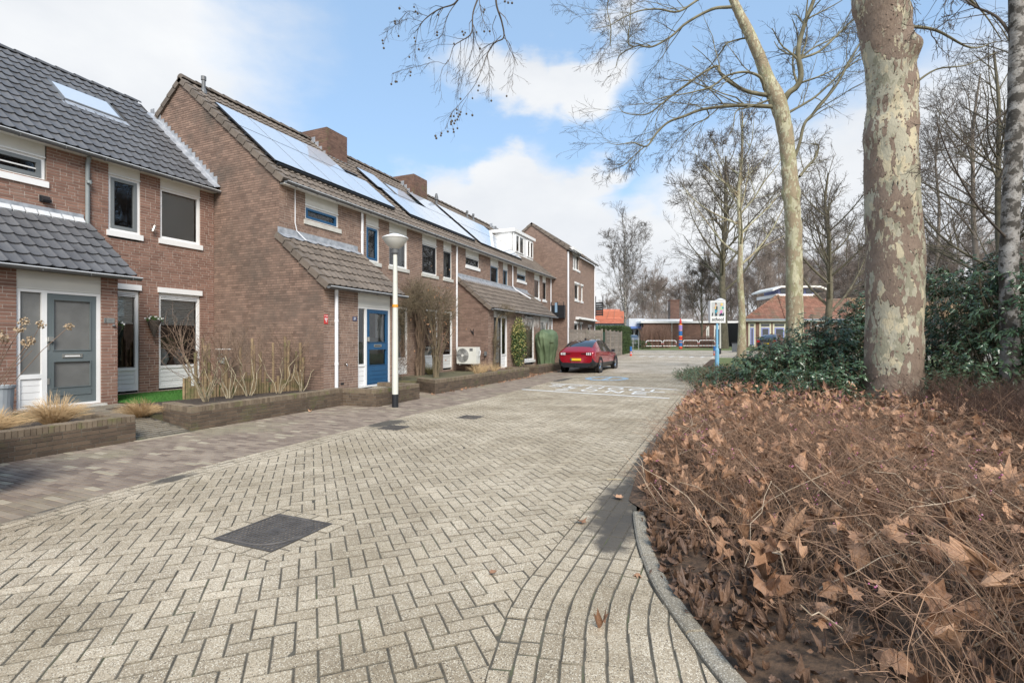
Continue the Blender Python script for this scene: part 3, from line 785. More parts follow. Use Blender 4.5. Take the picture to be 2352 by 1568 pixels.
def gutter(parent, x, z, y0, y1, name='gutter', r=.062, lip=True):
    mb = MB(); k = 7; P = []
    for i in range(k):
        a = math.pi + math.pi * i / (k - 1); P.append((x + r * math.cos(a), z + r * .95 * math.sin(a)))
    for (p, q) in zip(P[:-1], P[1:]): mb.quad((p[0], y0, p[1]), (p[0], y1, p[1]), (q[0], y1, q[1]), (q[0], y0, q[1]))
    for y in (y0, y1):
        mb.add([(p[0], y, p[1]) for p in P], [(0, i, i + 1) for i in range(1, k - 1)])
    g_ = mb.obj(name, gutter_m, parent, smooth=False)
    if lip:
        l_ = MB().tubes([[(x + r, y0, z), (x + r, (y0 + y1) / 2, z + .001), (x + r, y1, z)]], [[.011] * 3], 6); l_.obj('gutter_lip', gutter_lip, g_)
    yy = y0 + .35
    while yy < y1:
        b_ = MB(); b_.tubes([[(x - r, yy, z - .01), (x - r * .7, yy, z - r * .8), (x, yy, z - r * 1.02), (x + r * .8, yy, z - r * .75), (x + r, yy, z)]], [[.008] * 5], 4)
        b_.obj('gutter_bracket', gutter_m, g_); yy += .72
    return g_
def downpipe(parent, pts_, mat, r=.038, collars=()):
    P = np.array(pts_, float); mb = MB().tubes(P[None], np.full((1, len(P)), r), 10)
    o = mb.obj('downpipe', mat, parent, smooth=True)
    for z in collars:
        c_ = MB().lathe([(r, z - .03), (r + .007, z - .03), (r + .007, z + .03), (r, z + .03)], (P[0][0], P[0][1], 0), 12); c_.obj('pipe_collar', mat, o)
    return o

# ------------------------------------------------------------------ windows and doors on a wall that faces +x
def rect_frame(mb, X0, X1, y0, y1, z0, z1, w_, wb=None, wt=None):
    wb = w_ if wb is None else wb; wt = w_ if wt is None else wt
    mb.box(X0, X1, y0, y0 + w_, z0, z1); mb.box(X0, X1, y1 - w_, y1, z0, z1)
    mb.box(X0, X1, y0 + w_, y1 - w_, z0, z0 + wb); mb.box(X0, X1, y0 + w_, y1 - w_, z1 - wt, z1)
def window(parent, X, y0, y1, z0, z1, frame=white_m, cas=None, fw=.06, cw=.055, head=None, sill='white', inner=None, rec=.035, skirting=None, label=None, split=None):
    """X wall face; frame outer bounds y0..y1, z0..z1; head: z up to which a cream panel runs; inner: None/blind/pleated/curtain"""
    mb = MB(); rect_frame(mb, X - .10, X - rec, y0, y1, z0, z1, fw); o = mb.obj('window', frame, parent, label=label)
    gy0, gy1, gz0, gz1 = y0 + fw, y1 - fw, z0 + fw, z1 - fw
    if skirting:                                     # boarded lower panel
        zz = skirting; t = MB(); t.box(X - .10, X - rec, gy0, gy1, zz - .035, zz + .035); t.obj('transom', frame, o)
        nb = max(2, int(round((zz - .035 - gz0) / .105))); hh = (zz - .035 - gz0) / nb
        for k in range(nb):
            b_ = MB(); b_.box(X - .09, X - rec - .022, gy0, gy1, gz0 + k * hh + .004, gz0 + (k + 1) * hh - .004); b_.obj('board', frame, o)
        p_ = MB(); p_.box(X - .095, X - .088, gy0, gy1, gz0, zz - .035); p_.obj('board_back', sill_m, o)
        gz0 = zz + .035
    if split:
        t = MB(); t.box(X - .10, X - rec, split - .03, split + .03, gz0, gz1); t.obj('mullion', frame, o)
    if cas is not None:
        mb = MB(); rect_frame(mb, X - .09, X - rec - .008 + .02, gy0 + .003, gy1 - .003, gz0 + .003, gz1 - .003, cw); mb.obj('casement', cas, o)
        gy0 += cw; gy1 -= cw; gz0 += cw; gz1 -= cw
    mb = MB(); mb.quad((X - .07, gy0, gz0), (X - .07, gy1, gz0), (X - .07, gy1, gz1), (X - .07, gy0, gz1)); mb.obj('pane', glass, o)
    mb = MB()                                         # the room behind
    a, b, c, d = y0, y1, z0, z1; xb = X - .75
    mb.quad((xb, a - .3, c - .2), (xb, b + .3, c - .2), (xb, b + .3, d + .1), (xb, a - .3, d + .1))
    mb.quad((xb, a - .3, c - .2), (X - .12, a - .3, c - .2), (X - .12, b + .3, c - .2), (xb, b + .3, c - .2)); mb.quad((xb, a - .3, d + .1), (xb, b + .3, d + .1), (X - .12, b + .3, d + .1), (X - .12, a - .3, d + .1))
    mb.quad((xb, a - .3, c - .2), (xb, a - .3, d + .1), (X - .12, a - .3, d + .1), (X - .12, a - .3, c - .2)); mb.quad((xb, b + .3, c - .2), (X - .12, b + .3, c - .2), (X - .12, b + .3, d + .1), (xb, b + .3, d + .1))
    mb.obj('room_behind', dark_in, o)
    if inner == 'venetian':
        mb = MB(); z = gz1 - .01
        while z > gz0 + .02: mb.boxes((X - .16, gy0, z), (.008, 0, -.0235), (0, gy1 - gy0, 0), (0.002, 0, .001)); z -= .0255
        mb.obj('venetian_blind', blind_v, o, kind='stuff')
    elif inner and inner[0] == 'pleated':
        zb = inner[1]; mb = MB(); z = gz1
        k = 0
        while z > zb + .01:
            xa, xc = (X - .12, X - .145) if k % 2 == 0 else (X - .145, X - .12)
            mb.quad((xc, gy0, z - .022), (xc, gy1, z - .022), (xa, gy1, z), (xa, gy0, z)); z -= .022; k += 1
        mb.box(X - .15, X - .115, gy0, gy1, zb - .012, zb + .012); mb.obj('pleated_blind', blind_m, o, kind='stuff')
    elif inner == 'curtain':
        for s_, e_ in ((gy0, gy0 + (gy1 - gy0) * .22), (gy1 - (gy1 - gy0) * .28, gy1)):
            mb = MB(); k = 14
            ys = np.linspace(s_, e_, k); xs = X - .2 + .025 * np.sin(np.arange(k) * 1.9)
            for i in range(k - 1): mb.quad((xs[i], ys[i], gz0), (xs[i + 1], ys[i + 1], gz0), (xs[i + 1], ys[i + 1], gz1), (xs[i], ys[i], gz1))
            mb.obj('curtain', curtain_m, o)
    if head:
        mb = MB(); mb.box(X - .08, X - rec + .012, y0, y1, z1 + .003, head); h_ = mb.obj('head_panel', cream_m, o)
        mb = MB(); mb.box(X - .06, X + .006, y0 - .003, y1 + .003, z1 - .012, z1 + .012); mb.obj('drip_strip', frame, o)
    if sill == 'white': mb = MB(); mb.box(X - .05, X + .045, y0 - .04, y1 + .04, z0 - .125, z0 - .002); mb.obj('sill', white_m, o)
    elif sill == 'concrete': mb = MB(); mb.box(X - .05, X + .04, y0 - .05, y1 + .08, z0 - .12, z0 - .002); mb.obj('sill', sill_m, o)
    return o
def door(parent, X, y0, y1, z0, z1, mat, panes, boards=None, hinge_right=True, frost=True, slot_z=None, label=None, glassm=None):
    d = MB(); st = .10; zs = [z0] + [v for p in panes for v in p] + [z1]
    xa, xb = X - .10, X - .045
    d.box(xa, xb, y0, y0 + st, z0, z1); d.box(xa, xb, y1 - st, y1, z0, z1)
    rails = list(zip(zs[0::2], zs[1::2]))
    for a, b in rails: d.box(xa, xb, y0 + st, y1 - st, a, b)
    o = d.obj('door', mat, parent, label=label)
    for a, b in panes:
        p = MB(); p.quad((X - .075, y0 + st, a), (X - .075, y1 - st, a), (X - .075, y1 - st, b), (X - .075, y0 + st, b)); p.obj('pane', glassm or frost_m, o)
        f = MB(); rect_frame(f, xb, xb + .012, y0 + st - .012, y1 - st + .012, a - .012, b + .012, .016); f.obj('glazing_bead', mat, o)
    if boards:
        a, b, n_ = boards
        for k in range(n_):
            h = (b - a) / n_; p = MB(); p.box(xb, xb + .012, y0 + .07, y1 - .07, a + k * h + .005, a + (k + 1) * h - .005); p.obj('board', mat, o)
    if slot_z:
        yc = (y0 + y1) / 2; p = MB(); rect_frame(p, xb, xb + .014, yc - .155, yc + .155, slot_z - .035, slot_z + .035, .02); p.obj('letter_slot', steel, o)
        p = MB(); p.box(xb, xb + .006, yc - .12, yc + .12, slot_z - .014, slot_z + .014); p.obj('slot_flap', white_m if mat is grey_door else black_m, o)
    return o

# ------------------------------------------------------------------ house with the grey door (left edge of the view)
X19, XP = -12.67, -11.24
P19 = math.tan(R(41.3))
h19 = thing('terraced_house', 'brick house with anthracite pantiles and grey front door under a lean-to roof', 'house', (X19, 5.0, .28))
hl = [(4.0, 5.66, 4.72, 5.45), (6.76, 7.43, 3.84, 5.45), (7.87, 8.89, 3.87, 5.45), (7.84, 8.88, .30, 2.80), (6.2, 7.41, .30, 2.80)]
wall_on(h19, 'wall', (X19, 0, 0), (0, 1, 0), (1, 0, 0), spans(.1, 5.45, lambda z: (2.0, 9.262), hl), brick19_m, mortar_l, near=(X19, 7.5, 3.2), n_ind=290)
inn = MB(); inn.box(X19 - 6.5, X19 - .8, 2.02, 9.26, 0, 5.4); inn.obj('inner_walls', dark_in, h19)
window(h19, X19, 4.2, 5.64, 4.72, 5.20, cas=grey_cas, head=5.47, cw=.075)
t_ = MB(); t_.box(X19 - .055, X19 - .03, 4.4, 5.50, 4.93, 4.955); t_.obj('glazing_bar', white_m, h19.children[2] if False else h19)
window(h19, X19, 6.76, 7.43, 3.98, 5.24, cas=grey_cas, head=5.47, cw=.07)
window(h19, X19, 7.87, 8.89, 4.0, 5.24, head=5.47, inner='venetian', fw=.065)
o_ = window(h19, X19, 7.84, 8.88, .36, 2.68, inner=('pleated', 1.92), skirting=.88, sill=None, fw=.065)
o2 = window(h19, X19, 6.32, 7.40, .36, 2.66, inner=('pleated', 1.92), skirting=.86, sill=None, fw=.065)
for oo, y0, y1 in ((o_, 7.84, 8.88), (o2, 6.35, 7.40)):
    l_ = MB(); l_.box(X19 - .03, X19 + .05, y0 - .03, y1 + .03, 2.685, 2.81); l_.obj('head_board', white_m, oo)
    for k in range(3):
        v = MB(); v.box(X19 - .045, X19 - .02, y0 + .07, y1 - .07, 2.53 + k * .032, 2.55 + k * .032); v.obj('vent_slat', gutter_lip, oo)
for zz, hh in ((5.40, None),): pass
g_ = MB(); g_.box(X19 - .1, X19 + .16, 2.0, 9.26, 5.45, 5.475); g_.obj('soffit', cream_m, h19)
roof19 = slab(h19, 'roof', (-12.47, 5.52), (-15.75, 5.52 + 3.28 * P19), 2.0, 9.26, .06, roof_deck)
sk = lambda y, x: (6.62 < y < 7.98 and -14.98 < x < -14.27)
tiles(roof19, (-12.42, 5.505), (-15.75, 5.52 + 3.31 * P19), 2.06, 9.06, tile_an, (-12.5, 7, 6), 290, sk, clipy=None)
rp = MB()
for k in range(18):
    y = 2.0 + k * .40; rz = 5.52 + 3.28 * P19
    a = np.linspace(-.15, math.pi + .15, 7); ring1 = [(-15.76 + .12 * math.cos(t), y, rz + .02 + .085 * math.sin(t)) for t in a]; ring2 = [(-15.76 + .105 * math.cos(t), y + .41, rz + .012 + .07 * math.sin(t)) for t in a]
    r1 = MB(); r1.add(ring1 + ring2, [(i, i + 1, i + 8, i + 7) for i in range(6)]); r1.obj('ridge_tile', tile_an, roof19)
b19 = slab(h19, 'rear_roof', (-15.75, 5.52 + 3.28 * P19), (-19.0, 5.5), 2.0, 9.26, .08, tile_an)
gutter(h19, -12.42, 5.475, 1.9, 9.24)
# lead steps where the roof meets the next gable
fl = MB(); sl_ = np.array((-1, 0, P19)) / math.hypot(1, P19)
fl.quad((-12.40, 9.06, 5.535), (-12.40, 9.255, 5.60), (-15.2, 9.255, 5.60 + 2.8 * P19), (-15.2, 9.06, 5.535 + 2.8 * P19))
fo = fl.obj('valley_flashing', zinc, h19)
for k in range(19):
    x0 = -12.52 - k * .146; z0 = 5.60 + (k * .146 + .12) * P19
    s_ = MB(); s_.box(x0 - .15, x0, 9.238, 9.256, z0 - .13, z0 + .17 + random.uniform(-.02, .02)); s_.obj('flashing_step', zinc, fo)
# roof window
rw = MB()
def onroof(x0, z0, pitch_, x, y, h): 
    n_ = np.array((math.sin(pitch_), 0, math.cos(pitch_))); return np.array((x, y, z0 + (x0 - x) * math.tan(pitch_))) + n_ * h
def roof_panel(parent, name, mat, x0, z0, pitch_, xa, xb, y0, y1, h0, h1):
    """box lying on the slope, xa lower edge x, xb upper edge x"""
    V = [onroof(x0, z0, pitch_, x, y, h) for h in (h0, h1) for x, y in ((xa, y0), (xa, y1), (xb, y1), (xb, y0))]
    return MB().add(V, [(0, 3, 2, 1), (4, 5, 6, 7), (0, 1, 5, 4), (1, 2, 6, 5), (2, 3, 7, 6), (3, 0, 4, 7)]).obj(name, mat, parent)
pr = R(41.3)
rwf = roof_panel(roof19, 'roof_window', gutter_m, -12.47, 5.52, pr, -14.26, -14.92, 6.64, 7.95, -.02, .075)
roof_panel(rwf, 'window_pane', solar_glare_m, -12.47, 5.52, pr, -14.30, -14.88, 6.72, 7.87, .072, .082)
roof_panel(rwf, 'apron', zinc, -12.47, 5.52, pr, -14.10, -14.26, 6.60, 8.0, .045, .055)
# porch of the grey door
porch19_h = [(4.60, 5.88, .30, 2.74)]
wall_on(h19, 'porch_wall', (XP, 0, 0), (0, 1, 0), (1, 0, 0), spans(.1, 2.78, lambda z: (2.6, 6.16), porch19_h), brick19_m, mortar_l, near=(XP, 5.5, 1.5), n_ind=290)
wall_on(h19, 'porch_side_wall', (0, 6.16, 0), (1, 0, 0), (0, 1, 0), spans(.1, 3.9, lambda z: (X19, min(XP, XP - max(0, (z - 2.78)) / .74)), []), brick19_m, mortar_l, n_ind=20)
fr = MB(); rect_frame(fr, XP - .10, XP - .03, 4.60, 5.88, .30, 2.42, .065, .05, .05); fr.box(XP - .10, XP - .03, 4.96, 5.04, .35, 2.37)
fr.box(XP - .10, XP - .03, 4.665, 4.96, .84, .92); do = fr.obj('door_frame', white_m, h19)
p_ = MB(); p_.quad((XP - .07, 4.665, .92), (XP - .07, 4.96, .92), (XP - .07, 4.96, 2.37), (XP - .07, 4.665, 2.37)); p_.obj('side_pane', frost_m, do)
for k in range(4): b_ = MB(); b_.box(XP - .09, XP - .055, 4.665, 4.96, .36 + k * .12, .475 + k * .12); b_.obj('board', white_m, do)
hp = MB(); hp.box(XP - .09, XP - .022, 4.60, 5.88, 2.423, 2.74); hp.obj('head_panel', cream_m, h19)
dr = door(h19, XP, 5.04, 5.815, .35, 2.37, grey_door, [(.66, 1.13), (1.34, 2.26)], None, slot_z=1.235)
b_ = MB(); b_.box(XP - .045, XP - .033, 5.13, 5.725, .50, .60); b_.obj('rail_board', grey_door, dr)
b_ = MB(); b_.box(XP - .045, XP + .012, 5.045, 5.125, 1.50, 1.58); b_.obj('knob', steel, dr)
for z in (1.40, .78): b_ = MB(); b_.box(XP - .045, XP - .035, 5.045, 5.078, z - .055, z + .055); b_.obj('lock_plate', steel, dr)
st_ = MB(); st_.box(XP - .12, XP + .10, 4.55, 5.93, .22, .30); st_.obj('doorstep', sill_m, h19)
np_ = MB(); np_.box(XP + .006, XP + .018, 5.915, 5.955, 1.865, 1.965); np_.box(XP + .006, XP + .018, 5.962, 6.10, 1.865, 1.965); npo = np_.obj('name_plate', steel, h19)
def text_obj(name, body, size, M, mat, parent, align='CENTER', ext=.002, off=0.0):
    c_ = bpy.data.curves.new(name, 'FONT'); c_.body = body; c_.size = size; c_.align_x = align; c_.align_y = 'CENTER'; c_.extrude = ext; c_.resolution_u = 2
    c_.materials.append(mat); c_.offset = off; o = bpy.data.objects.new(name, c_); COL.objects.link(o); bpy.context.view_layer.update()
    me = bpy.data.meshes.new_from_object(o.evaluated_get(bpy.context.evaluated_depsgraph_get())); bpy.data.objects.remove(o); o = bpy.data.objects.new(name, me); place(o, M, parent); return o
TXM = lambda x, y, z: Matrix(((0, 0, 1, x), (1, 0, 0, y), (0, 1, 0, z), (0, 0, 0, 1)))     # lettering on a wall facing +x
text_obj('lettering', '1', .045, TXM(XP + .02, 5.935, 1.938), black_m, npo); text_obj('lettering', '9', .045, TXM(XP + .02, 5.935, 1.893), black_m, npo)
for k, wd_ in enumerate((.085, .05)): t_ = MB(); t_.box(XP + .018, XP + .0195, 6.03 - wd_ / 2, 6.03 + wd_ / 2, 1.925 - k * .02, 1.930 - k * .02); t_.obj('name_line', gutter_m, npo)
k_ = MB(); k_.lathe([(.0, -.03), (.025, -.02), (.03, 0), (.02, .02), (0, .025)], (XP + .03, 6.08, 1.82), 8); k_.obj('door_bell', gutter_m, h19)
proof = slab(h19, 'porch_roof', (-11.02, 2.80), (-12.66, 4.02), 2.4, 6.30, .05, roof_deck)
tiles(proof, (-10.98, 2.80), (-12.67, 4.06), 2.42, 6.36, tile_an, (-11.2, 5.5, 3), 290, None)
for k in range(19):
    f_ = MB(); y = 2.5 + k * .2; f_.boxes((-12.56, y, 3.99), (-.09, 0, .10), (0, .17, 0), (.02, 0, .03)); f_.obj('flashing_scallop', gutter_lip, proof)
ap = MB(); ap.box(X19 + .002, X19 + .03, 2.4, 6.28, 4.06, 4.20); ap.obj('apron_flashing', zinc, proof)
gutter(h19, -10.93, 2.775, 2.3, 6.42)
downpipe(h19, [(X19 + .12, 6.34, 5.44), (X19 + .06, 6.34, 5.30), (X19 + .055, 6.34, 4.6), (X19 + .055, 6.34, 4.0)], greypipe, .042, (4.9,))
lm = thing('flood_lamp', 'small black floodlight on the brick wall under the narrow grey window', 'lamp', (X19, 5.62, 4.35))
m_ = MB(); m_.prism([(X19 + .006, 4.30), (X19 + .11, 4.30), (X19 + .13, 4.33), (X19 + .03, 4.41), (X19 + .006, 4.41)], 5.55, 5.69, 'y'); m_.obj('housing', black_m, lm)
m_ = MB(); m_.box(X19 + .006, X19 + .02, 5.535, 5.705, 4.295, 4.425); m_.obj('wall_plate', black_m, lm)
lm = thing('spot_lamp', 'small steel spot lamp on the wall between two upstairs windows of the grey door house', 'lamp', (X19, 7.65, 4.17))
m_ = MB(); m_.tubes([[(X19 + .02, 7.65, 4.18), (X19 + .09, 7.66, 4.16)]], [[.02, .02]], 8, cap=True); m_.obj('bracket', steel, lm)
m_ = MB(); m_.tubes([[(X19 + .10, 7.64, 4.11), (X19 + .10, 7.69, 4.25)]], [[.03, .034]], 10, cap=True); m_.obj('lamp_tube', steel, lm)

# ------------------------------------------------------------------ the row of four houses with brown tiles
XF, XQ = -10.3, -8.87
TP21 = .848; PR = math.atan(TP21); RX, RZ = -14.0, 8.80        # ridge
EX, EZ = -10.12, 8.80 - (14.0 - 10.12) * TP21
def house(y0, y1, label, holes, loc_y, brick=brick_red if False else brick_m, near=None, n_ind=250, ytop=5.42, low_from=.1):
    t = thing('terraced_house', label, 'house', (XF, loc_y, .3), group=None)
    wall_on(t, 'wall', (XF, 0, 0), (0, 1, 0), (1, 0, 0), spans(low_from, ytop, lambda z: (y0, y1), holes), brick, mortar_l, near=near or (XF, y0, 3), n_ind=n_ind)
    return t
Y = [9.27, 15.15, 20.83, 26.5, 30.2]
h21 = house(Y[0] + .0, Y[1], 'brick house with blue front door and a tall gable wall facing the camera', [(10.10, 11.35, 4.72, 5.42), (12.54, 13.18, 3.99, 5.42), (13.69, 14.72, 3.92, 5.42), (13.55, 14.75, .35, 2.78)], 12, near=(XF, 11, 4.5), n_ind=290)
h23 = house(Y[1], Y[2], 'brick house with dark framed upstairs windows behind the climbing shrubs', [(15.64, 16.66, 3.92, 5.42), (17.13, 17.79, 3.92, 5.42), (18.95, 20.22, 4.72, 5.42), (15.62, 16.72, .35, 2.78), (17.10, 17.85, .35, 2.78)], 17, near=(XF, 15, 4), n_ind=200)
h25 = house(Y[2], Y[3], 'brick house with slate blue upstairs windows above the long porch roof', [(21.37, 22.31, 3.92, 5.42), (22.81, 23.43, 3.92, 5.42), (24.6, 25.89, 4.72, 5.42)], 23, n_ind=150)
h27 = house(Y[3], Y[4], 'brick house with a white dormer on its roof at the end of the row', [(27.19, 28.12, 3.92, 5.42), (28.58, 29.25, 3.86, 5.42)], 28, n_ind=100)
# windows
kw = dict(head=5.45, sill='concrete')
window(h21, XF, 10.10, 11.35, 4.72, 5.12, cas=blue_door, cw=.06, **kw)
window(h21, XF, 12.54, 13.18, 4.0, 5.12, cas=blue_door, cw=.065, **kw)
window(h21, XF, 13.69, 14.72, 4.0, 5.12, inner='curtain', **kw)
window(h21, XF, 13.55, 14.75, .38, 2.68, inner=('pleated', 2.3), skirting=.92, sill=None)
window(h23, XF, 15.64, 16.66, 4.0, 5.12, cas=black_m, **kw)
window(h23, XF, 17.13, 17.79, 4.0, 5.12, cas=black_m, inner='curtain', **kw)
window(h23, XF, 18.95, 20.22, 4.75, 5.15, cas=black_m, cw=.045, head=5.45, sill='white')
window(h23, XF, 15.62, 16.72, .45, 2.70, inner='curtain', skirting=.95, sill=None)
window(h23, XF, 17.10, 17.85, .45, 2.70, skirting=.95, sill=None)
window(h25, XF, 21.37, 22.31, 4.0, 5.12, cas=slate_m, cw=.045, head=5.45, sill='white')
window(h25, XF, 22.81, 23.43, 4.0, 5.12, cas=slate_m, cw=.045, inner='curtain', head=5.45, sill='white')
window(h25, XF, 24.6, 25.89, 4.75, 5.15, cas=slate_m, cw=.045, head=5.45, sill='white')
window(h27, XF, 27.19, 28.12, 4.0, 5.12, inner='venetian', head=5.45, sill='white')
window(h27, XF, 28.58, 29.25, 4.0, 5.12, cas=black_m, cw=.04, head=5.45, sill='white')
# gable of house 21 toward the camera (faces -y), including the side of its porch
def gable(z):
    if z < 2.84: return (-16.9, XQ)
    if z < 4.18: return (-16.9, XQ - (z - 2.84) / .94)
    xr = XF if z < EZ - .1 + .18 * 0 + .12 else RX + (RZ - .10 - z) / TP21
    xr = min(XF, RX + (RZ - .06 - z) / TP21); xlft = max(-17.7, RX - (RZ - .06 - z) / TP21)
    return (xlft, xr) if xr > xlft + .05 else None
gb = wall_on(h21, 'gable_wall', (0, Y[0], 0), (1, 0, 0), (0, -1, 0), spans(.1, RZ - .08, gable, []), brick_gable, mortar_d, near=(-9.8, 9.2, 3.2), n_ind=290, jt=.0125)
# body, to keep daylight out of the row
bd = MB(); bd.prism([(-17.6, 0), (XF - .82, 0), (XF - .82, 5.35), (-14.0, 8.55), (-17.6, 5.4)], Y[0] + .11, 30.1, 'y'); bd.obj('inner_walls', dark_in, h21)
# roofs, one slope per house
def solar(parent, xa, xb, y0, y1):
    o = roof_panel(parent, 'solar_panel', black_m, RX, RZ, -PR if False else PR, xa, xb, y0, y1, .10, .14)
    roof_panel(o, 'panel_glass', solar_glare_m, RX, RZ, PR, xa - .012, xb + .012, y0 + .012, y1 - .012, .1395, .1445)
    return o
# onroof for this roof: z = RZ + (RX - x)*tan -> same form
def covered(list_):
    def f(y, x): return any(a + .25 < y < b - .25 and xb + .2 < x < xa - .2 for xa, xb, a, b in list_)
    return f
ROOFS = []
for i, (hh, mat_) in enumerate(((h21, tile_br), (h23, tile_br), (h25, tile_br), (h27, tile_br))):
    ya, yb = Y[i] - (.04 if i == 0 else 0), Y[i + 1]
    r_ = slab(hh, 'roof', (EX, EZ), (RX, RZ), ya, yb, .07, roof_deck); ROOFS.append(r_)
    cov = {0: [(-10.8, -13.0, 9.5, 14.0), ], 1: [(-10.8, -12.0, 15.4, 20.4)], 2: [(-10.8, -12.9, 21.1, 26.0)], 3: [(-11.1, -13.6, 26.4, 29.5)]}[i]
    tiles(r_, (EX + .04, EZ - .03), (RX, RZ), ya + (.0 if i else .17), yb, mat_, (-10.5, ya + 1, 6), [290, 150, 60, 60][i], covered(cov))
    slab(hh, 'rear_roof', (RX, RZ), (-17.8, RZ - 3.8 * TP21), ya, yb, .08, tile_br)
    n_r = int((yb - ya) / .42)
    for k in range(n_r):
        y = ya + k * (yb - ya) / n_r; a = np.linspace(-.2, math.pi + .2, 7); l_ = (yb - ya) / n_r + .01
        r1 = MB(); r1.add([(RX + .125 * math.cos(t), y, RZ + .03 + .10 * math.sin(t)) for t in a] + [(RX + .11 * math.cos(t), y + l_, RZ + .02 + .085 * math.sin(t)) for t in a], [(j, j + 1, j + 8, j + 7) for j in range(6)])
        if k == 0 and i == 0: r1.add([(RX, y, RZ)] + [(RX + .125 * math.cos(t), y, RZ + .03 + .10 * math.sin(t)) for t in a], [(0, j + 1, j) for j in range(1, 7)])
        r1.obj('ridge_tile', tile_br, r_)
# verge tiles on the gable
def verge(parent, x0, z0, x1, z1, y, n_, wd=.17, hgt=.15, mat=tile_br):
    for k in range(n_):
        a, b = k / n_, (k + 1.06) / n_
        ax, az, bx, bz = x0 + (x1 - x0) * a, z0 + (z1 - z0) * a, x0 + (x1 - x0) * b, z0 + (z1 - z0) * b
        ln = math.hypot(bx - ax, bz - az); nx, nz_ = -(bz - az) / ln, (bx - ax) / ln
        if nz_ < 0: nx, nz_ = -nx, -nz_
        m_ = MB(); l0, l1 = .055, .028
        V = []
        for (px_, pz_, lf) in ((ax, az, l0), (bx, bz, l1)):
            for yy, h in ((y - .02, -hgt + lf), (y - .02, lf), (y + wd, lf + .006), (y + wd, lf - .03)): V.append((px_ + nx * h, yy, pz_ + nz_ * h))
        m_.add(V, [(0, 1, 5, 4), (1, 2, 6, 5), (2, 3, 7, 6), (0, 4, 7, 3), (0, 3, 2, 1), (4, 5, 6, 7)]); m_.obj('verge_tile', mat, parent)
verge(ROOFS[0], EX, EZ, RX, RZ, Y[0] - .05, 15)
verge(ROOFS[0], -17.8, RZ - 3.8 * TP21, RX, RZ, Y[0] - .05, 15)
g_ = MB(); g_.box(XF, XF + .16, Y[0] + .02, Y[4], 5.42, 5.45); g_.obj('soffit', cream_m, h21)
for i, hh in enumerate((h21, h23, h25, h27)): gutter(hh, EX + .10, EZ - .06, Y[i] - (.06 if i == 0 else 0), Y[i + 1] + (.04 if i == 3 else 0))
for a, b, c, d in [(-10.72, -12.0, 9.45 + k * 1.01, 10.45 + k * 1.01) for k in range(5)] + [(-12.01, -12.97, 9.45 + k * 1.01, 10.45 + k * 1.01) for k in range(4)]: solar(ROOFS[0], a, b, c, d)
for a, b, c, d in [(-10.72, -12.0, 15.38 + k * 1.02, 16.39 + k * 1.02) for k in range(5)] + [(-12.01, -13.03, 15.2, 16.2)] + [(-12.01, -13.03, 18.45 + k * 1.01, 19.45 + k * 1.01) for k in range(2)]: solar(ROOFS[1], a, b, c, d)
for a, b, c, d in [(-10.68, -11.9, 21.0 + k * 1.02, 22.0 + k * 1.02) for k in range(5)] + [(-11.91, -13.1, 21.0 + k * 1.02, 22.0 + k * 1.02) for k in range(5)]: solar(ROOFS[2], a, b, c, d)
for i, (ya, yb) in enumerate(((9.5, 14.4), (15.4, 20.4), (21.1, 26.0))):       # rails, and a black strip painting the shaded gap under the panels
    for xr in (-10.95, -11.7, -12.3):
        roof_panel(ROOFS[i], 'panel_rail', black_m, RX, RZ, PR, xr, xr - .05, ya - .1, yb + .05, .05, .10)
    roof_panel(ROOFS[i], 'gap_shade_strip', black_m, RX, RZ, PR, -10.66, -10.70, ya, yb, .045, .11)
rwf = roof_panel(ROOFS[1], 'roof_window', gutter_m, RX, RZ, PR, -12.06, -12.78, 16.5, 17.9, .0, .12); roof_panel(rwf, 'window_pane', solar_glare_m, RX, RZ, PR, -12.12, -12.72, 16.58, 17.82, .118, .127)
# chimneys
def chimney(parent, x0, x1, y0, y1, zb, ztop, near_):
    c_ = bpy.data.objects.new('chimney', None); place(c_, Matrix.Translation((x0, y0, zb)), parent)
    top = ztop - .1
    segs_ = lambda s0, s1: spans(zb, ztop, lambda z: (s0, s1), [])
    wall_on(c_, 'chimney_front', (x1, 0, 0), (0, 1, 0), (1, 0, 0), segs_(y0, y1), brick_dk, mortar_d, near=near_, n_ind=60)
    wall_on(c_, 'chimney_side', (0, y0, 0), (1, 0, 0), (0, -1, 0), segs_(x0, x1), brick_dk, mortar_d, near=near_, n_ind=60)
    m_ = MB(); m_.box(x0 + .02, x1 - .02, y0 + .02, y1, zb, ztop - .02); m_.obj('chimney_core', mortar_d, c_)
    m_ = MB(); m_.lathe([(.16, ztop - .05), (.16, ztop + .06), (.12, ztop + .08), (0, ztop + .08)], ((x0 + x1) / 2, (y0 + y1) / 2 - .1, 0), 12); m_.obj('flue_cap', zinc, c_)
    for k in range(4):
        f_ = MB(); z0 = zb + .12 + k * .19; f_.box(x1 - .05 - k * .16 - .2, x1 - .05 - k * .16, y0 - .02, y0 - .008, max(z0 - .1, 0), z0 + .17); f_.obj('flashing_step', zinc, c_)
    f_ = MB(); f_.box(x1 + .008, x1 + .03, y0 - .05, y1 + .1, zb - .02, zb + .14); f_.obj('apron_flashing', zinc, c_)
brick_dk = material('brick_chimney', (.115, .066, .05), (.23, .135, .10), .95, 6, rndamt=.6, col3=(.14, .13, .06), c3scale=3)
chimney(ROOFS[0], -14.5, -13.2, 13.95, 14.99, 8.02, 9.16, (-13.2, 14, 9))
chimney(ROOFS[1], -14.5, -13.2, 19.37, 20.46, 8.02, 9.14, (-13.2, 19, 9))
chimney(ROOFS[3], -14.2, -13.2, 28.8, 30.0, 8.1, 8.52, (-13.2, 29, 9))
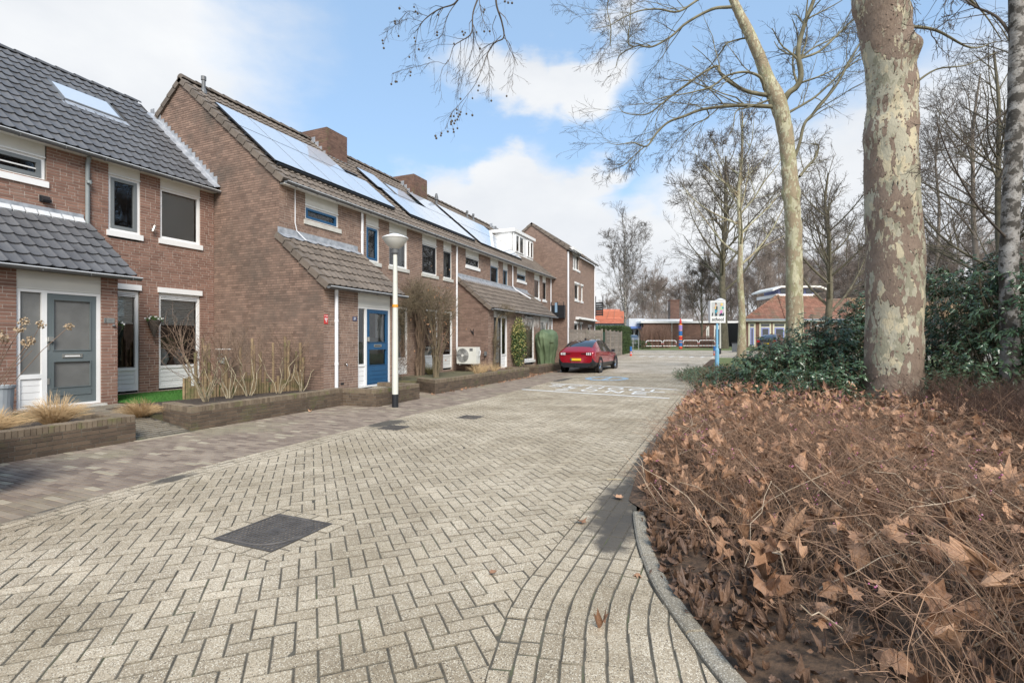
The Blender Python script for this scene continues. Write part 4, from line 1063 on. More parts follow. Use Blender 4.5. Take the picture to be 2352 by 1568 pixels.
def flue(parent, x, y, z, h, r=.05, cone=False):
    zb = RZ + (RX - x) * TP21
    m_ = MB(); pr_ = [(r * 2.0, zb - .05), (r * 1.7, zb + .05), (r, zb + .12), (r, z + h - .11), (r * 1.35, z + h - .11), (r * 1.35, z + h), (r * .9, z + h + .01), (0, z + h + .01)]
    if cone: pr_ = [(r * 2, zb - .05), (r, zb + .1), (r, z + h * .45), (r * 1.8, z + h * .45), (r * 1.5, z + h * .7), (r * .8, z + h), (0, z + h + .02)]
    m_.lathe(pr_, (x, y, 0), 12); return m_.obj('flue_pipe', gutter_m, parent, smooth=False)
flue(ROOFS[0], -13.72, 9.72, 8.6, .42); flue(ROOFS[2], -13.2, 21.3, 8.2, .55, .055, True); flue(ROOFS[2], -13.6, 25.2, 8.45, .42); flue(ROOFS[2], -13.6, 25.95, 8.45, .42)
flue(ROOFS[3], -13.7, 29.2, 8.55, .30, .05, True); flue(ROOFS[3], -13.9, 28.95, 8.5, .12)
# dormer
dm = bpy.data.objects.new('dormer', None); place(dm, Matrix.Translation((-11.2, 26.3, 6.4)), ROOFS[3])
m_ = MB(); m_.prism([(-11.35, 6.35), (-11.35, 7.72), (-13.6, 7.72)], 26.34, 29.4, 'y'); m_.obj('cheek', white_m, dm)
m_ = MB(); m_.box(-13.7, -11.12, 26.2, 29.6, 7.73, 7.90); m_.obj('flat_roof', white_m, dm)
m_ = MB(); m_.box(-11.30, -11.22, 26.36, 29.38, 6.42, 7.70); m_.obj('front_boarding', white_m, dm)
for a, b in ((26.55, 27.05), (27.1, 27.75), (28.35, 28.75), (28.85, 29.3)):
    m_ = MB(); rect_frame(m_, -11.23, -11.17, a, b, 6.62, 7.6, .05); w_ = m_.obj('window', white_m, dm); m_ = MB(); m_.quad((-11.20, a + .05, 6.67), (-11.20, b - .05, 6.67), (-11.20, b - .05, 7.55), (-11.20, a + .05, 7.55)); m_.obj('pane', glass, w_)
    m_ = MB(); m_.box(-11.218, -11.212, a + .05, b - .05, 6.67, 7.55); m_.obj('room_behind', curtain_m if a in (27.1, 28.35) else dark_in, w_)
# porch of the blue door
wall_on(h21, 'porch_wall', (XQ, 0, 0), (0, 1, 0), (1, 0, 0), spans(.1, 2.80, lambda z: (Y[0] + .002, 12.10), [(10.48, 11.86, .28, 2.80)]), brick_m, mortar_l, near=(XQ, 9.8, 1.6), n_ind=290)
m_ = MB(); m_.box(XF, XQ - .1, 12.0, 12.1, .1, 2.8); m_.obj('porch_far_wall', brick_m, h21)
fr = MB(); rect_frame(fr, XQ - .10, XQ - .03, 10.48, 11.86, .28, 2.42, .06, .05, .05); fr.box(XQ - .10, XQ - .03, 10.80, 10.87, .33, 2.37); fr.box(XQ - .10, XQ - .03, 10.54, 10.80, .84, .90)
do = fr.obj('door_frame', white_m, h21)
p_ = MB(); p_.quad((XQ - .07, 10.54, .90), (XQ - .07, 10.80, .90), (XQ - .07, 10.80, 2.37), (XQ - .07, 10.54, 2.37)); p_.obj('side_pane', glass, do)
m_ = MB(); m_.box(XQ - .8, XQ - .79, 10.5, 11.8, .3, 2.4); m_.box(XQ - .79, XQ - .12, 10.49, 10.5, .3, 2.4); m_.obj('room_behind', dark_in, do)
m_ = MB(); m_.box(XQ - .13, XQ - .12, 10.54, 10.8, .9, 1.45); m_.obj('privacy_film', frost_m, do)
for k in range(4): b_ = MB(); b_.box(XQ - .09, XQ - .055, 10.54, 10.80, .335 + k * .126, .455 + k * .126); b_.obj('board', white_m, do)
hp = MB(); hp.box(XQ - .09, XQ - .022, 10.48, 11.86, 2.423, 2.80); hp.obj('head_panel', cream_m, h21)
dr = door(h21, XQ, 10.87, 11.80, .33, 2.37, blue_door, [(.86, 1.28), (1.48, 2.27)], (.36, .80, 4), slot_z=1.385, glassm=glass)
m_ = MB(); m_.box(XQ - .12, XQ - .11, 10.97, 11.70, .86, 1.28); m_.box(XQ - .12, XQ - .11, 10.97, 11.70, 1.48, 1.60); m_.obj('privacy_film', frost_m, dr)
m_ = MB(); 
for i in range(12): m_.quad((XQ - .16 + .012 * (i % 2), 11.38 + i * .027, 1.48), (XQ - .16 + .012 * ((i + 1) % 2), 11.407 + i * .027, 1.48), (XQ - .16 + .012 * ((i + 1) % 2), 11.407 + i * .027, 2.27), (XQ - .16 + .012 * (i % 2), 11.38 + i * .027, 2.27))
m_.obj('curtain', curtain_m, dr)
m_ = MB(); m_.box(XQ - .045, XQ + .01, 10.89, 10.94, 1.50, 1.62); m_.obj('knob', steel, dr)
pr21 = slab(h21, 'porch_roof', (-8.72, 2.84), (-10.3, 4.16), Y[0] - .03, 12.2, .05, roof_deck)
tiles(pr21, (-8.66, 2.83), (-10.31, 4.21), Y[0] + .1, 12.22, tile_br, (-8.7, 10, 3), 290)
verge(pr21, -8.68, 2.82, -10.32, 4.19, Y[0] - .05, 6)
lead = MB()
ys_ = np.linspace(Y[0] - .06, 12.15, 26); zz = [.20 + .03 * math.sin(k * 1.7) for k in range(26)]
for k in range(25):
    lead.quad((XF + .012, ys_[k], 4.20), (XF + .012, ys_[k + 1], 4.20), (XF + .010, ys_[k + 1], 4.36), (XF + .010, ys_[k], 4.36))
    lead.quad((XF + zz[k], ys_[k], 4.24 - zz[k] * .80 + .02), (XF + zz[k + 1], ys_[k + 1], 4.24 - zz[k + 1] * .80 + .02), (XF + .012, ys_[k + 1], 4.215), (XF + .012, ys_[k], 4.215))
lead.obj('lead_apron', zinc, pr21)
gutter(h21, -8.62, 2.80, Y[0] - .1, 12.3)
downpipe(h21, [(XQ + .055, 9.64, 2.76), (XQ + .055, 9.64, 1.6), (XQ + .055, 9.64, .30)], pvc, .045, (2.0, .95))
downpipe(h21, [(XF + .055, 12.3, 5.42), (XF + .055, 12.3, 4.8), (XF + .055, 12.3, 3.95)], pvc, .042, (4.8,))
cb = MB().tubes([[(XF + .02, 9.75, 5.42), (XF + .02, 9.75, 4.55), (XF + .03, 9.80, 4.35), (XF + .20, 9.95, 4.12)]], [[.013] * 4], 6); cb.obj('wall_conduit', pvc, h21)
downpipe(h23, [(XF + .055, 18.1, 5.40), (XF + .055, 18.1, 3), (XF + .055, 18.1, 1.2), (XF + .06, 18.12, 1.12), (-9.95, 18.12, 1.10)], pvc, .042)
downpipe(h25, [(XF + .055, 23.9, 5.42), (XF + .055, 23.9, 4.35), (XF + .2, 24.0, 4.15), (XF + .9, 24.3, 3.7)], pvc, .035)
downpipe(h27, [(XF + .06, 29.95, 5.42), (XF + .06, 29.95, 4.5), (XF + .06, 29.95, 3.2)], pvc, .04)
rs = MB(); rs.box(XQ + .007, XQ + .014, 9.275, 9.40, 1.92, 2.14); rso = rs.obj('alarm_sign', material('red_sign', (.55, .03, .03), None, .4), h21, label='small red warning sign at the corner of the porch')
for k, (a, b) in enumerate(((9.29, 9.315), (9.345, 9.385), (9.29, 9.385), (9.30, 9.375), (9.325, 9.365))): m_ = MB(); m_.box(XQ + .014, XQ + .016, a, b, 2.10 - [0, 0, .06, .09, .13][k], 2.12 - [0, 0, .06, .09, .13][k]); m_.obj('sign_print', white_m, rso)
ns = MB(); ns.box(XQ + .007, XQ + .014, 10.27, 10.42, 2.03, 2.14); nso = ns.obj('house_number', material('navy_enamel', (.02, .04, .12), None, .3), h21); text_obj('lettering', '21', .10, TXM(XQ + .0155, 10.345, 2.085), white_m, nso)
tp = MB(); tp.tubes([[(XQ, 9.98, .93), (XQ + .08, 9.98, .93), (XQ + .10, 9.98, .89)]], [[.013, .013, .011]], 8); tp.box(XQ + .03, XQ + .045, 9.93, 10.02, .955, .965); tp.obj('water_tap', chrome, h21)
vg = MB(); vg.box(XQ + .002, XQ + .012, 9.84, 9.95, .42, .47); vg.obj('vent_grille', black_m, h21)
# long porch over the next doors
pw = wall_on(h23, 'porch_wall', (XQ, 0, 0), (0, 1, 0), (1, 0, 0), spans(.1, 2.82, lambda z: (18.205, Y[2]), [(18.72, 20.12, .35, 2.82)]), brick_m, mortar_l, near=(XQ, 18, 1), n_ind=60)
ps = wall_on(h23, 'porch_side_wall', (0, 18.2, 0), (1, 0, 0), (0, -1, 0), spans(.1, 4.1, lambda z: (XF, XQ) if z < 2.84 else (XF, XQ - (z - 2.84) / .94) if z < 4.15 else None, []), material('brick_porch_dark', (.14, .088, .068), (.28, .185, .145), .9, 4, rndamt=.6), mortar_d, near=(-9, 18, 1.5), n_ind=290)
pw2 = wall_on(h25, 'porch_wall', (XQ, 0, 0), (0, 1, 0), (1, 0, 0), spans(.1, 2.82, lambda z: (Y[2], 26.1), [(22.1, 23.42, .35, 2.80), (24.3, 25.7, .35, 2.82)]), brick_m, mortar_l, near=(XQ, 21, 1), n_ind=60)
for hh, a, b, doorcol, mir in ((h23, 18.72, 20.12, black_m, False), (h25, 24.3, 25.7, grey_door, True)):
    fr = MB(); rect_frame(fr, XQ - .10, XQ - .03, a, b, .32, 2.55, .06, .05, .05)
    ds, de = a + .06, a + .80
    fr.box(XQ - .10, XQ - .03, de, de + .07, .37, 2.5); fr.box(XQ - .10, XQ - .03, de + .07, b - .06, .90, .96); do = fr.obj('door_frame', white_m, hh)
    p_ = MB(); p_.quad((XQ - .07, de + .07, .96), (XQ - .07, b - .06, .96), (XQ - .07, b - .06, 2.5), (XQ - .07, de + .07, 2.5)); p_.obj('side_pane', glass, do)
    m_ = MB(); m_.box(XQ - .5, XQ - .49, a, b, .3, 2.6); m_.obj('room_behind', curtain_m, do)
    for k in range(4): b_ = MB(); b_.box(XQ - .09, XQ - .055, de + .07, b - .06, .37 + k * .132, .495 + k * .132); b_.obj('board', white_m, do)
    door(hh, XQ, ds, de, .37, 2.5, doorcol, [(.62, 1.3), (1.52, 2.38)], None, slot_z=1.41)
    hp = MB(); hp.box(XQ - .09, XQ - .022, a, b, 2.553, 2.82); hp.obj('head_panel', cream_m, hh)
window(h25, XQ, 22.1, 23.42, .62, 2.68, inner='curtain', sill='white')
pr23 = slab(h23, 'porch_roof', (-8.72, 2.84), (-10.3, 4.16), 18.16, Y[2], .05, roof_deck); tiles(pr23, (-8.66, 2.83), (-10.31, 4.21), 18.3, Y[2], tile_br, (-8.7, 18, 3), 60)
pr25 = slab(h25, 'porch_roof', (-8.72, 2.84), (-10.3, 4.16), Y[2], 26.2, .05, roof_deck); tiles(pr25, (-8.66, 2.83), (-10.31, 4.21), Y[2], 26.2, tile_br, (-8.7, 18, 3), 40)
verge(pr23, -8.68, 2.82, -10.32, 4.19, 18.12, 6)
for o_, a, b in ((pr23, 18.2, Y[2]), (pr25, Y[2], 26.1)):
    lead = MB(); lead.boxes((XF + .012, a, 4.20), (.24, 0, -.19), (0, b - a, 0), (.01, 0, .02)); lead.boxes((XF + .008, a, 4.20), (.006, 0, 0), (0, b - a, 0), (0, 0, .13)); lead.obj('lead_apron', zinc, o_)
gutter(h23, -8.62, 2.80, 18.1, Y[2]); gutter(h25, -8.62, 2.80, Y[2], 26.3)
downpipe(h25, [(XQ + .05, 25.95, 2.8), (XQ + .05, 25.95, 1.6), (XQ + .05, 25.95, .4)], pvc, .04)
# icicle light curtain under the far porch
ic = MB(); P = []
for k in range(110):
    y = 21.6 + 4.3 * rng.random(); z = 2.72; l_ = .15 + .5 * rng.random()
    P.append([(XQ + .08, y, z), (XQ + .085, y + .015 * rng.normal(), z - l_ / 2), (XQ + .08, y + .02 * rng.normal(), z - l_)])
ic.tubes(P, np.full((110, 3), .0035), 3)
lc = ic.obj('light_curtain', white_m); tag(lc, 'white icicle string lights hanging in a curtain under the far porch gutter', 'string lights')
# ------------------------------------------------------------------ front gardens and their low walls
def garden_wall(pts_, h, label, group, th=.20, nfront=220, near=None, cap_over=.0):
    """pts_: outer face polyline (x, y); brickwork with a rowlock course on top. Outer side is to the right of the walk"""
    t = thing('garden_wall', label, 'low wall', (pts_[0][0], pts_[0][1], 0), 0, group)
    hb = h - .095
    nseg = len(pts_) - 1; per = nfront // nseg
    def acute(i):
        if i <= 0 or i >= len(pts_) - 1: return False
        a, b, c = [np.array(pts_[i + q], float) for q in (-1, 0, 1)]; p, q = (a - b) / np.linalg.norm(a - b), (c - b) / np.linalg.norm(c - b); return p @ q > .05 and (p[0] * q[1] - p[1] * q[0]) < 0
    ends = {}
    for si, ((ax, ay), (bx, by)) in enumerate(zip(pts_[:-1], pts_[1:])):
        i0_, i1_ = (.14 if acute(si) else .004), (.14 if acute(si + 1) else .004)
        ln = math.hypot(bx - ax, by - ay); u = ((bx - ax) / ln, (by - ay) / ln, 0); n = (u[1], -u[0], 0)
        # outer face: local O at a, z from -.05
        wall_on(t, 'wall_face', (ax, ay, 0), u, n, spans(-.05, hb, lambda z, ln=ln: (0, ln), []), brick_dark, mortar_g, near=near or (ax, ay, .2), n_ind=per, jt=.011, depth=.012)
        core = MB(); q0 = np.array((ax, ay, -.05)) + np.array(u) * (i0_ + .06) - np.array(n) * .014
        core.boxes(q0 - np.array(n) * (th - .035), np.array(u) * (ln - .12 - i0_ - i1_), np.array(n) * (th - .035), (0, 0, hb + .05)) if np.cross(u, n)[2] > 0 else core.boxes(q0, np.array(u) * (ln - .12 - i0_ - i1_), -np.array(n) * (th - .035), (0, 0, hb + .05))
        core.obj('wall_core', mortar_g, t)
        cap = MB(); p0 = np.array((ax, ay, hb)); U = np.array(u); NN = np.array(n)
        cap.boxes(p0 - NN * .004 + U * i0_, U * (ln - i0_ - i1_), -NN * (th - .004), (0, 0, .075)); ends[si] = (p0, U, NN, ln)
        if si and i0_ > .1:
            q_, U_, N_, l_ = ends[si - 1]; tp_ = [q_ + U_ * (l_ - .14), q_ + U_ * l_ , p0 + U * .14, p0 + U * .14 - NN * th, q_ + U_ * (l_ - .14) - N_ * th]; up_ = np.array((0, 0, .095)); cap.add([v_ for v_ in tp_] + [v_ + up_ for v_ in tp_], [(0, 1, 6, 5), (1, 2, 7, 6)]); cap.add([v_ + up_ for v_ in tp_], [(0, 1, 2), (0, 2, 3), (0, 3, 4)])
        co = cap.obj('coping_bed', coping_m, t)
        nb = int((ln - i0_ - i1_) / .0615); st = (ln - i0_ - i1_) / nb; me = None
        items = []
        for k in range(nb):
            c = p0 + U * (i0_ + (k + .5) * st) - NN * (th / 2) + np.array((0, 0, .05))
            items.append((np.linalg.norm(c - np.array(near or (0, 0, 1.5))), c))
        items.sort(key=lambda q: q[0])
        bw = .052 / 2; un = MB(); v = []; 
        for z, q in ((-.05, 0), (.040, 0), (.0475, .006)):
            v += [(sx * (bw - q), sy * (th / 2 + .003 - q), z) for sx, sy in ((-1, -1), (1, -1), (1, 1), (-1, 1))]
        f = [(8, 9, 10, 11)] + [(i, (i + 1) % 4, (i + 1) % 4 + 4, i + 4) for i in range(4)] + [(i + 4, (i + 1) % 4 + 4, (i + 1) % 4 + 8, i + 8) for i in range(4)]
        me = MB().add(v, f, 0.0).mesh('coping_brick', coping_m)
        ang = math.atan2(u[1], u[0]); lim = min(len(items), 290 // nseg)
        mats = []
        for i, (d_, c) in enumerate(items):
            M = Matrix.Translation((c[0], c[1], c[2] + random.gauss(0, .0015))) @ Matrix.Rotation(ang + random.gauss(0, .01), 4, 'Z')
            if i < lim: inst('coping_brick', me, M, t)
            else: mats.append(np.array(M)[:3])
        if mats: MB().bulk(v, f, np.array(mats)).obj('coping_course', coping_m, t, kind='stuff')
    return t
garden_wall([(-8.22, 1.2), (-8.24, 4.76), (-9.7, 4.80)], .385, 'mossy dark brick garden wall around the bed with tan tufted grasses', 'low brick walls of the front gardens', near=(-8.2, 3.6, .2))
garden_wall([(-9.35, 5.84), (-8.28, 5.64), (-8.36, 9.36), (-7.42, 9.38), (-7.46, 11.2), (-8.7, 11.25)], .40, 'dark brick garden wall below the wooden palisade, stepping out before the blue door', 'low brick walls of the front gardens', nfront=420, near=(-8.2, 6.4, .2))
garden_wall([(-8.72, 12.95), (-7.70, 12.35), (-7.80, 20.0), (-8.87, 20.1)], .40, 'long dark brick garden wall in front of the heat pump', 'low brick walls of the front gardens', nfront=300, near=(-7.7, 12.5, .2))
garden_wall([(-8.8, 21.9), (-8.05, 21.8), (-8.12, 29.5)], .42, 'dark brick garden wall beside the green covered object and red car', 'low brick walls of the front gardens', nfront=120, near=(-8.1, 22, .2))

so = MB()
def flat(mb, x0, x1, y0, y1, z, m=0): mb.quad((x0, y0, z), (x1, y0, z), (x1, y1, z), (x0, y1, z), m=m)
flat(so, -12.7, -8.26, 1.2, 4.74, .29); so.obj('garden_soil', soil_m, kind='structure')
so = MB()
so.add([(-9.33, 5.9, .34), (-8.4, 5.74, .34), (-8.46, 9.26, .34), (-9.4, 9.26, .34)], [(0, 1, 2, 3)]); so.add([(-10.6, 6.1, .29), (-9.3, 5.86, .34), (-9.3, 9.26, .34), (-10.6, 9.26, .29)], [(0, 1, 2, 3)]); so.add([(-10.6, 5.6, .25), (-9.3, 5.6, .12), (-9.3, 5.9, .2), (-10.6, 6.2, .29)], [(0, 1, 2, 3)]); so.obj('planting_soil', soil_m, kind='structure')
lw = MB(); flat(lw, -12.67, -10.55, 6.16, 9.26, .285); lwn = lw.obj('lawn', grass_lawn, kind='structure')
# short blades of the artificial turf
n_ = 26000; x = rng.uniform(-12.62, -10.3, n_); y = rng.uniform(6.2, 9.24, n_); keep = (y > 6.45 + (x + 12.6) * -.0) | (x > -12.6); x, y = x[keep], y[keep]; n_ = len(x)
h = rng.uniform(.018, .04, n_); a = rng.uniform(0, 6.28, n_)
V = np.zeros((n_, 3, 3)); dx, dy = np.cos(a) * .004, np.sin(a) * .004
V[:, 0] = np.stack([x - dx, y - dy, np.full(n_, .285)], 1); V[:, 1] = np.stack([x + dx, y + dy, np.full(n_, .285)], 1); V[:, 2] = np.stack([x + rng.normal(0, .012, n_), y + rng.normal(0, .012, n_), .285 + h], 1)
MB().add(V.reshape(-1, 3), np.arange(n_ * 3).reshape(-1, 3), rng.random(n_)).obj('turf_grass', grass_lawn, kind='stuff')
so = MB(); so.add([(-10.3, 12.5, .30), (-8.75, 13.05, .30), (-7.86, 12.55, .30), (-7.86, 18.2, .30), (-10.3, 18.2, .30)], [(0, 1, 2, 3, 4)]); so.quad((-10.3, 12.5, -.05), (-8.75, 13.05, -.05), (-8.75, 13.05, .30), (-10.3, 12.5, .30)); so.box(-9.62, -9.3, 5.69, 6.0, -.05, .2); flat(so, -8.87, -7.8, 18.2, 20.05, .30); flat(so, -8.87, -8.1, 21.9, 29.5, .32); flat(so, -8.87, -8.5, 11.3, 12.6, .05)
gm = material('garden_moss', (.095, .085, .05), (.17, .16, .085), 1, 6, bump=1, bscale=30, col3=(.08, .055, .04), c3scale=3)
so.obj('garden_ground', gm, kind='structure')
so = MB(); flat(so, -8.87, -7.5, 9.45, 11.2, .02); so.quad((-8.7, 9.46, .27), (-8.0, 9.46, .27), (-8.0, 11.2, .27), (-8.7, 11.2, .27)); so.box(-8.75, -8.05, 10.9, 11.8, .27, .30); so.obj('doorstep_paving', kerb_m, kind='structure')
# path up to the grey door: stretcher pavers with wide mossy joints
def zpath(x, y): return float(np.interp(x, [-11.3, -9.8, -8.4, -8.0], [.27, .22, .02, 0]))
pb = MB()
for xa, xb in zip(np.linspace(-11.24, -8.25, 10)[:-1], np.linspace(-11.24, -8.25, 10)[1:]):
    for (c, d) in ((4.80, 5.7), (5.7, 6.5)):
        if c > 5.5 and xa > -9.6: continue
        pb.quad((xa, c, zpath(xa, 0) - .008), (xb, c, zpath(xb, 0) - .008), (xb, d, zpath(xb, 0) - .008), (xa, d, zpath(xa, 0) - .008))
path = pb.obj('path', joint_m, kind='structure')
path_m = material('path_brick', (.17, .145, .11), (.30, .26, .205), .95, 6, rndamt=.6, bump=.4)
its = []
for r_ in range(27):
    x = -8.36 - r_ * .108; y = 4.86 + (r_ % 2) * .05
    while y < (5.66 if x > -9.5 else min(6.5, 5.7 + (-9.5 - x) * 1.2)): its.append((x, y, math.pi / 2)); y += .115 if False else .215
me_items = sorted(its, key=lambda p: -p[0])
lay(path, 'path_brick', path_m, me_items, .0985, .046, [], near=(-8, 4), n_ind=290, zf=zpath, bev=.005)
th_ = MB()
its = [(x, y, 0) for k, y in enumerate((4.9, 5.0, 5.1)) for x in []]
ts = [(-8.30 + .0, 4.83 + k * .205, math.pi / 2) for k in range(4)] + [(-8.19, 4.83 + k * .205, math.pi / 2) for k in range(4)]
lay(path, 'threshold_brick', clinker_y, ts, .0985, .048, [], z=.004, bev=.004)

# wooden palisade of round posts
pal = thing('palisade', 'row of uneven round wooden posts edging the raised bed by the gable wall', 'palisade', (-10.3, 6.2, .29))
wood_m = material('post_wood', (.19, .135, .075), (.38, .275, .16), .85, 9, rndamt=.5, bump=.4, bscale=60, col3=(.115, .12, .045), c3scale=2.6, c3lo=.5, c3hi=.66)
p0, p1 = np.array((-10.40, 6.93)), np.array((-9.45, 9.2)); n_ = 44
tall = {4: .95, 6: 1.25, 7: 1.1, 8: 1.15, 14: .95, 19: 1.05, 23: 1.25, 24: 1.1, 26: .95, 31: 1.15, 36: 1.3, 37: 1.2, 40: .95, 42: 1.15, 43: .8}
for k in range(n_):
    p = p0 + (p1 - p0) * k / (n_ - 1) + rng.normal(0, .008, 2); h = tall.get(k, random.choice([.18, .25, .38, .45, .5, .42, .3])); r = random.uniform(.026, .036)
    m_ = MB().tubes([[(p[0], p[1], .2), (p[0] + random.gauss(0, .004), p[1], .3 + h * .5), (p[0] + random.gauss(0, .008), p[1] + random.gauss(0, .006), .32 + h)]], [[r, r * .98, r * .95]], 8, cap=True)
    m_.obj('post', wood_m, pal)

# ------------------------------------------------------------------ stalks, tufts and plants
def curved(p0, p1, k, sag=0., wob=.02):
    """batch of polylines (n,k,3) between p0 and p1 (n,3), bowed upward by sag"""
    t = np.linspace(0, 1, k)[None, :, None]; n = len(p0)
    P = p0[:, None] * (1 - t) + p1[:, None] * t
    P[:, :, 2] += (4 * t * (1 - t))[:, :, 0] * sag
    if wob: 
        W_ = rng.normal(0, wob, (n, k, 3)); W_[:, 0] = 0; P += W_
    return P
twig_m = material('twig_bark', (.20, .15, .095), (.42, .34, .22), .9, 8, rndamt=.6)
dry_m = material('dry_grass', (.42, .28, .14), (.62, .46, .27), .9, 10, rndamt=.6)
leafg = material('leaf_green', (.035, .085, .02), (.10, .17, .045), .55, 8, rndamt=.6)
white_fl = material('white_petal', (.8, .8, .76), None, .7)
def tuft(x, y, z, r, h, n, label, mat=None, lean=(0, 0), group='tufts of tan grass'):
    t = thing('grass_tuft', label, 'ornamental grass', (x, y, z), 0, group)
    a = rng.uniform(0, 6.28, n); rr = r * np.sqrt(rng.random(n)); b = np.stack([x + .12 * r * np.cos(a), y + .3 * r * np.sin(a), np.full(n, z)], 1)
    hh = h * rng.uniform(.55, 1.1, n); e = np.stack([x + (rr + .1 * h) * np.cos(a) * 1.3 + lean[0], y + rr * np.sin(a) * 1.5 + lean[1], z + hh * (1 - .55 * rr / r)], 1)
    P = curved(b, e, 5, 0, .006); P[:, 1:4, 2] += (np.array([.55, .75, .45])[None] * (hh * .22)[:, None])
    MB().tubes(P, np.broadcast_to(np.array([.0022, .002, .0018, .0014, .0006]), (n, 5)), 3).obj('blades', mat or dry_m, t, kind='stuff'); return t
tuft(-8.75, 3.30, .30, .34, .42, 900, 'larger tan grass tuft in the bed below the frosted side window')
tuft(-8.85, 4.05, .30, .30, .52, 800, 'upright tan grass tuft at the foot of the grey door')
tuft(-9.55, 5.62, .14, .28, .42, 700, 'tan grass tuft leaning over the corner of the stepped garden wall', lean=(.10, -.12))
tuft(-10.0, 15.7, .3, .3, .5, 500, 'greenish dry grass clump at the foot of the climbing shrub', material('dry_grass_green', (.16, .15, .06), (.36, .30, .15), .9, 10, rndamt=.6))
for k, (x, y, lab) in enumerate(((-8.6, 17.2, 'straw coloured dead stalks under the heat pump'), (-8.5, 18.0, 'straw coloured dead stalks beside the black door porch'), (-8.4, 16.3, 'low dead stalks left of the heat pump'))): tuft(x, y, .3, .3, .55, 160, lab, group=None)
def leaf_quads(C_, D_, Wd, ln, wd, fold=.3, droop=.25):
    """n leaves: centre base C_, direction D_ (unit), width direction Wd (unit); 4-triangle folded blades"""
    n = len(C_); U = np.cross(D_, Wd); ln = np.broadcast_to(ln, (n,))[:, None]; wd = np.broadcast_to(wd, (n,))[:, None]
    m1 = C_ + D_ * ln * .5; tip = C_ + D_ * ln - np.abs(np.array([0, 0, 1.])) * ln * droop
    l = m1 + Wd * wd / 2 + U * wd * fold * .5; r = m1 - Wd * wd / 2 + U * wd * fold * .5
    V = np.stack([C_, l, m1, r, tip], 1).reshape(-1, 3)
    f = np.array([(0, 2, 1), (0, 3, 2), (2, 4, 1), (3, 4, 2)]); Fc = (f[None] + (np.arange(n) * 5)[:, None, None]).reshape(-1, 3)
    return V, Fc
def rdir(n, up=0.0):
    v = rng.normal(0, 1, (n, 3)); v[:, 2] += up; return v / np.linalg.norm(v, axis=1, keepdims=True)
def leaves_mb(C_, ln, wd, up=.3, fold=.4, droop=.2, D_=None):
    n = len(C_); D_ = rdir(n, up) if D_ is None else D_; q = rdir(n); W_ = np.cross(D_, q); W_ /= np.linalg.norm(W_, axis=1, keepdims=True) + 1e-9
    V, Fc = leaf_quads(C_, D_, W_, ln, wd, fold, droop); return MB().add(V, Fc, np.repeat(rng.random(n), 4))
# winter shrubs in the raised bed: pruned pale stems with thin twigs
def stick_shrub(x, y, z, label, seed, H=1.6, spread=.55, n=5, group='bare pruned shrubs in the raised bed', mat=None, r0=.013, name='bare_shrub'):
    rs_ = np.random.default_rng(seed); t = thing(name, label, 'shrub', (x, y, z), 0, group); st = MB(); tw = []; twr = []
    for k in range(n):
        a = rs_.uniform(0, 6.28); s_ = spread * rs_.uniform(.3, 1); h = H * rs_.uniform(.35, .6)
        P = [np.array((x, y, z - .03)) + np.array((math.cos(a), math.sin(a), 0)) * .04]
        for q in range(1, 5): P.append(P[0] + np.array((math.cos(a) * s_ * q / 4 * (1 + .3 * rs_.normal()), math.sin(a) * s_ * q / 4, h * q / 4)) + rs_.normal(0, .018, 3))
        st.tubes([P], [[r0, r0 * .9, r0 * .8, r0 * .7, r0 * .6]], 5)
        for q in (2, 3, 4, 4, 4, 3, 4):
            d = rs_.normal(0, .5, 3) + np.array((math.cos(a) * .4, math.sin(a) * .4, 1.1)); d /= np.linalg.norm(d); l_ = H * rs_.uniform(.3, .55); p = P[q]; pl_ = [p]
            for e in range(3): d = d + rs_.normal(0, .16, 3); d /= np.linalg.norm(d); pl_.append(pl_[-1] + d * l_ / 3)
            tw.append(pl_); twr.append([r0 * .45, r0 * .36, r0 * .26, r0 * .14])
            for e in (1, 2, 3):
                d2 = rs_.normal(0, .6, 3) + d; d2 /= np.linalg.norm(d2); l2 = l_ * rs_.uniform(.3, .6); b_ = pl_[e]
                tw.append([b_, b_ + d2 * l2 / 3, b_ + d2 * l2 * .66 + rs_.normal(0, .02, 3), b_ + d2 * l2 + rs_.normal(0, .03, 3)]); twr.append([r0 * .26, r0 * .2, r0 * .16, r0 * .09])
    st.obj('stems', mat or stem_m, t); MB().tubes(np.array(tw), np.array(twr), 3).obj('twigs', twig_d if mat is None else mat, t, kind='stuff'); return t
stem_m = material('pale_stem', (.30, .245, .155), (.50, .43, .30), .9, 20); twig_d = material('dark_twig', (.13, .085, .06), (.26, .18, .125), .9, 8, rndamt=.5)
for k, (x, y, lab) in enumerate(((-9.30, 6.65, 'bare pruned shrub nearest the tan grass tuft in the raised bed'), (-9.45, 7.25, 'second bare pruned shrub along the palisade, counted from the grass tuft'), (-9.5, 7.75, 'crossing bare shrub stems in the middle of the raised bed'), (-9.3, 8.35, 'third clump of pale pruned stems along the palisade'), (-9.2, 8.9, 'bare shrub with thick pale stems nearest the white downpipe'), (-9.75, 6.95, 'thin bare shrub between palisade and first pruned shrub'))):
    stick_shrub(x, y, .34, lab, 50 + k)
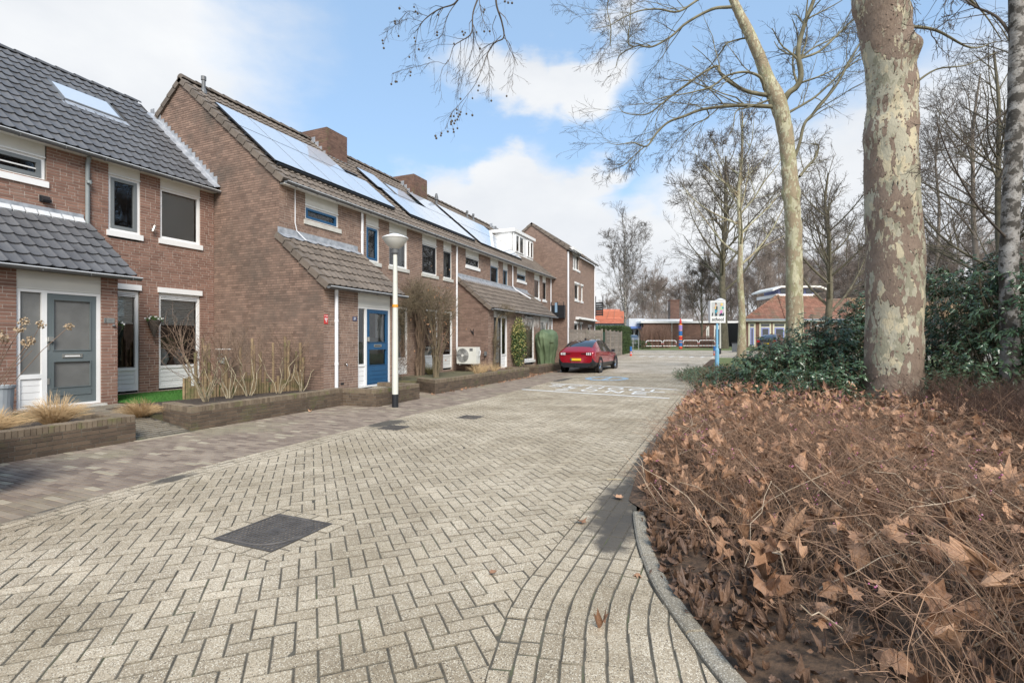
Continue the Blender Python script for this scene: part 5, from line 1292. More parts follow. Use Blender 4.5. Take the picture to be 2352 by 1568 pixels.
# climbing shrubs and other bushes along the row
cl_m = material('climber_bark', (.10, .065, .045), (.21, .15, .10), .95, 7, rndamt=.5)
olive = material('olive_twig', (.095, .078, .048), (.21, .165, .105), .95, 7, rndamt=.6)
t = thing('climbing_shrub', 'thick trunked climber growing flat on the wall between the white framed ground floor windows', 'climber', (-10.1, 15.2, .3))
P = []
for k in range(16):
    y0 = 15.2 + rng.normal(0, .12); y1 = 15.2 + rng.normal(0, .18); P.append([(-10.15 + rng.random() * .15, y0 + (y1 - y0) * q / 5 + rng.normal(0, .04), .25 + q * .52) for q in range(6)])
MB().tubes(np.array(P), np.tile(np.array([.05, .04, .035, .032, .03, .022]), (16, 1)), 6).obj('trunk', cl_m, t)
def twig_cloud(parent, c, rad, n, k=4, ln=.45, r=.004, mat=None, name='twigs', up=.4, seed=1):
    rs_ = np.random.default_rng(seed); d = rs_.normal(0, 1, (n, 3)); d /= np.linalg.norm(d, axis=1, keepdims=True); s_ = rs_.random((n, 1)) ** .45
    b = np.array(c) + d * s_ * np.array(rad) * .8; dirs = rs_.normal(0, .7, (n, 3)) + d * .6 + np.array((0, 0, up)); dirs /= np.linalg.norm(dirs, axis=1, keepdims=True)
    l_ = ln * rs_.uniform(.4, 1.1, (n, 1)); P = np.stack([b + dirs * l_ * q / (k - 1) + (rs_.normal(0, ln * .06, (n, 3)) if q else 0) for q in range(k)], 1)
    MB().tubes(P, np.tile(np.linspace(r, r * .35, k), (n, 1)), 3).obj(name, mat or olive, parent, kind='stuff'); return P[:, -1]
twig_cloud(t, (-9.95, 14.9, 3.05), (.35, 1.1, .65), 700, ln=.6, r=.005, seed=3); twig_cloud(t, (-9.9, 14.2, 2.7), (.25, .6, .4), 350, seed=4); twig_cloud(t, (-9.9, 13.6, 1.9), (.2, .35, .9), 380, seed=5)
t = thing('tall_shrub', 'tall bare rose bush arching from the bed before the wall, some brown leaves left', 'shrub', (-9.0, 14.55, .3))
P = []; 
for k in range(34):
    a = rng.uniform(0, 6.28); s_ = rng.uniform(.1, .75); p = np.array((-9.0, 14.5, .28)); h = rng.uniform(1.6, 3.0); pl_ = [p + np.array((math.cos(a), math.sin(a), 0)) * .07]
    for q in range(1, 6): pl_.append(p + np.array((math.cos(a) * s_ * (q / 5) ** 1.3 * .8, math.sin(a) * s_ * (q / 5) ** 1.3 + q * .05, h * q / 5)) + rng.normal(0, .04, 3))
    P.append(pl_)
MB().tubes(np.array(P), np.tile(np.array([.022, .018, .014, .011, .008, .004]), (34, 1)), 5).obj('stems', olive, t)
twig_cloud(t, (-9.0, 14.75, 2.6), (.6, .95, .85), 900, ln=.55, r=.005, seed=7); twig_cloud(t, (-9.0, 14.6, 1.6), (.35, .45, .8), 350, ln=.35, seed=8, mat=twig_d)
brown_leaf = material('brown_leaf', (.20, .10, .052), (.45, .26, .145), .75, 9, rndamt=.7, bump=.3, bscale=120)
C_ = np.array((-9.0, 14.7, 2.3)) + rng.normal(0, 1, (110, 3)) * np.array((.3, .4, .7)); leaves_mb(C_, .08, .05, up=-.8).obj('dead_leaves', brown_leaf, t, kind='stuff')
t = thing('small_shrub', 'small bare twiggy shrub beside the lamp post behind the wall', 'shrub', (-9.2, 12.9, .1)); twig_cloud(t, (-9.2, 12.95, .9), (.3, .35, .8), 260, ln=.5, mat=twig_d, up=1.2, seed=9)
t = thing('rose_bush', 'arching climber framing the black door of the far porch', 'climber', (-8.8, 18.5, .3))
P = []
for k in range(10): P.append([(-8.75 + rng.normal(0, .03), 18.55 + rng.normal(0, .05), .2 + q * .45) for q in range(4)] + [(-8.7, 18.7 + q * .5 + rng.normal(0, .05), 2.0 + [.45, .62, .66][q]) for q in range(3)])
MB().tubes(np.array(P), np.full((10, 7), .014), 4).obj('stems', olive, t)
twig_cloud(t, (-8.7, 19.5, 2.75), (.15, 1.1, .25), 420, ln=.35, seed=11); twig_cloud(t, (-8.7, 18.6, 1.4), (.12, .2, 1.0), 300, ln=.25, seed=12)
t = thing('evergreen_shrub', 'tall green and yellow variegated bush right of the black door', 'shrub', (-8.55, 20.9, .3))
n_ = 2600; d = rdir(n_); C_ = np.array((-8.6, 20.75, 1.45)) + d * (rng.random((n_, 1)) ** .4) * np.array((.3, .55, 1.15)); ylw = rng.random(n_) < (.25 + .35 * (C_[:, 2] > 1.9))
vg_g = material('bush_green', (.03, .065, .018), (.08, .14, .035), .6, 6, rndamt=.6); vg_y = material('bush_yellow', (.36, .33, .10), (.52, .47, .20), .7, 6, rndamt=.6)
leaves_mb(C_[~ylw], .085, .045).obj('leaves', vg_g, t, kind='stuff'); leaves_mb(C_[ylw], .08, .045).obj('yellow_leaves', vg_y, t, kind='stuff')
MB().tubes([[(-8.6, 20.8, .2), (-8.6, 20.75, 1.2), (-8.6, 20.8, 2.2)]], [[.04, .03, .02]], 6).obj('stem', olive, t); twig_cloud(t, (-8.55, 21.3, 1.5), (.2, .5, 1.1), 500, seed=14)
t = thing('low_plants', 'dark green strappy leaved plant in the bed below the frosted window', 'plant', (-9.6, 3.4, .3))
n_ = 260; a = rng.uniform(0, 6.28, n_); ctr = np.array([(-9.7, 3.0 + .35 * (i % 5), .29) for i in range(n_)]); D_ = np.stack([np.cos(a), np.sin(a), rng.uniform(.5, 1.5, n_)], 1); D_ /= np.linalg.norm(D_, axis=1, keepdims=True)
leaves_mb(ctr, .32, .02, droop=.6, D_=D_).obj('leaves', material('dark_strap_leaf', (.02, .045, .02), (.05, .09, .04), .5, 8, rndamt=.5), t, kind='stuff')
t = thing('dried_hydrangea', 'bare hydrangea with dried tan flower heads at the left edge by the porch', 'shrub', (-10.6, 3.9, .3))
P = []; hd = []
for k in range(12):
    e = np.array((-10.35 + rng.normal(0, .12), 4.15 + rng.normal(0, .32), 1.5 + rng.uniform(-.3, .4))); b = np.array((-10.6, 3.8, .28)); P.append([b, b * .6 + e * .4 + rng.normal(0, .03, 3), b * .25 + e * .75 + rng.normal(0, .03, 3), e]); hd.append(e)
MB().tubes(np.array(P), np.tile([.007, .006, .005, .004], (12, 1)), 4).obj('stems', twig_d, t)
for e in hd[:8]: leaves_mb(e + rdir(70) * rng.random((70, 1)) ** .3 * .065, .035, .03, fold=.1).obj('flower_head', material('dry_flower', (.36, .26, .16), (.56, .44, .30), .9, 12, rndamt=.5) if 'dry_flower' not in MAT else MAT['dry_flower'], t)
t = thing('wicker_basket', 'cone shaped wicker wall basket with white flowers between two ground floor windows', 'hanging basket', (X19 + .17, 7.63, 1.6))
wick = material('wicker', (.075, .06, .05), (.16, .13, .11), .9, 40, bump=1, bscale=160)
m_ = MB().lathe([(.012, 1.60), (.05, 1.72), (.10, 1.86), (.145, 1.98), (.15, 2.0)], (X19 + .17, 7.63, 0), 14); m_.obj('basket', wick, t)
for k in range(7): r_ = .03 + k * .018; m_ = MB(); a = np.linspace(0, 2 * math.pi, 15); m_.tubes([[(X19 + .17 + r_ * math.cos(q), 7.63 + r_ * math.sin(q), 1.66 + k * .052) for q in a]], [[.006] * 15], 3); m_.obj('weave_ring', wick, t)
m_ = MB().tubes([[(X19 + .03, 7.56, 2.0), (X19 + .02, 7.6, 2.12), (X19 + .02, 7.66, 2.12), (X19 + .03, 7.70, 2.0)]], [[.006] * 4], 4); m_.obj('hanger', wick, t)
def flowers(t, c, rad, ng, nw):
    leaves_mb(np.array(c) + rdir(ng) * rng.random((ng, 1)) ** .4 * np.array(rad), .055, .03).obj('leaves', leafg, t, kind='stuff')
    m_ = MB()
    for k in range(nw):
        p = np.array(c) + rdir(1)[0] * np.array(rad) * 1.05; p[2] = abs(p[2] - c[2]) * .7 + c[2] + .01
        V_ = [p + .022 * np.array((.4, math.cos(q), math.sin(q))) for q in np.linspace(0, 2 * math.pi, 6)[:-1]]; m_.add(V_ + [p + np.array((.012, 0, 0))], [(i, (i + 1) % 5, 5) for i in range(5)])
    m_.obj('flowers', white_fl, t, kind='stuff')
flowers(t, (X19 + .17, 7.63, 2.02), (.14, .19, .07), 150, 16)
t = thing('wall_basket', 'dark wall pot with white flowers half hidden behind the porch corner', 'hanging basket', (X19 + .9, 6.35, 1.8))
m_ = MB().lathe([(.03, 1.62), (.09, 1.75), (.10, 1.82)], (XP - .25, 6.28, 0), 12); m_.obj('pot', black_m, t); flowers(t, (XP - .25, 6.28, 1.84), (.10, .12, .07), 70, 9)
m_ = MB().tubes([[(XP - .25, 6.17, 1.82), (XP - .25, 6.25, 1.82)]], [[.008, .008]], 4); m_.obj('bracket', black_m, t)
# indoor plants on the sill
pot_m = material('white_ceramic', (.82, .82, .80), None, .3)
for k, (y, lab) in enumerate(((8.08, 'left white vase with leafy plant on the window sill of the grey door house'), (8.46, 'right white vase with leafy plant on the window sill of the grey door house'))):
    t = thing('plant_vase', lab, 'potted plant', (X19 - .25, y, .93), 0, 'white vases in the window')
    m_ = MB().lathe([(.07, .93), (.115, 1.04), (.12, 1.12), (.095, 1.22), (.035, 1.30), (.03, 1.33)], (X19 - .22, y, 0), 16); m_.obj('vase', pot_m, t, smooth=True)
    leaves_mb(np.array((X19 - .22, y, 1.48)) + rdir(60) * rng.random((60, 1)) ** .5 * np.array((.07, .17, .13)), .13, .10, fold=.2).obj('leaves', leafg, t, kind='stuff')
t = thing('wicker_lantern', 'wicker basket with arched handle behind the narrow ground floor window', 'basket', (X19 - .25, 6.85, .9))
m_ = MB().lathe([(.12, .92), (.15, 1.05), (.14, 1.18), (.10, 1.24)], (X19 - .25, 6.80, 0), 14); m_.obj('basket', material('straw_weave', (.30, .23, .13), (.45, .36, .22), .9, 60, bump=1, bscale=120), t)
m_ = MB().tubes([[(X19 - .25, 6.68, 1.2), (X19 - .25, 6.72, 1.38), (X19 - .25, 6.80, 1.44), (X19 - .25, 6.88, 1.38), (X19 - .25, 6.92, 1.2)]], [[.01] * 5], 5); m_.obj('handle', MAT['straw_weave'], t)
pm = MB(); pm.box(X19 - .42, X19 - .12, 6.3, 8.9, .80, .905); so_ = pm.obj('inner_window_sill', white_m, h19)
# grey planter pot at the far left, bird feeder in the corner
t = thing('zinc_planter', 'round grey planter pot at the left edge beside the porch', 'planter', (-10.75, 4.25, .3))
m_ = MB().lathe([(.19, .29), (.215, .75), (.23, .76), (.23, .80), (.205, .80), (.2, .74), (0, .74)], (-10.70, 4.13, 0), 24); m_.obj('pot', material('zinc_grey', (.30, .33, .35), (.40, .43, .45), .6, 5), t, smooth=False)
m_ = MB(); m_.lathe([(0, .742), (.2, .742)], (-10.70, 4.13, 0), 16); m_.obj('pot_soil', soil_m, t)
t = thing('bird_table', 'small grey planter table with white flowers on a wooden stake in the corner', 'bird table', (-11.6, 8.75, .28))
m_ = MB(); m_.box(-11.62, -11.59, 8.70, 8.73, .28, .95); m_.box(-11.62, -11.59, 8.77, 8.80, .28, .95); m_.obj('stake', wood_m, t)
m_ = MB(); m_.lathe([(.09, .95), (.15, 1.08), (.155, 1.10)], (-11.6, 8.75, 0), 14); m_.obj('bowl', material('grey_bowl', (.4, .4, .38), None, .6), t)
m_ = MB(); m_.box(-11.72, -11.48, 8.60, 8.90, 1.30, 1.32); m_.obj('lid', white_m, t); m_ = MB(); m_.box(-11.61, -11.59, 8.62, 8.64, 1.08, 1.30); m_.box(-11.61, -11.59, 8.86, 8.88, 1.08, 1.30); m_.obj('lid_rod', steel, t); flowers(t, (-11.6, 8.75, 1.13), (.1, .12, .06), 60, 6)
t = thing('ground_plants', 'low green plants in the corner of the lawn by the gable wall', 'plant', (-10.9, 8.6, .29)); C_ = np.array((-10.9, 8.5, .42)) + rng.normal(0, 1, (420, 3)) * np.array((.25, .45, .09)); leaves_mb(C_, .07, .035).obj('leaves', leafg, t, kind='stuff')

# ------------------------------------------------------------------ heat pump
hpw = material('heat_pump_case', (.66, .66, .61), (.72, .72, .68), .45, 3)
t = thing('heat_pump', 'cream outdoor heat pump unit with round fan grille on the porch side wall', 'heat pump', (-9.55, 17.8, .56))
hx0, hx1, hz0, hz1, hy = -9.98, -9.10, .62, 1.28, 17.62
m_ = MB(); m_.box(hx0, hx1, hy, hy + .32, hz0, hz1); m_.obj('case', hpw, t)
m_ = MB(); c_ = (hx0 + .27, hz0 + .33)
for r_ in (.06, .10, .14, .18, .22, .255, .28): m_.tubes([[(c_[0] + r_ * math.cos(q), hy - .012, c_[1] + r_ * math.sin(q)) for q in np.linspace(0, 2 * math.pi, 25)]], [[.0045] * 25], 4)
m_.obj('fan_grille', hpw, t, kind='stuff')
m_ = MB(); m_.add([(c_[0] + .275 * math.cos(q), hy - .003, c_[1] + .275 * math.sin(q)) for q in np.linspace(0, 2 * math.pi, 25)[:-1]] + [(c_[0], hy - .003, c_[1])], [((i + 1) % 24, i, 24) for i in range(24)]); m_.obj('fan_recess', material('fan_dark', (.09, .09, .095), None, .5), t)
for k in range(3): a = k * 2.094; m_ = MB(); m_.add([(c_[0], hy - .006, c_[1]), (c_[0] + .25 * math.cos(a), hy - .005, c_[1] + .25 * math.sin(a)), (c_[0] + .26 * math.cos(a + .8), hy - .008, c_[1] + .26 * math.sin(a + .8))], [(2, 1, 0)]); m_.obj('fan_blade', material('fan_blade_grey', (.22, .22, .22), None, .4) if 'fan_blade_grey' not in MAT else MAT['fan_blade_grey'], t)
m_ = MB(); m_.add([(c_[0] + .05 * math.cos(q), hy - .016, c_[1] + .05 * math.sin(q)) for q in np.linspace(0, 2 * math.pi, 13)[:-1]] + [(c_[0], hy - .018, c_[1])], [((i + 1) % 12, i, 12) for i in range(12)]); m_.obj('fan_hub', hpw, t)
m_ = MB(); m_.box(hx1 - .30, hx1 - .16, hy - .004, hy, hz1 - .16, hz1 - .05); m_.obj('badge', gutter_m, t)
m_ = MB(); m_.tubes([[(hx1, hy + .1, .95), (hx1 + .1, hy + .1, .95), (hx1 + .12, hy + .12, 1.12), (hx1 + .05, hy + .2, 1.15)]], [[.02] * 4], 6); m_.obj('pipe_cover', pvc, t)
m_ = MB(); m_.box(hx0 + .1, hx0 + .16, hy, hy + .55, .56, .62); m_.box(hx1 - .16, hx1 - .1, hy, hy + .55, .56, .62); m_.obj('bracket', steel, t)
t = thing('isolator_switch', 'small dark switch with looped cable on the brick wall beside the heat pump', 'switch', (-9.0, 18.15, 1.0)); m_ = MB(); m_.box(-9.0, -8.92, 18.10, 18.19, .93, 1.10); m_.obj('box', gutter_m, t); m_ = MB().tubes([[(-8.96, 18.14, .93), (-9.0, 18.12, .8), (-9.1, 18.12, .82)]], [[.01] * 3], 4); m_.obj('cable', black_m, t)
t = thing('wall_ornament', 'small dark metal bird shaped ornament on the porch side wall', 'ornament', (-9.55, 18.18, 1.9))
m_ = MB().tubes([[(-9.66, 18.17, 2.0), (-9.6, 18.16, 1.9), (-9.52, 18.16, 1.86), (-9.5, 18.16, 1.75)], [(-9.5, 18.17, 2.02), (-9.53, 18.16, 1.94), (-9.53, 18.16, 1.86), (-9.58, 18.16, 1.8)]], [[.006, .018, .02, .008]] * 2, 5); m_.obj('bird_shape', black_m, t)
# ------------------------------------------------------------------ green cloth cover in front of the last porch
t = thing('covered_object', 'bulky object wrapped in a green cloth cover, standing behind the low wall', 'cloth cover', (-8.2, 23.4, .35))
cx, cy = -8.45, 24.0; nu, nv = 150, 30; V = []
for j in range(nv):
    v = j / (nv - 1)
    for i in range(nu):
        a = i / nu * 2 * math.pi
        prof = np.interp(v, [0, .1, .3, .5, .72, .86, .95, 1], [.62, .62, .70, .82, .88, .78, .48, .0])
        fold = .045 * math.sin(a * 5 + 1.2 + 2.6 * v + 1.5 * math.sin(2 * a)) * (1 - v) ** .5 + .10 * mnoise.noise(Vector((2.2 * math.cos(a), 2.2 * math.sin(a), v * 1.6))) + .06 * mnoise.noise(Vector((6 * math.cos(a + v * .5), 6 * math.sin(a + v * .5), v * 2.5)))
        fold += -.13 * (1 - v) ** .8 * (1 - abs(math.sin(a * 6 + 1.3 * math.sin(a * 2 + 1) + 1.1 * v)) ** .55) + .03 * mnoise.noise(Vector((9 * math.cos(a), 9 * math.sin(a), v * 7)))
        r = prof * (1 + fold * 1.1); z = .36 + 1.72 * np.interp(v, [0, .8, .92, 1], [0, .84, .96, 1.0]) + (.06 * math.sin(a * 3) if v > .6 and v < 1 else 0)
        V.append((cx + r * math.cos(a) * .62, cy + r * math.sin(a) * 1.0, z + (.03 * math.sin(a * 9) if j == 0 else 0)))
idx = np.arange(nu * nv).reshape(nv, nu); f = np.stack([idx[:-1], np.roll(idx, -1, 1)[:-1], np.roll(idx, -1, 1)[1:], idx[1:]], -1).reshape(-1, 4)
MB().add(V, f, .5).obj('cover', material('green_cloth', (.085, .125, .06), (.15, .20, .11), .75, 3, bump=.3, bscale=60), t, smooth=True)
m_ = MB(); m_.box(cx - .15, cx + .15, cy - .2, cy + .2, .3, .6); m_.obj('foot', gutter_m, t)

# ------------------------------------------------------------------ lamp post on the pavement
lp_m = material('lamp_post_paint', (.62, .62, .55), (.70, .70, .63), .45, 2, col3=(.50, .52, .40), c3scale=3, c3lo=.6, c3hi=.8)
lx, ly = -7.0, 9.53
t = thing('street_lamp', 'cream street lamp with wide dish shade and black foot standing on the pavement', 'street lamp', (lx, ly, 0))
m_ = MB(); m_.lathe([(.072, 0), (.072, .30)], (lx, ly, 0), 20); m_.obj('foot', black_m, t, smooth=True)
m_ = MB(); m_.lathe([(.070, .30), (.066, 1.6), (.052, 2.9), (.045, 3.52)], (lx, ly, 0), 20); m_.obj('pole', lp_m, t, smooth=True)
m_ = MB(); m_.lathe([(.055, 3.48), (.075, 3.52), (.075, 3.60), (.06, 3.62)], (lx, ly, 0), 20); m_.obj('collar', gutter_m, t, smooth=False)
shade_m = material('lamp_glass', (.60, .60, .57), (.70, .70, .67), .3, 3, coat=.3)
m_ = MB(); m_.lathe([(.06, 3.60), (.16, 3.67), (.24, 3.76), (.285, 3.84)], (lx, ly, 0), 28); m_.obj('lamp_shade', shade_m, t, smooth=True)
m_ = MB(); m_.lathe([(.285, 3.84), (.297, 3.845), (.295, 3.862), (.2, 3.905), (.09, 3.945), (.03, 3.955), (0, 3.957)], (lx, ly, 0), 28); m_.obj('cap', white_m, t, smooth=True)
m_ = MB(); m_.lathe([(.0665, 2.28), (.0665, 2.34)], (lx, ly, 0), 20); m_.obj('sticker', material('orange_sticker', (.8, .33, .03), None, .5), t)
m_ = MB(); m_.lathe([(.0675, 2.27), (.0675, 2.272)], (lx, ly, 0), 20); m_.obj('band', gutter_m, t)
# ------------------------------------------------------------------ trees
def bark_material(name, cols, scale=1.0, moss=None):
    """flaking plane bark: pale fresh patches, olive and grey ones, brown plates that lift at their rims"""
    m = bpy.data.materials.new(name); m.use_nodes = True; t = m.node_tree; b = t.nodes['Principled BSDF']; b.inputs['Roughness'].default_value = .85
    geo = N(t, 'ShaderNodeNewGeometry'); st = vmath(t, 'MULTIPLY', geo.outputs['Position'], (scale * 1.15, scale * 1.15, scale * .5))
    def nse(s, d=5, r=.6, off=0):
        n = N(t, 'ShaderNodeTexNoise'); n.inputs['Scale'].default_value = s; n.inputs['Detail'].default_value = d; n.inputs['Roughness'].default_value = r
        a = vmath(t, 'ADD', st.outputs[0], (off, off * .7, off * 1.3)); L(t, a.outputs[0], n.inputs['Vector']); return n.outputs['Fac']
    def thr(f, lo, hi):
        r = N(t, 'ShaderNodeMapRange'); L(t, f, r.inputs['Value']); r.inputs['From Min'].default_value = lo; r.inputs['From Max'].default_value = hi; return r.outputs[0]
    def mixc(f, a, c):
        x = N(t, 'ShaderNodeMix', data_type='RGBA'); L(t, f, x.inputs['Factor'])
        if isinstance(a, tuple): x.inputs['A'].default_value = (*a, 1)
        else: L(t, a, x.inputs['A'])
        if isinstance(c, tuple): x.inputs['B'].default_value = (*c, 1)
        else: L(t, c, x.inputs['B'])
        return x.outputs['Result']
    # jagged cell edges: voronoi cells each get one value
    wob = N(t, 'ShaderNodeTexNoise'); wob.inputs['Scale'].default_value = 9; L(t, st.outputs[0], wob.inputs['Vector'])
    wv_ = vmath(t, 'SUBTRACT', wob.outputs['Color'], (.5, .5, .5)); wv_ = vmath(t, 'SCALE', wv_.outputs[0], .16); wv_ = vmath(t, 'ADD', st.outputs[0], wv_.outputs[0])
    vo = N(t, 'ShaderNodeTexVoronoi'); vo.inputs['Scale'].default_value = 9.5; L(t, wv_.outputs[0], vo.inputs['Vector'])
    sp = N(t, 'ShaderNodeSeparateColor'); L(t, vo.outputs['Color'], sp.inputs[0])
    big = nse(1.5, 4, .55); cell = sp.outputs['Red']; cell2 = sp.outputs['Green']
    spz = N(t, 'ShaderNodeSeparateXYZ'); L(t, geo.outputs['Position'], spz.inputs[0]); foot = thr(spz.outputs['Z'], 1.3, .4)
    plate = fmath(t, 'ADD', fmath(t, 'ADD', fmath(t, 'MULTIPLY', big, 1.9), fmath(t, 'MULTIPLY', cell, .34)), fmath(t, 'MULTIPLY', foot, .55))
    c = mixc(thr(nse(3.4, 5, .6, 7), .44, .47), cols[0], cols[1])
    c = mixc(thr(fmath(t, 'ADD', nse(2.2, 5, .6, 13), fmath(t, 'MULTIPLY', cell2, .16)), .60, .615), c, cols[2])
    pl = thr(plate, 1.13, 1.145)
    br = mixc(nse(20, 4, .6, 3), cols[3], cols[4])
    isl = thr(nse(5.5, 5, .7, 41), .585, .60); br = mixc(isl, br, mixc(thr(nse(3, 3, .5, 5), .48, .52), cols[0], cols[1]))
    c = mixc(pl, c, br)
    small = thr(fmath(t, 'ADD', nse(7, 5, .7, 21), 0.0), .655, .665); c = mixc(small, c, cols[3])
    if moss: c = mixc(thr(nse(1.1, 5, .6, 31), .52, .62), c, moss)
    mo = mixc(nse(30, 3), (.82, .82, .82), (1.12, 1.1, 1.08)); mu = N(t, 'ShaderNodeMix', data_type='RGBA', blend_type='MULTIPLY'); mu.inputs['Factor'].default_value = 1; L(t, c, mu.inputs['A']); L(t, mo, mu.inputs['B'])
    L(t, mu.outputs['Result'], b.inputs['Base Color'])
    h = fmath(t, 'ADD', fmath(t, 'MULTIPLY', pl, fmath(t, 'ADD', fmath(t, 'MULTIPLY', cell2, .7), .6)), fmath(t, 'MULTIPLY', nse(26, 3), .35)); h = fmath(t, 'ADD', h, fmath(t, 'MULTIPLY', small, .4))
    bp = N(t, 'ShaderNodeBump'); bp.inputs['Strength'].default_value = 1.0; bp.inputs['Distance'].default_value = .04; L(t, h, bp.inputs['Height']); L(t, bp.outputs[0], b.inputs['Normal'])
    return m
plane_bark = bark_material('plane_bark', ((.55, .48, .33), (.44, .41, .31), (.32, .30, .215), (.185, .13, .098), (.31, .235, .178)))
plane_bark2 = bark_material('plane_bark_pale', ((.56, .53, .36), (.47, .45, .31), (.34, .32, .19), (.30, .235, .15), (.40, .33, .22)), 1.5)
birch_bark = material('birch_bark', (.17, .15, .13), (.50, .48, .45), .8, 12, col3=(.06, .052, .042), c3scale=6, c3lo=.47, c3hi=.54, bump=.8, bscale=30)
dark_bark = material('dark_bark', (.085, .075, .05), (.17, .15, .10), .95, 4, bump=1, bscale=25)
grey_bark = material('grey_bark', (.15, .125, .10), (.26, .22, .18), .95, 4)
limb_m = material('limb_bark', (.11, .098, .062), (.27, .245, .16), .9, 3, bump=.5, bscale=30)
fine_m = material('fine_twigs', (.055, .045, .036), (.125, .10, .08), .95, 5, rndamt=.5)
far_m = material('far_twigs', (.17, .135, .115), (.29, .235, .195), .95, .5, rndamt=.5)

def spawn(P, Rr, m, lr, ang, up, k, rs_, t0=.25, wob=.16, rad=.55, lmax=None, lmin=0, droop=0):
    n, kp = P.shape[:2]; N_ = n * m; src = np.repeat(np.arange(n), m); t = rs_.uniform(t0, 1, N_) * (kp - 1); i0 = np.minimum(t.astype(int), kp - 2); fr_ = (t - i0)[:, None]
    pos = P[src, i0] * (1 - fr_) + P[src, i0 + 1] * fr_; T = P[src, i0 + 1] - P[src, i0]; T /= np.linalg.norm(T, axis=1, keepdims=True) + 1e-9
    r0 = (Rr[src, i0] * (1 - fr_[:, 0]) + Rr[src, i0 + 1] * fr_[:, 0]) * rad
    q = rs_.normal(0, 1, (N_, 3)); q -= (q * T).sum(1, keepdims=True) * T; q /= np.linalg.norm(q, axis=1, keepdims=True) + 1e-9
    a = np.radians(rs_.normal(ang, ang * .25, N_))[:, None]; D = np.cos(a) * T + np.sin(a) * q; D[:, 2] += up; D /= np.linalg.norm(D, axis=1, keepdims=True)
    plen = np.linalg.norm(np.diff(P, axis=1), axis=2).sum(1)[src]; ln = plen * lr * rs_.uniform(.55, 1.25, N_) * (1.15 - .55 * t / (kp - 1))
    if lmax: ln = np.minimum(ln, lmax)
    ln = np.maximum(ln, lmin)
    out_ = np.zeros((N_, k, 3)); out_[:, 0] = pos
    for s_ in range(1, k):
        D = D + rs_.normal(0, wob, (N_, 3)); D[:, 2] += up * .35 - droop; D /= np.linalg.norm(D, axis=1, keepdims=True); out_[:, s_] = out_[:, s_ - 1] + D * (ln / (k - 1))[:, None]
    return out_, r0[:, None] * np.linspace(1, .35, k)[None]
def resample(pl, k):
    pl = np.array(pl, float); d = np.concatenate([[0], np.cumsum(np.linalg.norm(np.diff(pl, axis=0), axis=1))]); q = np.linspace(0, d[-1], k)
    return np.stack([np.interp(q, d, pl[:, i]) for i in range(3)], 1), d
def smoothline(pts_, k):
    """Catmull-Rom through points [(Vector, r)]"""
    p = np.array([[*a, r] for a, r in pts_]); p = np.vstack([2 * p[0] - p[1], p, 2 * p[-1] - p[-2]]); out_ = []
    for i in range(1, len(p) - 2):
        for t in np.linspace(0, 1, k, endpoint=False):
            out_.append(.5 * ((2 * p[i]) + (-p[i - 1] + p[i + 1]) * t + (2 * p[i - 1] - 5 * p[i] + 4 * p[i + 1] - p[i + 2]) * t * t + (-p[i - 1] + 3 * p[i] - 3 * p[i + 1] + p[i + 2]) * t ** 3))
    out_.append(p[-2]); return np.array(out_)
def trunk_mesh(line, sides=20, rough_=.05, burls=(), rs_seed=1):
    """line (n,4) xyz r; lumpy round trunk"""
    P = line[:, :3]; T = np.gradient(P, axis=0); T /= np.linalg.norm(T, axis=1, keepdims=True)
    ref = np.array((0, 1., 0)) if abs(T[0][1]) < .7 else np.array((1., 0, 0)); U = np.cross(ref, T); U /= np.linalg.norm(U, axis=1, keepdims=True); W_ = np.cross(T, U)
    V = []
    for i in range(len(P)):
        for s_ in range(sides):
            a = s_ / sides * 2 * math.pi; d = U[i] * math.cos(a) + W_[i] * math.sin(a); r = line[i, 3]; q = P[i] + d * r
            nz_ = mnoise.noise(Vector(q * (1.0 / max(r * 1.6, .08)))) * rough_ * 1.6 + mnoise.noise(Vector(q * (1.0 / max(r * .5, .04)))) * rough_ * .6
            r2 = r * (1 + nz_)
            for (c, rad_, hgt) in burls: r2 += hgt * math.exp(-((q - np.array(c)) ** 2).sum() / rad_ ** 2)
            V.append(P[i] + d * r2)
    idx = np.arange(len(V)).reshape(len(P), sides); f = np.stack([idx[:-1], np.roll(idx, -1, 1)[:-1], np.roll(idx, -1, 1)[1:], idx[1:]], -1).reshape(-1, 4)
    return V, f
Z_FAR = 20
def crown(tree, mains, rs_, levels, matl, matf, name='crown', ball=None):
    """mains: list of (k,4) lines; levels: list of dict for spawn; first levels drawn with limb material"""
    K = 12; P = np.array([resample(m[:, :3], K)[0] for m in mains]); Rr = np.array([np.interp(np.linspace(0, 1, K), np.linspace(0, 1, len(m)), m[:, 3]) for m in mains])
    thick, fine = MB(), MB(); ends = None
    for i, lv in enumerate(levels):
        P, Rr = spawn(P, Rr, rs_=rs_, **lv); Rr = np.maximum(Rr, lv.get('k', 4) * 0 + (.0036 if Z_FAR < 25 else .0085))
        (thick if i == 0 else fine).tubes(P, Rr, 5 if i == 0 else (4 if i == 1 else 3))
    thick.obj('branches', matl, tree, smooth=True); 
    if fine.V: fine.obj('twigs', matf, tree, kind='stuff')
    return P
def to_line(pts_, Z, dz=0, k=5, s=1.0):
    """pts_ [(px, py, radius in px)] at depth Z (+dz along the way)"""
    n = len(pts_); return smoothline([(at(a, b, Z + dz * i / (n - 1)), c * Z / F_PX * s) for i, (a, b, c) in enumerate(pts_)], k)

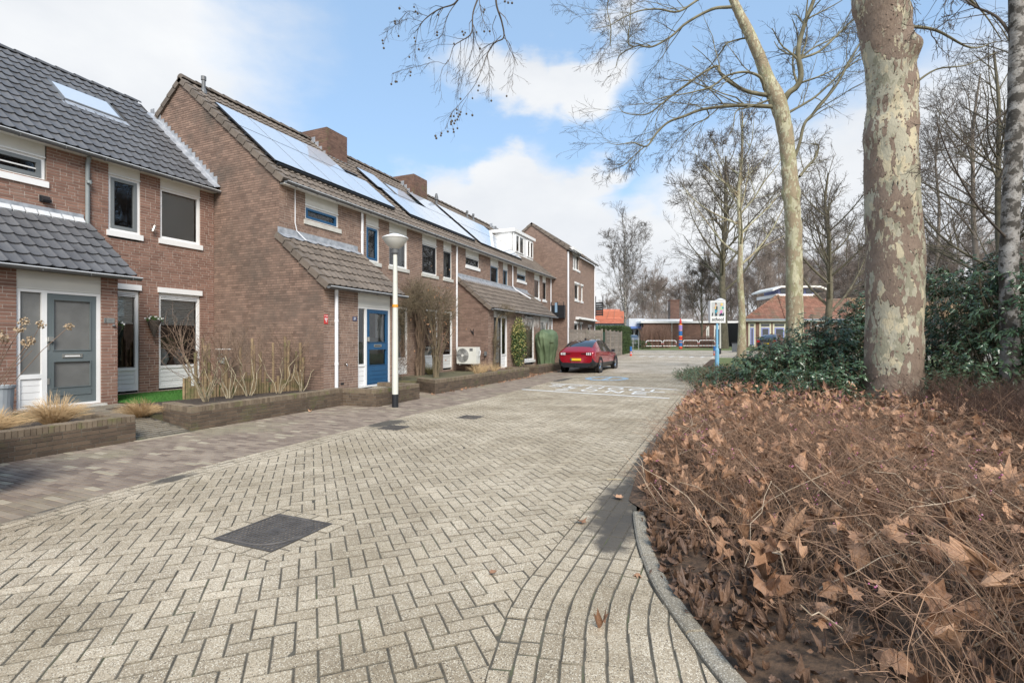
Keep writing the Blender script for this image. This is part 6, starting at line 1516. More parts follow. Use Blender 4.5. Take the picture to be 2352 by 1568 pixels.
# --- the big plane tree on the right
Z1 = 10.6
base = at(2047, 930, Z1)
tr = thing('plane_tree', 'big plane tree with mottled flaking bark and burls rising from the leaf bed', 'tree', (base.x, base.y, 0))
L1 = to_line([(2047, 975, 70), (2049, 930, 62), (2052, 850, 57), (2053, 750, 56), (2053, 600, 55), (2051, 480, 53), (2047, 380, 52), (2047, 300, 51), (2048, 220, 47), (2042, 140, 49), (2030, 60, 51), (2020, 0, 49), (2012, -80, 46), (2000, -240, 42), (1985, -420, 38)], Z1, 0, 14)
bl_ = [((at(1990, 272, Z1 - .3)), .22, .16), ((at(1984, 100, Z1 - .2)), .24, .09), ((at(2092, 105, Z1 - .35)), .20, .17), ((at(2104, 190, Z1 - .1)), .25, .07), ((at(2000, 320, Z1)), .2, .05), ((at(1985, 15, Z1)), .2, .12), ((at(2098, 20, Z1 - .2)), .16, .08)]
V, f = trunk_mesh(L1, 48, .055, bl_); MB().add(V, f).obj('trunk', plane_bark, tr, smooth=True)
rs_ = np.random.default_rng(21)
# lifted bark plates, real flakes near the eye
nfl = 1500; ii = rs_.integers(8, 150, nfl); aa = rs_.uniform(0, 6.28, nfl); Varr = np.array(V).reshape(len(L1), 48, 3); si = (aa / 6.28 * 48).astype(int) % 48
fl = MB(); tri_ = []
for q in range(nfl):
    p = Varr[ii[q], si[q]]; c_ = L1[ii[q], :3]; n_ = p - c_; n_ /= np.linalg.norm(n_)
    if mnoise.noise(Vector(p * 1.3)) < -.05 and rs_.random() < .8: continue
    u_ = np.cross(n_, (0, 0, 1.)); w_ = rs_.uniform(.008, .022); h_ = rs_.uniform(.012, .035); a0_ = p + n_ * .004; jit = rs_.normal(0, .008, (4, 3)) 
    fl.add([a0_ - u_ * w_ + n_ * .002 + jit[0] * .5, a0_ + u_ * w_ + n_ * .002 + jit[1] * .5, a0_ + u_ * w_ * .8 - np.array((0, 0, h_)) + n_ * rs_.uniform(.003, .010) + jit[2] * .5, a0_ - u_ * w_ * .6 - np.array((0, 0, h_)) + n_ * rs_.uniform(.003, .010) + jit[3] * .5], [(0, 3, 2, 1)], rs_.random())
fl.obj('bark_flakes', material('bark_flake', (.17, .11, .08), (.33, .24, .185), .9, 12, rndamt=.7), tr, kind='stuff')
# limbs overhead (above the frame) that let their drooping shoots hang into view
heads = []
for pts_, z0, dz in (([(2010, -160, 14), (1900, -300, 12), (1650, -420, 10), (1400, -380, 8), (1250, -200, 6), (1120, -60, 4)], Z1, -3.0),
                     ([(2005, -200, 12), (1850, -420, 10), (1600, -520, 9), (1350, -460, 7), (1180, -250, 5), (1080, -40, 4)], Z1, -3.2),
                     ([(2015, -100, 9), (2090, -160, 8), (2220, -220, 6), (2350, -160, 4)], Z1, .5),
                     ([(1995, -20, 6), (1975, -60, 5), (1900, -130, 4), (1800, -160, 3)], Z1, .8), ([(2060, 10, 9), (2110, -20, 6), (2180, -30, 4), (2250, 20, 2), (2300, 90, 1)], Z1, .6), ([(2080, 60, 4), (2150, 70, 3), (2230, 110, 2), (2290, 95, 1)], Z1, .5), ([(2090, 200, 3), (2150, 160, 2), (2220, 150, 1.4), (2290, 120, .8)], Z1, .4)):
    heads.append(to_line(pts_, z0, dz))
lm = MB()
for h in heads: V, f = trunk_mesh(h, 8, .03); lm.add(V, f)
lm.obj('limb', limb_m, tr, smooth=True)
crown(tr, heads[4:] + heads[2:3], np.random.default_rng(9), [dict(m=9, lr=.35, ang=42, up=.0, k=6, wob=.2, rad=.4, lmax=.9, lmin=.3), dict(m=5, lr=.5, ang=40, up=0, k=4, wob=.2, lmax=.4)], fine_m, fine_m)
def cross_pts(lst): return [((1050 + a / 3.136) / 1.2555, (b / 3.136) / 1.2555, r) for a, b, r in lst]
hang = [[(1190, -60, 3.4), (1200, 60, 3.0), (1245, 200, 2.6), (1262, 340, 2.2), (1180, 390, 1.8), (1110, 500, 1.6), (1060, 640, 1.2), (1000, 770, .9), (900, 900, .6), (780, 1040, .35)],
        [(1040, -40, 2.6), (985, 120, 2.3), (970, 300, 1.9), (880, 370, 1.4), (810, 420, 1.1), (770, 540, .8), (700, 640, .5), (690, 820, .3)],
        [(850, 0, 2.6), (800, 45, 2.2), (690, 80, 2.0), (580, 150, 1.6), (500, 240, 1.1), (470, 370, .7), (455, 550, .35)],
        [(845, 10, 1.4), (780, 100, 1.1), (740, 180, .9), (700, 320, .7), (600, 375, .5), (480, 405, .3)],
        [(1262, 340, 1.2), (1310, 390, .9), (1340, 470, .7), (1360, 560, .5), (1340, 680, .4), (1300, 840, .25)],
        [(985, 290, 1.3), (990, 380, 1.0), (960, 520, .8), (920, 620, .5), (860, 760, .4), (830, 900, .25)],
        [(1195, 140, 1.1), (1160, 250, .9), (1180, 370, .7), (1080, 440, .6), (1020, 560, .4), (940, 700, .3)],
        [(870, 370, .9), (875, 480, .7), (865, 640, .4), (850, 760, .3)], [(580, 150, .9), (500, 125, .7), (400, 105, .5), (310, 200, .3)], [(530, 200, .8), (440, 175, .6), (350, 185, .4), (200, 290, .25)],
        [(760, 540, .8), (730, 580, .7), (650, 560, .5), (500, 600, .4), (380, 625, .3), (260, 670, .2)], [(1040, 0, 1.2), (1060, 120, .9), (1085, 200, .7), (1120, 270, .4)], [(1110, 500, .8), (1130, 620, .5), (1135, 760, .35), (1120, 880, .2)]]
hl_ = [to_line(cross_pts(h), 7.4 + rs_.uniform(-.3, .3), rs_.uniform(-.4, .4)) for h in hang]
for a in hl_: a[:, 3] = np.maximum(a[:, 3] * .78, .0022)
hm = MB()
for a in hl_: V, f = trunk_mesh(a, 6, .05); hm.add(V, f)
hm.obj('hanging_branches', fine_m, tr, smooth=True)
K = 12; Ph = np.array([resample(m[:, :3], K)[0] for m in hl_]); Rh = np.array([np.interp(np.linspace(0, 1, K), np.linspace(0, 1, len(m)), m[:, 3]) for m in hl_])
P1, R1 = spawn(Ph, Rh, 17, .28, 38, -.15, 5, rs_, t0=.12, wob=.2, rad=.6, lmax=.6, lmin=.15, droop=.1)
P2, R2 = spawn(P1, R1, 3, .5, 35, -.1, 4, rs_, wob=.2, lmax=.2, droop=.1)
tw = MB().tubes(P1, np.maximum(R1, .0019), 3); tw.tubes(P2, np.maximum(R2, .0013), 3); tw.obj('twigs', fine_m, tr, kind='stuff')
ball_me = MB().lathe([(0, -.016), (.009, -.013), (.0145, -.006), (.0155, .001), (.0125, .010), (.006, .015), (0, .0165)], (0, 0, 0), 8).mesh('seed_ball', material('seed_ball', (.10, .085, .07), (.17, .14, .115), .95, 200, bump=1, bscale=300), True)
balls = [(320, 77), (452, 65), (465, 105), (485, 127), (671, 136), (279, 195), (280, 215), (312, 328), (166, 368), (171, 394), (178, 437), (455, 345), (464, 377), (495, 448), (409, 517), (587, 526), (660, 293), (660, 320), (888, 288), (914, 298), (900, 316), (1017, 293), (1086, 286), (1136, 284), (1047, 440), (813, 397), (421, 653), (418, 685), (284, 740), (296, 740), (246, 762), (1038, 776), (1030, 820), (980, 890), (872, 895), (1150, 912), (1289, 870), (838, 994), (838, 1026), (874, 1014), (865, 1037), (784, 1051), (852, 1057), (843, 1082), (786, 1104), (815, 1117), (786, 1124), (925, 1031), (979, 1043), (844, 1161), (807, 1170), (811, 1194), (757, 1191), (699, 1206), (694, 1227), (645, 1230), (653, 1251), (1273, 15), (1303, 27), (1338, 29), (1081, 110), (1089, 90), (810, 1052), (796, 1095), (824, 1092)]
bs = MB(); bP = []
Eall = np.concatenate([P1[:, -1], P1[:, 2], P2[:, -1], Ph[:, -1], Ph[:, 6], Ph[:, 9]])
for a, b in balls:
    p = np.array(at((1050 + a / 3.136) / 1.2555, (b / 3.136) / 1.2555, 7.4 + rs_.uniform(-.3, .3))); sc = rs_.uniform(.85, 1.15)
    inst('seed_ball', ball_me, Matrix.Translation(p) @ Matrix.Scale(sc, 4), tr)
    j = np.argmin(np.linalg.norm(Eall - (p + np.array((0, 0, .12))), axis=1)); e = Eall[j]; bP.append([p, p + np.array((0, 0, .05)) + rs_.normal(0, .004, 3), e * .5 + p * .5 + np.array((0, 0, .02)), e])
bs.tubes(np.array(bP), np.full((len(bP), 4), .0011), 3); bs.obj('ball_stalks', fine_m, tr, kind='stuff')

# --- second plane tree with the long limbs over the road
Z2 = 18.3
b2 = at(1825, 870, Z2)
t2 = thing('plane_tree', 'slender pale plane tree forking high, its long limbs reaching left over the road', 'tree', (b2.x, b2.y, .1), group=None)
C5 = lambda lst: [((1650 + a / 2.24) / 1.2555, (b / 2.24) / 1.2555, r) for a, b, r in lst]
T2 = to_line([(1824, 890, 23), (1825, 800, 20), (1825, 700, 18), (1824, 600, 17.5), (1822, 520, 17), (1818, 450, 17), (1812, 380, 16), (1806, 320, 16), (1797, 270, 17), (1785, 230, 18)] + C5([(1265, 520, 15), (1215, 380, 12.5), (1150, 230, 11.5), (1090, 110, 10), (1045, 10, 9), (1010, -90, 7.5), (960, -250, 5)]), Z2, 0, 7)
V, f = trunk_mesh(T2, 18, .05, [(at(1796, 445, Z2), .18, .13), (at(1840, 440, Z2), .18, .10), (at(1795, 395, Z2), .14, .09), (at(1842, 522, Z2), .14, .06)]); MB().add(V, f).obj('trunk', plane_bark2, t2, smooth=True)
limbs2 = [([(1310, 690, 8), (1180, 684, 6.5), (1050, 683, 6), (850, 705, 5), (720, 752, 4.4), (620, 790, 4), (545, 860, 3.4), (480, 945, 3), (390, 920, 2), (300, 935, 1.4), (225, 922, .8)], -.6),
          ([(470, 945, 2.2), (400, 1005, 1.8), (330, 1070, 1.4), (250, 1095, .8)], -.2),
          ([(1285, 620, 8), (1130, 590, 6.5), (1010, 525, 5.6), (955, 470, 5), (935, 428, 4.4), (850, 468, 4), (700, 575, 3.6), (590, 662, 3), (480, 738, 2.4), (345, 732, 1.6), (300, 690, .8)], .8),
          ([(1245, 580, 6), (1215, 500, 5), (1120, 466, 4), (1000, 490, 3.4), (900, 560, 2.8), (760, 600, 2.2), (640, 620, 1.5), (520, 650, .8)], -1.2),
          ([(1060, 45, 6), (1000, 48, 5.5), (900, 62, 5), (740, 148, 4.4), (640, 235, 3.8), (515, 303, 3), (420, 298, 2.4), (310, 355, 1.8), (280, 440, 1)], .5),
          ([(1040, -60, 5), (850, -20, 4), (690, 75, 3.4), (560, 60, 2.8), (440, 70, 2.2), (330, 115, 1.8), (240, 165, 1.2), (120, 190, .8)], -.8),
          ([(1160, 250, 4), (1100, 250, 3), (1000, 282, 2.6), (960, 340, 2.2), (905, 410, 1.6), (870, 445, 1)], 1.0),
          ([(390, 300, 2.6), (360, 270, 2.2), (375, 130, 1.8), (380, 0, 1.2)], .3), ([(245, 300, 2), (250, 180, 1.7), (225, 60, 1.4), (240, -20, 1)], -.3),
          ([(1365, 650, 11), (1400, 600, 10), (1450, 560, 9.5), (1478, 480, 9), (1458, 330, 8), (1500, 160, 7), (1560, 0, 6), (1590, -120, 4)], -1.0),
          ([(1385, 735, 5), (1440, 705, 4.4), (1510, 665, 4), (1590, 610, 3.6), (1740, 470, 3), (1850, 390, 2.2), (1950, 370, 1.4)], .6), ([(1470, 380, 4.4), (1600, 330, 4), (1740, 200, 3.4), (1850, 100, 2.6), (1930, 50, 1.6)], .3), ([(1455, 540, 4), (1430, 460, 3.6), (1425, 375, 3.2), (1440, 300, 2)], .9),
          ([(1440, 1010, 6), (1470, 920, 5.4), (1500, 800, 5), (1570, 720, 4.6), (1700, 560, 4), (1790, 400, 3.2), (1880, 250, 2.4), (1960, 200, 1.5)], -.8), ([(1470, 1140, 5), (1520, 1075, 4.4), (1570, 1020, 4), (1590, 940, 3), (1540, 930, 2)], .4),
          ([(1480, 370, 4), (1560, 310, 3), (1680, 250, 2), (1800, 160, 1)], .4), ([(1290, 640, 4), (1150, 690, 2.8), (1060, 720, 2), (1040, 820, 1.5), (1000, 900, 1)], -.6),
          ([(870, 705, 2.6), (880, 760, 2), (790, 800, 1.6), (700, 880, 1.1), (600, 1000, .6)], .3)]
lm = MB(); mains = []
for pts_, dz in limbs2:
    h = to_line(C5(pts_), Z2, dz, 5, .66); mains.append(h); V, f = trunk_mesh(h, 7, .04); lm.add(V, f)
lm.obj('limb', limb_m, t2, smooth=True)
rs_ = np.random.default_rng(31)
crown(t2, mains, rs_, [dict(m=14, lr=.42, ang=34, up=-.02, k=7, t0=.12, wob=.13, rad=.42, lmax=2.8, lmin=.6), dict(m=7, lr=.5, ang=36, up=-.05, k=5, wob=.15, rad=.5, lmax=.95, lmin=.3, droop=.05), dict(m=4, lr=.5, ang=40, up=0, k=4, wob=.2, lmax=.45, lmin=.12, droop=.04)], limb_m, fine_m)

def simple_tree(name, label, px, py, Z, H, r, lean=0, fork=.3, nm=7, spread=.5, seed=1, bark=None, fine=None, lv=None, group=None, mi_up=.6, top=1.0):
    global Z_FAR
    Z_FAR = Z; b = at(px, py, Z); b = Vector((b.x, b.y, zt(b.y) if Z > 20 else 0)); rs_ = np.random.default_rng(seed)
    t = thing(name, label, 'tree', b, 0, group)
    pts_ = [(b + Vector((rs_.normal(0, .01) * H * (q / 6), rs_.normal(0, .008) * H, H * top * q / 6)), r * (1 - .13 * q)) for q in range(7)]
    pts_[0] = (b + Vector((0, 0, -.2)), r * 1.25); line = smoothline(pts_, 4); V, f = trunk_mesh(line, 10, .05); MB().add(V, f).obj('trunk', bark or dark_bark, t, smooth=True)
    mains = []
    lm = MB()
    for q in range(nm):
        h0 = fork + (1 - fork) * .75 * q / nm * top; i0 = int(h0 / top * (len(line) - 1)); p = line[min(i0, len(line) - 2)]; a = q * 2.4 + rs_.uniform(-.4, .4); l_ = H * spread * (1.1 - .6 * q / nm); pl_ = [(Vector(p[:3]), p[3] * .46)]
        d = Vector((math.cos(a), math.sin(a), mi_up * rs_.uniform(.6, 1.2))).normalized(); pos = Vector(p[:3])
        for e in range(1, 5):
            d = (d + Vector((rs_.normal(0, .13), rs_.normal(0, .13), .16))).normalized(); pos = pos + d * l_ / 4; pl_.append((pos.copy(), p[3] * .46 * (1 - .2 * e)))
        h = smoothline(pl_, 3); mains.append(h); V, f = trunk_mesh(h, 6, .04); lm.add(V, f)
    mains.append(line[len(line) // 2:])
    lm.obj('limb', bark or dark_bark, t, smooth=True)
    crown(t, mains, rs_, lv or [dict(m=10, lr=.48, ang=38, up=.10, k=5, t0=.15, wob=.17, rad=.5), dict(m=7, lr=.5, ang=38, up=.06, k=4, wob=.18, rad=.5), dict(m=5, lr=.55, ang=38, up=.03, k=4, wob=.2, rad=.5, lmin=.35)], bark or dark_bark, fine or fine_m)
    return t
simple_tree('plane_tree', 'thin knobbly plane tree further back, just right of the school sign', 1703, 820, 36, 17.5, .27, fork=.40, nm=11, spread=.36, seed=4, bark=plane_bark2, fine=fine_m)
simple_tree('oak_tree', 'tall dark trunked tree rising straight behind the school sign', 1663, 803, 55, 21, .42, fork=.30, nm=13, spread=.46, seed=8, fine=fine_m, mi_up=.9)
simple_tree('spreading_tree', 'dark spreading bare tree in front of the tiled school roof', 1904, 820, 45, 16, .34, fork=.22, nm=13, spread=.58, seed=9, fine=fine_m, mi_up=.7)
simple_tree('birch_tree', 'slim bare birch with a light trunk behind the clipped hedge', 1435, 800, 60, 15.5, .17, fork=.22, nm=12, spread=.44, seed=12, bark=birch_bark, mi_up=1.2, fine=fine_m)
simple_tree('small_tree', 'small fan shaped bare tree before the low brick school wall', 1612, 800, 60, 10.5, .13, fork=.18, nm=12, spread=.5, seed=15, mi_up=1.5, fine=fine_m)
# birch at the right edge
Z_FAR = 10; bb = at(2318, 800, 9.6)
t = thing('birch_tree', 'old birch with scaly black and white bark at the right edge of the view', 'tree', (bb.x, bb.y, 0))
LB = to_line([(2322, 960, 20), (2318, 700, 18), (2318, 560, 17), (2326, 400, 16.5), (2334, 250, 16), (2336, 100, 15), (2336, 0, 15), (2336, -150, 14), (2340, -400, 11), (2350, -700, 8)], 9.6, 0, 8)
V, f = trunk_mesh(LB, 14, .06); MB().add(V, f).obj('trunk', birch_bark, t, smooth=True)
mains = [to_line(p_, 9.6, dz) for p_, dz in (([(2325, 560, 3), (2250, 480, 2.4), (2190, 380, 1.8), (2150, 280, 1)], -.6), ([(2335, 100, 4), (2290, 40, 3), (2230, 10, 2.4), (2180, -40, 1.4)], .5), ([(2335, 0, 4), (2270, -80, 3), (2200, -60, 2), (2150, 0, 1)], -.8), ([(2335, 300, 3), (2400, 220, 2), (2460, 200, 1)], .4), ([(2330, 240, 3), (2270, 290, 2), (2220, 330, 1.6), (2130, 350, .8)], .6), ([(2335, -200, 5), (2250, -260, 4), (2150, -200, 2.4), (2100, -90, 1)], -.5))]
lm = MB()
for h in mains: V, f = trunk_mesh(h, 6, .04); lm.add(V, f)
lm.obj('limb', fine_m, t, smooth=True)
crown(t, mains, np.random.default_rng(5), [dict(m=9, lr=.45, ang=36, up=.0, k=6, wob=.12, rad=.5), dict(m=7, lr=.5, ang=38, up=-.05, k=5, wob=.2, rad=.5, droop=.05), dict(m=4, lr=.5, ang=38, up=-.05, k=4, wob=.2, rad=.5)], fine_m, fine_m)
lvR = [dict(m=13, lr=.5, ang=38, up=.05, k=6, t0=.12, wob=.13, rad=.45), dict(m=7, lr=.5, ang=38, up=.04, k=5, wob=.2, rad=.5), dict(m=4, lr=.5, ang=38, up=.0, k=4, wob=.2, rad=.5)]
simple_tree('bare_tree', 'bare tree with leaning grey stem between the big plane tree and the birch', 2235, 830, 23, 13.5, .16, fork=.2, nm=9, spread=.45, seed=22, bark=grey_bark, lv=lvR)
simple_tree('bare_tree', 'dark bare tree just left of the birch trunk, twigs against white cloud', 2290, 830, 19, 12.5, .17, fork=.25, nm=9, spread=.45, seed=23, bark=dark_bark, lv=lvR)
simple_tree('bare_tree', 'mossy bare tree directly behind the birch at the right edge', 2375, 830, 15, 12, .16, fork=.2, nm=8, spread=.4, seed=24, bark=dark_bark, lv=lvR)
simple_tree('bare_tree', 'thin bare tree showing in the gap right of the big plane trunk', 2150, 830, 30, 14, .15, fork=.25, nm=9, spread=.42, seed=25, bark=grey_bark, lv=lvR)
# --- the wood behind: a few kinds, each copied as a tree of its own
kinds = []
lvF = [dict(m=9, lr=.45, ang=36, up=.15, k=4, t0=.2, wob=.15, rad=.55), dict(m=6, lr=.5, ang=34, up=.1, k=3, wob=.16, rad=.5), dict(m=8, lr=.6, ang=36, up=.05, k=3, wob=.18, rad=.6, lmin=.9)]
for q in range(4):
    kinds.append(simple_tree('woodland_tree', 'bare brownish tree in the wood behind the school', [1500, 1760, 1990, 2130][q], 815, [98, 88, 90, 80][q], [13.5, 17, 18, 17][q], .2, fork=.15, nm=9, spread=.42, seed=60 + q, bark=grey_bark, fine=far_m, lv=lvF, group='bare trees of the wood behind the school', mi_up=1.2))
for q, (px, Z, sc) in enumerate([(1395, 120, .85), (1440, 110, .9), (1475, 104, .8), (1530, 112, .85), (1560, 100, .95), (1590, 118, .9), (1630, 96, 1.0), (1680, 90, 1.0), (1715, 104, 1.1), (1740, 84, 1.05), (1790, 92, 1.1), (1815, 106, 1.15), (1850, 84, 1.0), (1880, 98, 1.15), (1915, 88, 1.0), (1950, 100, 1.2), (1975, 82, 1.05), (2025, 92, 1.1), (2070, 84, 1.1), (2110, 96, 1.2), (2165, 78, 1.0), (2200, 88, 1.15), (2240, 74, 1.0), (2275, 84, 1.1), (2315, 70, 1.0), (2350, 80, 1.1), (2400, 72, 1.1), (2460, 76, 1.1), (1660, 110, 1.1), (1510, 125, 1.0), (1770, 112, 1.25), (1840, 118, 1.3), (1900, 115, 1.3), (2000, 112, 1.3)]):
    p = at(px, 810, Z); copy_tree(kinds[q % 4], (p.x, p.y, 1.0 - .2), q * 1.3, scale=sc)
for q, (x_, y_, s_) in enumerate(((15, 6, .8), (18, 11, .9), (14, 15, .75), (21, 17, 1), (25, 9, 1), (19, 24, .9), (27, 26, 1.1), (24, 36, 1.0), (30, 18, 1.1), (16, -1, .9))): copy_tree(kinds[q % 4], (x_, y_, 0), q * 1.1, scale=s_, label='bare tree of the wood beyond the right edge, mirrored in the house windows')
uw = MB(); n_ = 9000; px = rng.uniform(1370, 2500, n_); Z = rng.uniform(72, 105, n_); X = (px - 1176) / F_PX * Z; bx = -Z * SN + X * CS; by = Z * CS + X * SN; h = rng.uniform(1.5, 6, n_)
P = np.stack([np.stack([bx, by, np.full(n_, .9)], 1), np.stack([bx + rng.normal(0, .5, n_), by, .9 + h * .5], 1), np.stack([bx + rng.normal(0, 1.1, n_), by, .9 + h], 1)], 1)
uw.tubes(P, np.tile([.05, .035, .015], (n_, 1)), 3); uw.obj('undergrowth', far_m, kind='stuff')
# ------------------------------------------------------------------ planting bed on the right
def hgt(x, y):
    """height of the bed's soil"""
    d = x - xk(y); return zt(y) * 1.0 + .012 + .10 * min(1, max(0, d / 1.6)) + .03 * mnoise.noise(Vector((x * 1.3, y * 1.3, 0))) * min(1, d / .3) if d > 0 else 0
bd = MB(); ysb = list(np.arange(.3, 8, .25)) + list(np.arange(8, 36.1, 1.0)); us = [.105, .2, .35, .55, .8, 1.2, 1.7, 2.4, 3.4, 5, 8, 13, 24]
V = [(xk(y) + (u if y < 4.7 or u > .11 else -.03), y, hgt(xk(y) + u, y) if u > .11 else zt(y) + (.012 if y < 4.7 else .006)) for y in ysb for u in us]; idx = np.arange(len(V)).reshape(len(ysb), len(us))
f = np.stack([idx[:-1, :-1], idx[:-1, 1:], idx[1:, 1:], idx[1:, :-1]], -1).reshape(-1, 4)
bed = bd.add(V, f).obj('planting_bed', mulch_m, kind='structure', smooth=True)
rs_ = np.random.default_rng(77)
xkv = np.vectorize(xk); ztv = np.vectorize(zt)
def soil_h(x, y): d = x - xkv(y); return ztv(y) + .012 + .10 * np.clip(d / 1.6, 0, 1)
def edge(y): return .10 + np.interp(y, [1, 2.2, 3.0, 4.0, 5.0, 6.5], [.80, .62, .50, .28, -.02, -.12])     # bare strip behind the kerb
def scatter(n, ymin, ymax, width, power=1.6):
    y = ymin + (ymax - ymin) * rs_.random(n) ** power; x = xkv(y) + edge(y) + width * rs_.random(n); return x, y
twg = material('snowberry_twig', (.095, .048, .03), (.40, .25, .155), .85, 5, rndamt=.85)
# thin arching stems, thicker and taller toward the middle of the bed
n_ = 15000; x, y = scatter(n_, 1.6, 15.5, 6.2, 1.55); keep = ~((np.hypot(x - base.x, y - base.y) < .55)); x, y = x[keep], y[keep]; n_ = len(x)
d_in = x - xkv(y) - edge(y); clump = np.array([mnoise.noise(Vector((a_ * 1.1, b_ * 1.1, 3.0))) for a_, b_ in zip(x, y)]); H_ = (.22 + .34 * np.clip(d_in / .6, 0, 1)) * rs_.uniform(.5, 1.35, n_) * (1 + 1.0 * clump) * np.interp(y, [2, 6, 8.7, 16], [1.0, .88, .50, .36]); z0 = soil_h(x, y) - .01
a = rs_.uniform(0, 6.28, n_); ln = H_ * rs_.uniform(.3, 1.5, n_); ex = x + np.cos(a) * ln - np.clip(.25 - d_in, 0, 1) * .35; ey = y + np.sin(a) * ln
t_ = np.linspace(0, 1, 5); P = np.zeros((n_, 5, 3))
for i, q in enumerate(t_):
    P[:, i, 0] = x + (ex - x) * q ** 1.25; P[:, i, 1] = y + (ey - y) * q ** 1.25; P[:, i, 2] = z0 + H_ * (1 - (1 - q) ** 1.7) - .12 * H_ * q ** 3
P[:, 1:] += rs_.normal(0, .016, (n_, 4, 3)) * (1 + 0 * x[:, None, None]); R0 = rs_.uniform(.0013, .0031, n_); Rr = R0[:, None] * np.linspace(1, .45, 5)[None]
tw = MB().tubes(P, Rr, 3)
Pb, Rb = spawn(P, Rr, 2, .42, 42, .10, 4, rs_, t0=.3, wob=.2, rad=.7); tw.tubes(Pb, np.maximum(Rb, .0008), 3)
tw.obj('undergrowth_twigs', twg, kind='stuff')
n2 = 420; x, y = scatter(n2, 1.8, 14, 5.5, 1.3); a = rs_.uniform(0, 6.28, n2); z0 = soil_h(x, y); H2 = rs_.uniform(.25, .85, n2); P = np.zeros((n2, 6, 3))
for i in range(6): q = i / 5; P[:, i] = np.stack([x + np.cos(a) * H2 * q * .9, y + np.sin(a) * H2 * q * .9, z0 + H2 * (q - .35 * q * q)], 1)
P[:, 1:] += rs_.normal(0, .02, (n2, 5, 3)); MB().tubes(P, rs_.uniform(.003, .0055, n2)[:, None] * np.linspace(1, .5, 6)[None], 4).obj('pale_stalks', material('pale_twig', (.36, .26, .17), (.55, .44, .32), .85, 8, rndamt=.6), kind='stuff')
# taller dark stems to the far right
n3 = 9000; x = rs_.uniform(2.9, 8.5, n3); y = rs_.uniform(4.6, 11.5, n3); keep = (x * .9186 + y * .3952) / (y * .9186 - x * .3952) > .78; x, y = x[keep], y[keep]; n3 = len(x); a = rs_.uniform(0, 6.28, n3); H3 = rs_.uniform(.35, 1.0, n3); P = np.zeros((n3, 5, 3))
for i in range(5): q = i / 4; P[:, i] = np.stack([x + np.cos(a) * H3 * q * .5, y + np.sin(a) * H3 * q * .5, .1 + H3 * q * (1.15 - .3 * q)], 1)
P[:, 1:] += rs_.normal(0, .04, (n3, 4, 3)); Rq = rs_.uniform(.002, .005, n3)[:, None] * np.linspace(1, .4, 5)[None]; m_ = MB().tubes(P, Rq, 3); Pb, Rb = spawn(P, Rq, 3, .4, 40, .05, 4, rs_, rad=.6); m_.tubes(Pb, np.maximum(Rb, .001), 3); m_.obj('dark_stems', material('red_brown_stem', (.055, .032, .022), (.165, .092, .06), .9, 6, rndamt=.6), kind='stuff')

# plane leaves: five pointed lobes, curled as dry leaves are
def leaf_mesh(seed, curl, matl):
    r_ = np.random.default_rng(seed); angs = np.radians([-90, -62, -38, -12, 12, 34, 54, 74, 90, 106, 126, 146, 168, 192, 218, 242]); rad_ = np.array([.30, .62, .58, .92, .66, .86, .68, .76, 1.06, .76, .68, .88, .66, .90, .58, .62]) * .5
    rad_ = rad_ * r_.uniform(.9, 1.1, len(rad_)); v = [(0, 0, 0)]
    inner = []
    for a, r in zip(angs, rad_): v.append((r * math.cos(a), r * math.sin(a), 0))
    v = np.array(v); k = len(angs)
    mid = v[1:] * .5; V = np.vstack([v[:1], mid, v[1:]])
    ax = r_.uniform(0, 3.14); u = V[:, 0] * math.cos(ax) + V[:, 1] * math.sin(ax); w_ = -V[:, 0] * math.sin(ax) + V[:, 1] * math.cos(ax)
    V[:, 2] = curl * u ** 2 * 1.6 + .9 * curl * np.abs(w_) ** 1.6 * (.4 + u) + .35 * curl * np.sin(w_ * 9 + seed) * .25 + .04 * np.abs(np.sin(np.arctan2(V[:, 1], V[:, 0]) * 5))
    f3 = [(0, 1 + i, 1 + (i + 1) % k) for i in range(k)]; f4 = [(1 + i, 1 + k + i, 1 + k + (i + 1) % k, 1 + (i + 1) % k) for i in range(k)]
    return V, f3, f4
leaf_m = material('plane_leaf_dry', (.17, .08, .042), (.56, .33, .195), .62, 16, rndamt=.75, bump=.5, bscale=70, col3=(.17, .09, .055), c3scale=9, c3lo=.56, c3hi=.74)
leaf_dk = material('plane_leaf_wet', (.065, .038, .025), (.20, .115, .07), .6, 20, rndamt=.65, bump=.5, bscale=70)
LV = [leaf_mesh(s_, c_, leaf_m) for s_, c_ in ((1, .8), (2, 1.7), (3, -1.3), (4, 2.6), (5, .5), (6, 3.2))]
LM = []
for V, f3, f4 in LV: LM.append(MB().add(V, f3, 0.0).add(V, f4, 0.0).mesh('leaf', leaf_m))
def leaf_mats(n, x, y, z, smin=.08, smax=.20, tilt=.65):
    M = []
    for i in range(n):
        M.append(Matrix.Translation((x[i], y[i], z[i])) @ Matrix.Rotation(rs_.uniform(0, 6.28), 4, 'Z') @ Matrix.Rotation(rs_.normal(0, tilt), 4, 'X') @ Matrix.Rotation(rs_.normal(0, tilt), 4, 'Y') @ Matrix.Scale(rs_.uniform(smin, smax), 4))
    return M
nl = 2300; x, y = scatter(nl, 1.9, 13.5, 5.4, 1.25); d_in = x - xkv(y) - edge(y); z = soil_h(x, y) + (.04 + .40 * rs_.random(nl)) * np.clip(d_in / .6 + .12, 0, 1)
ok = np.hypot(x - base.x, y - base.y) > .6; x, y, z = x[ok], y[ok], z[ok]; nl = len(x)
Ms = leaf_mats(nl, x, y, z); dist = np.hypot(x, y); order = np.argsort(dist)
for i in order[:290]: inst('leaf', LM[i % 6], Ms[i], bed)
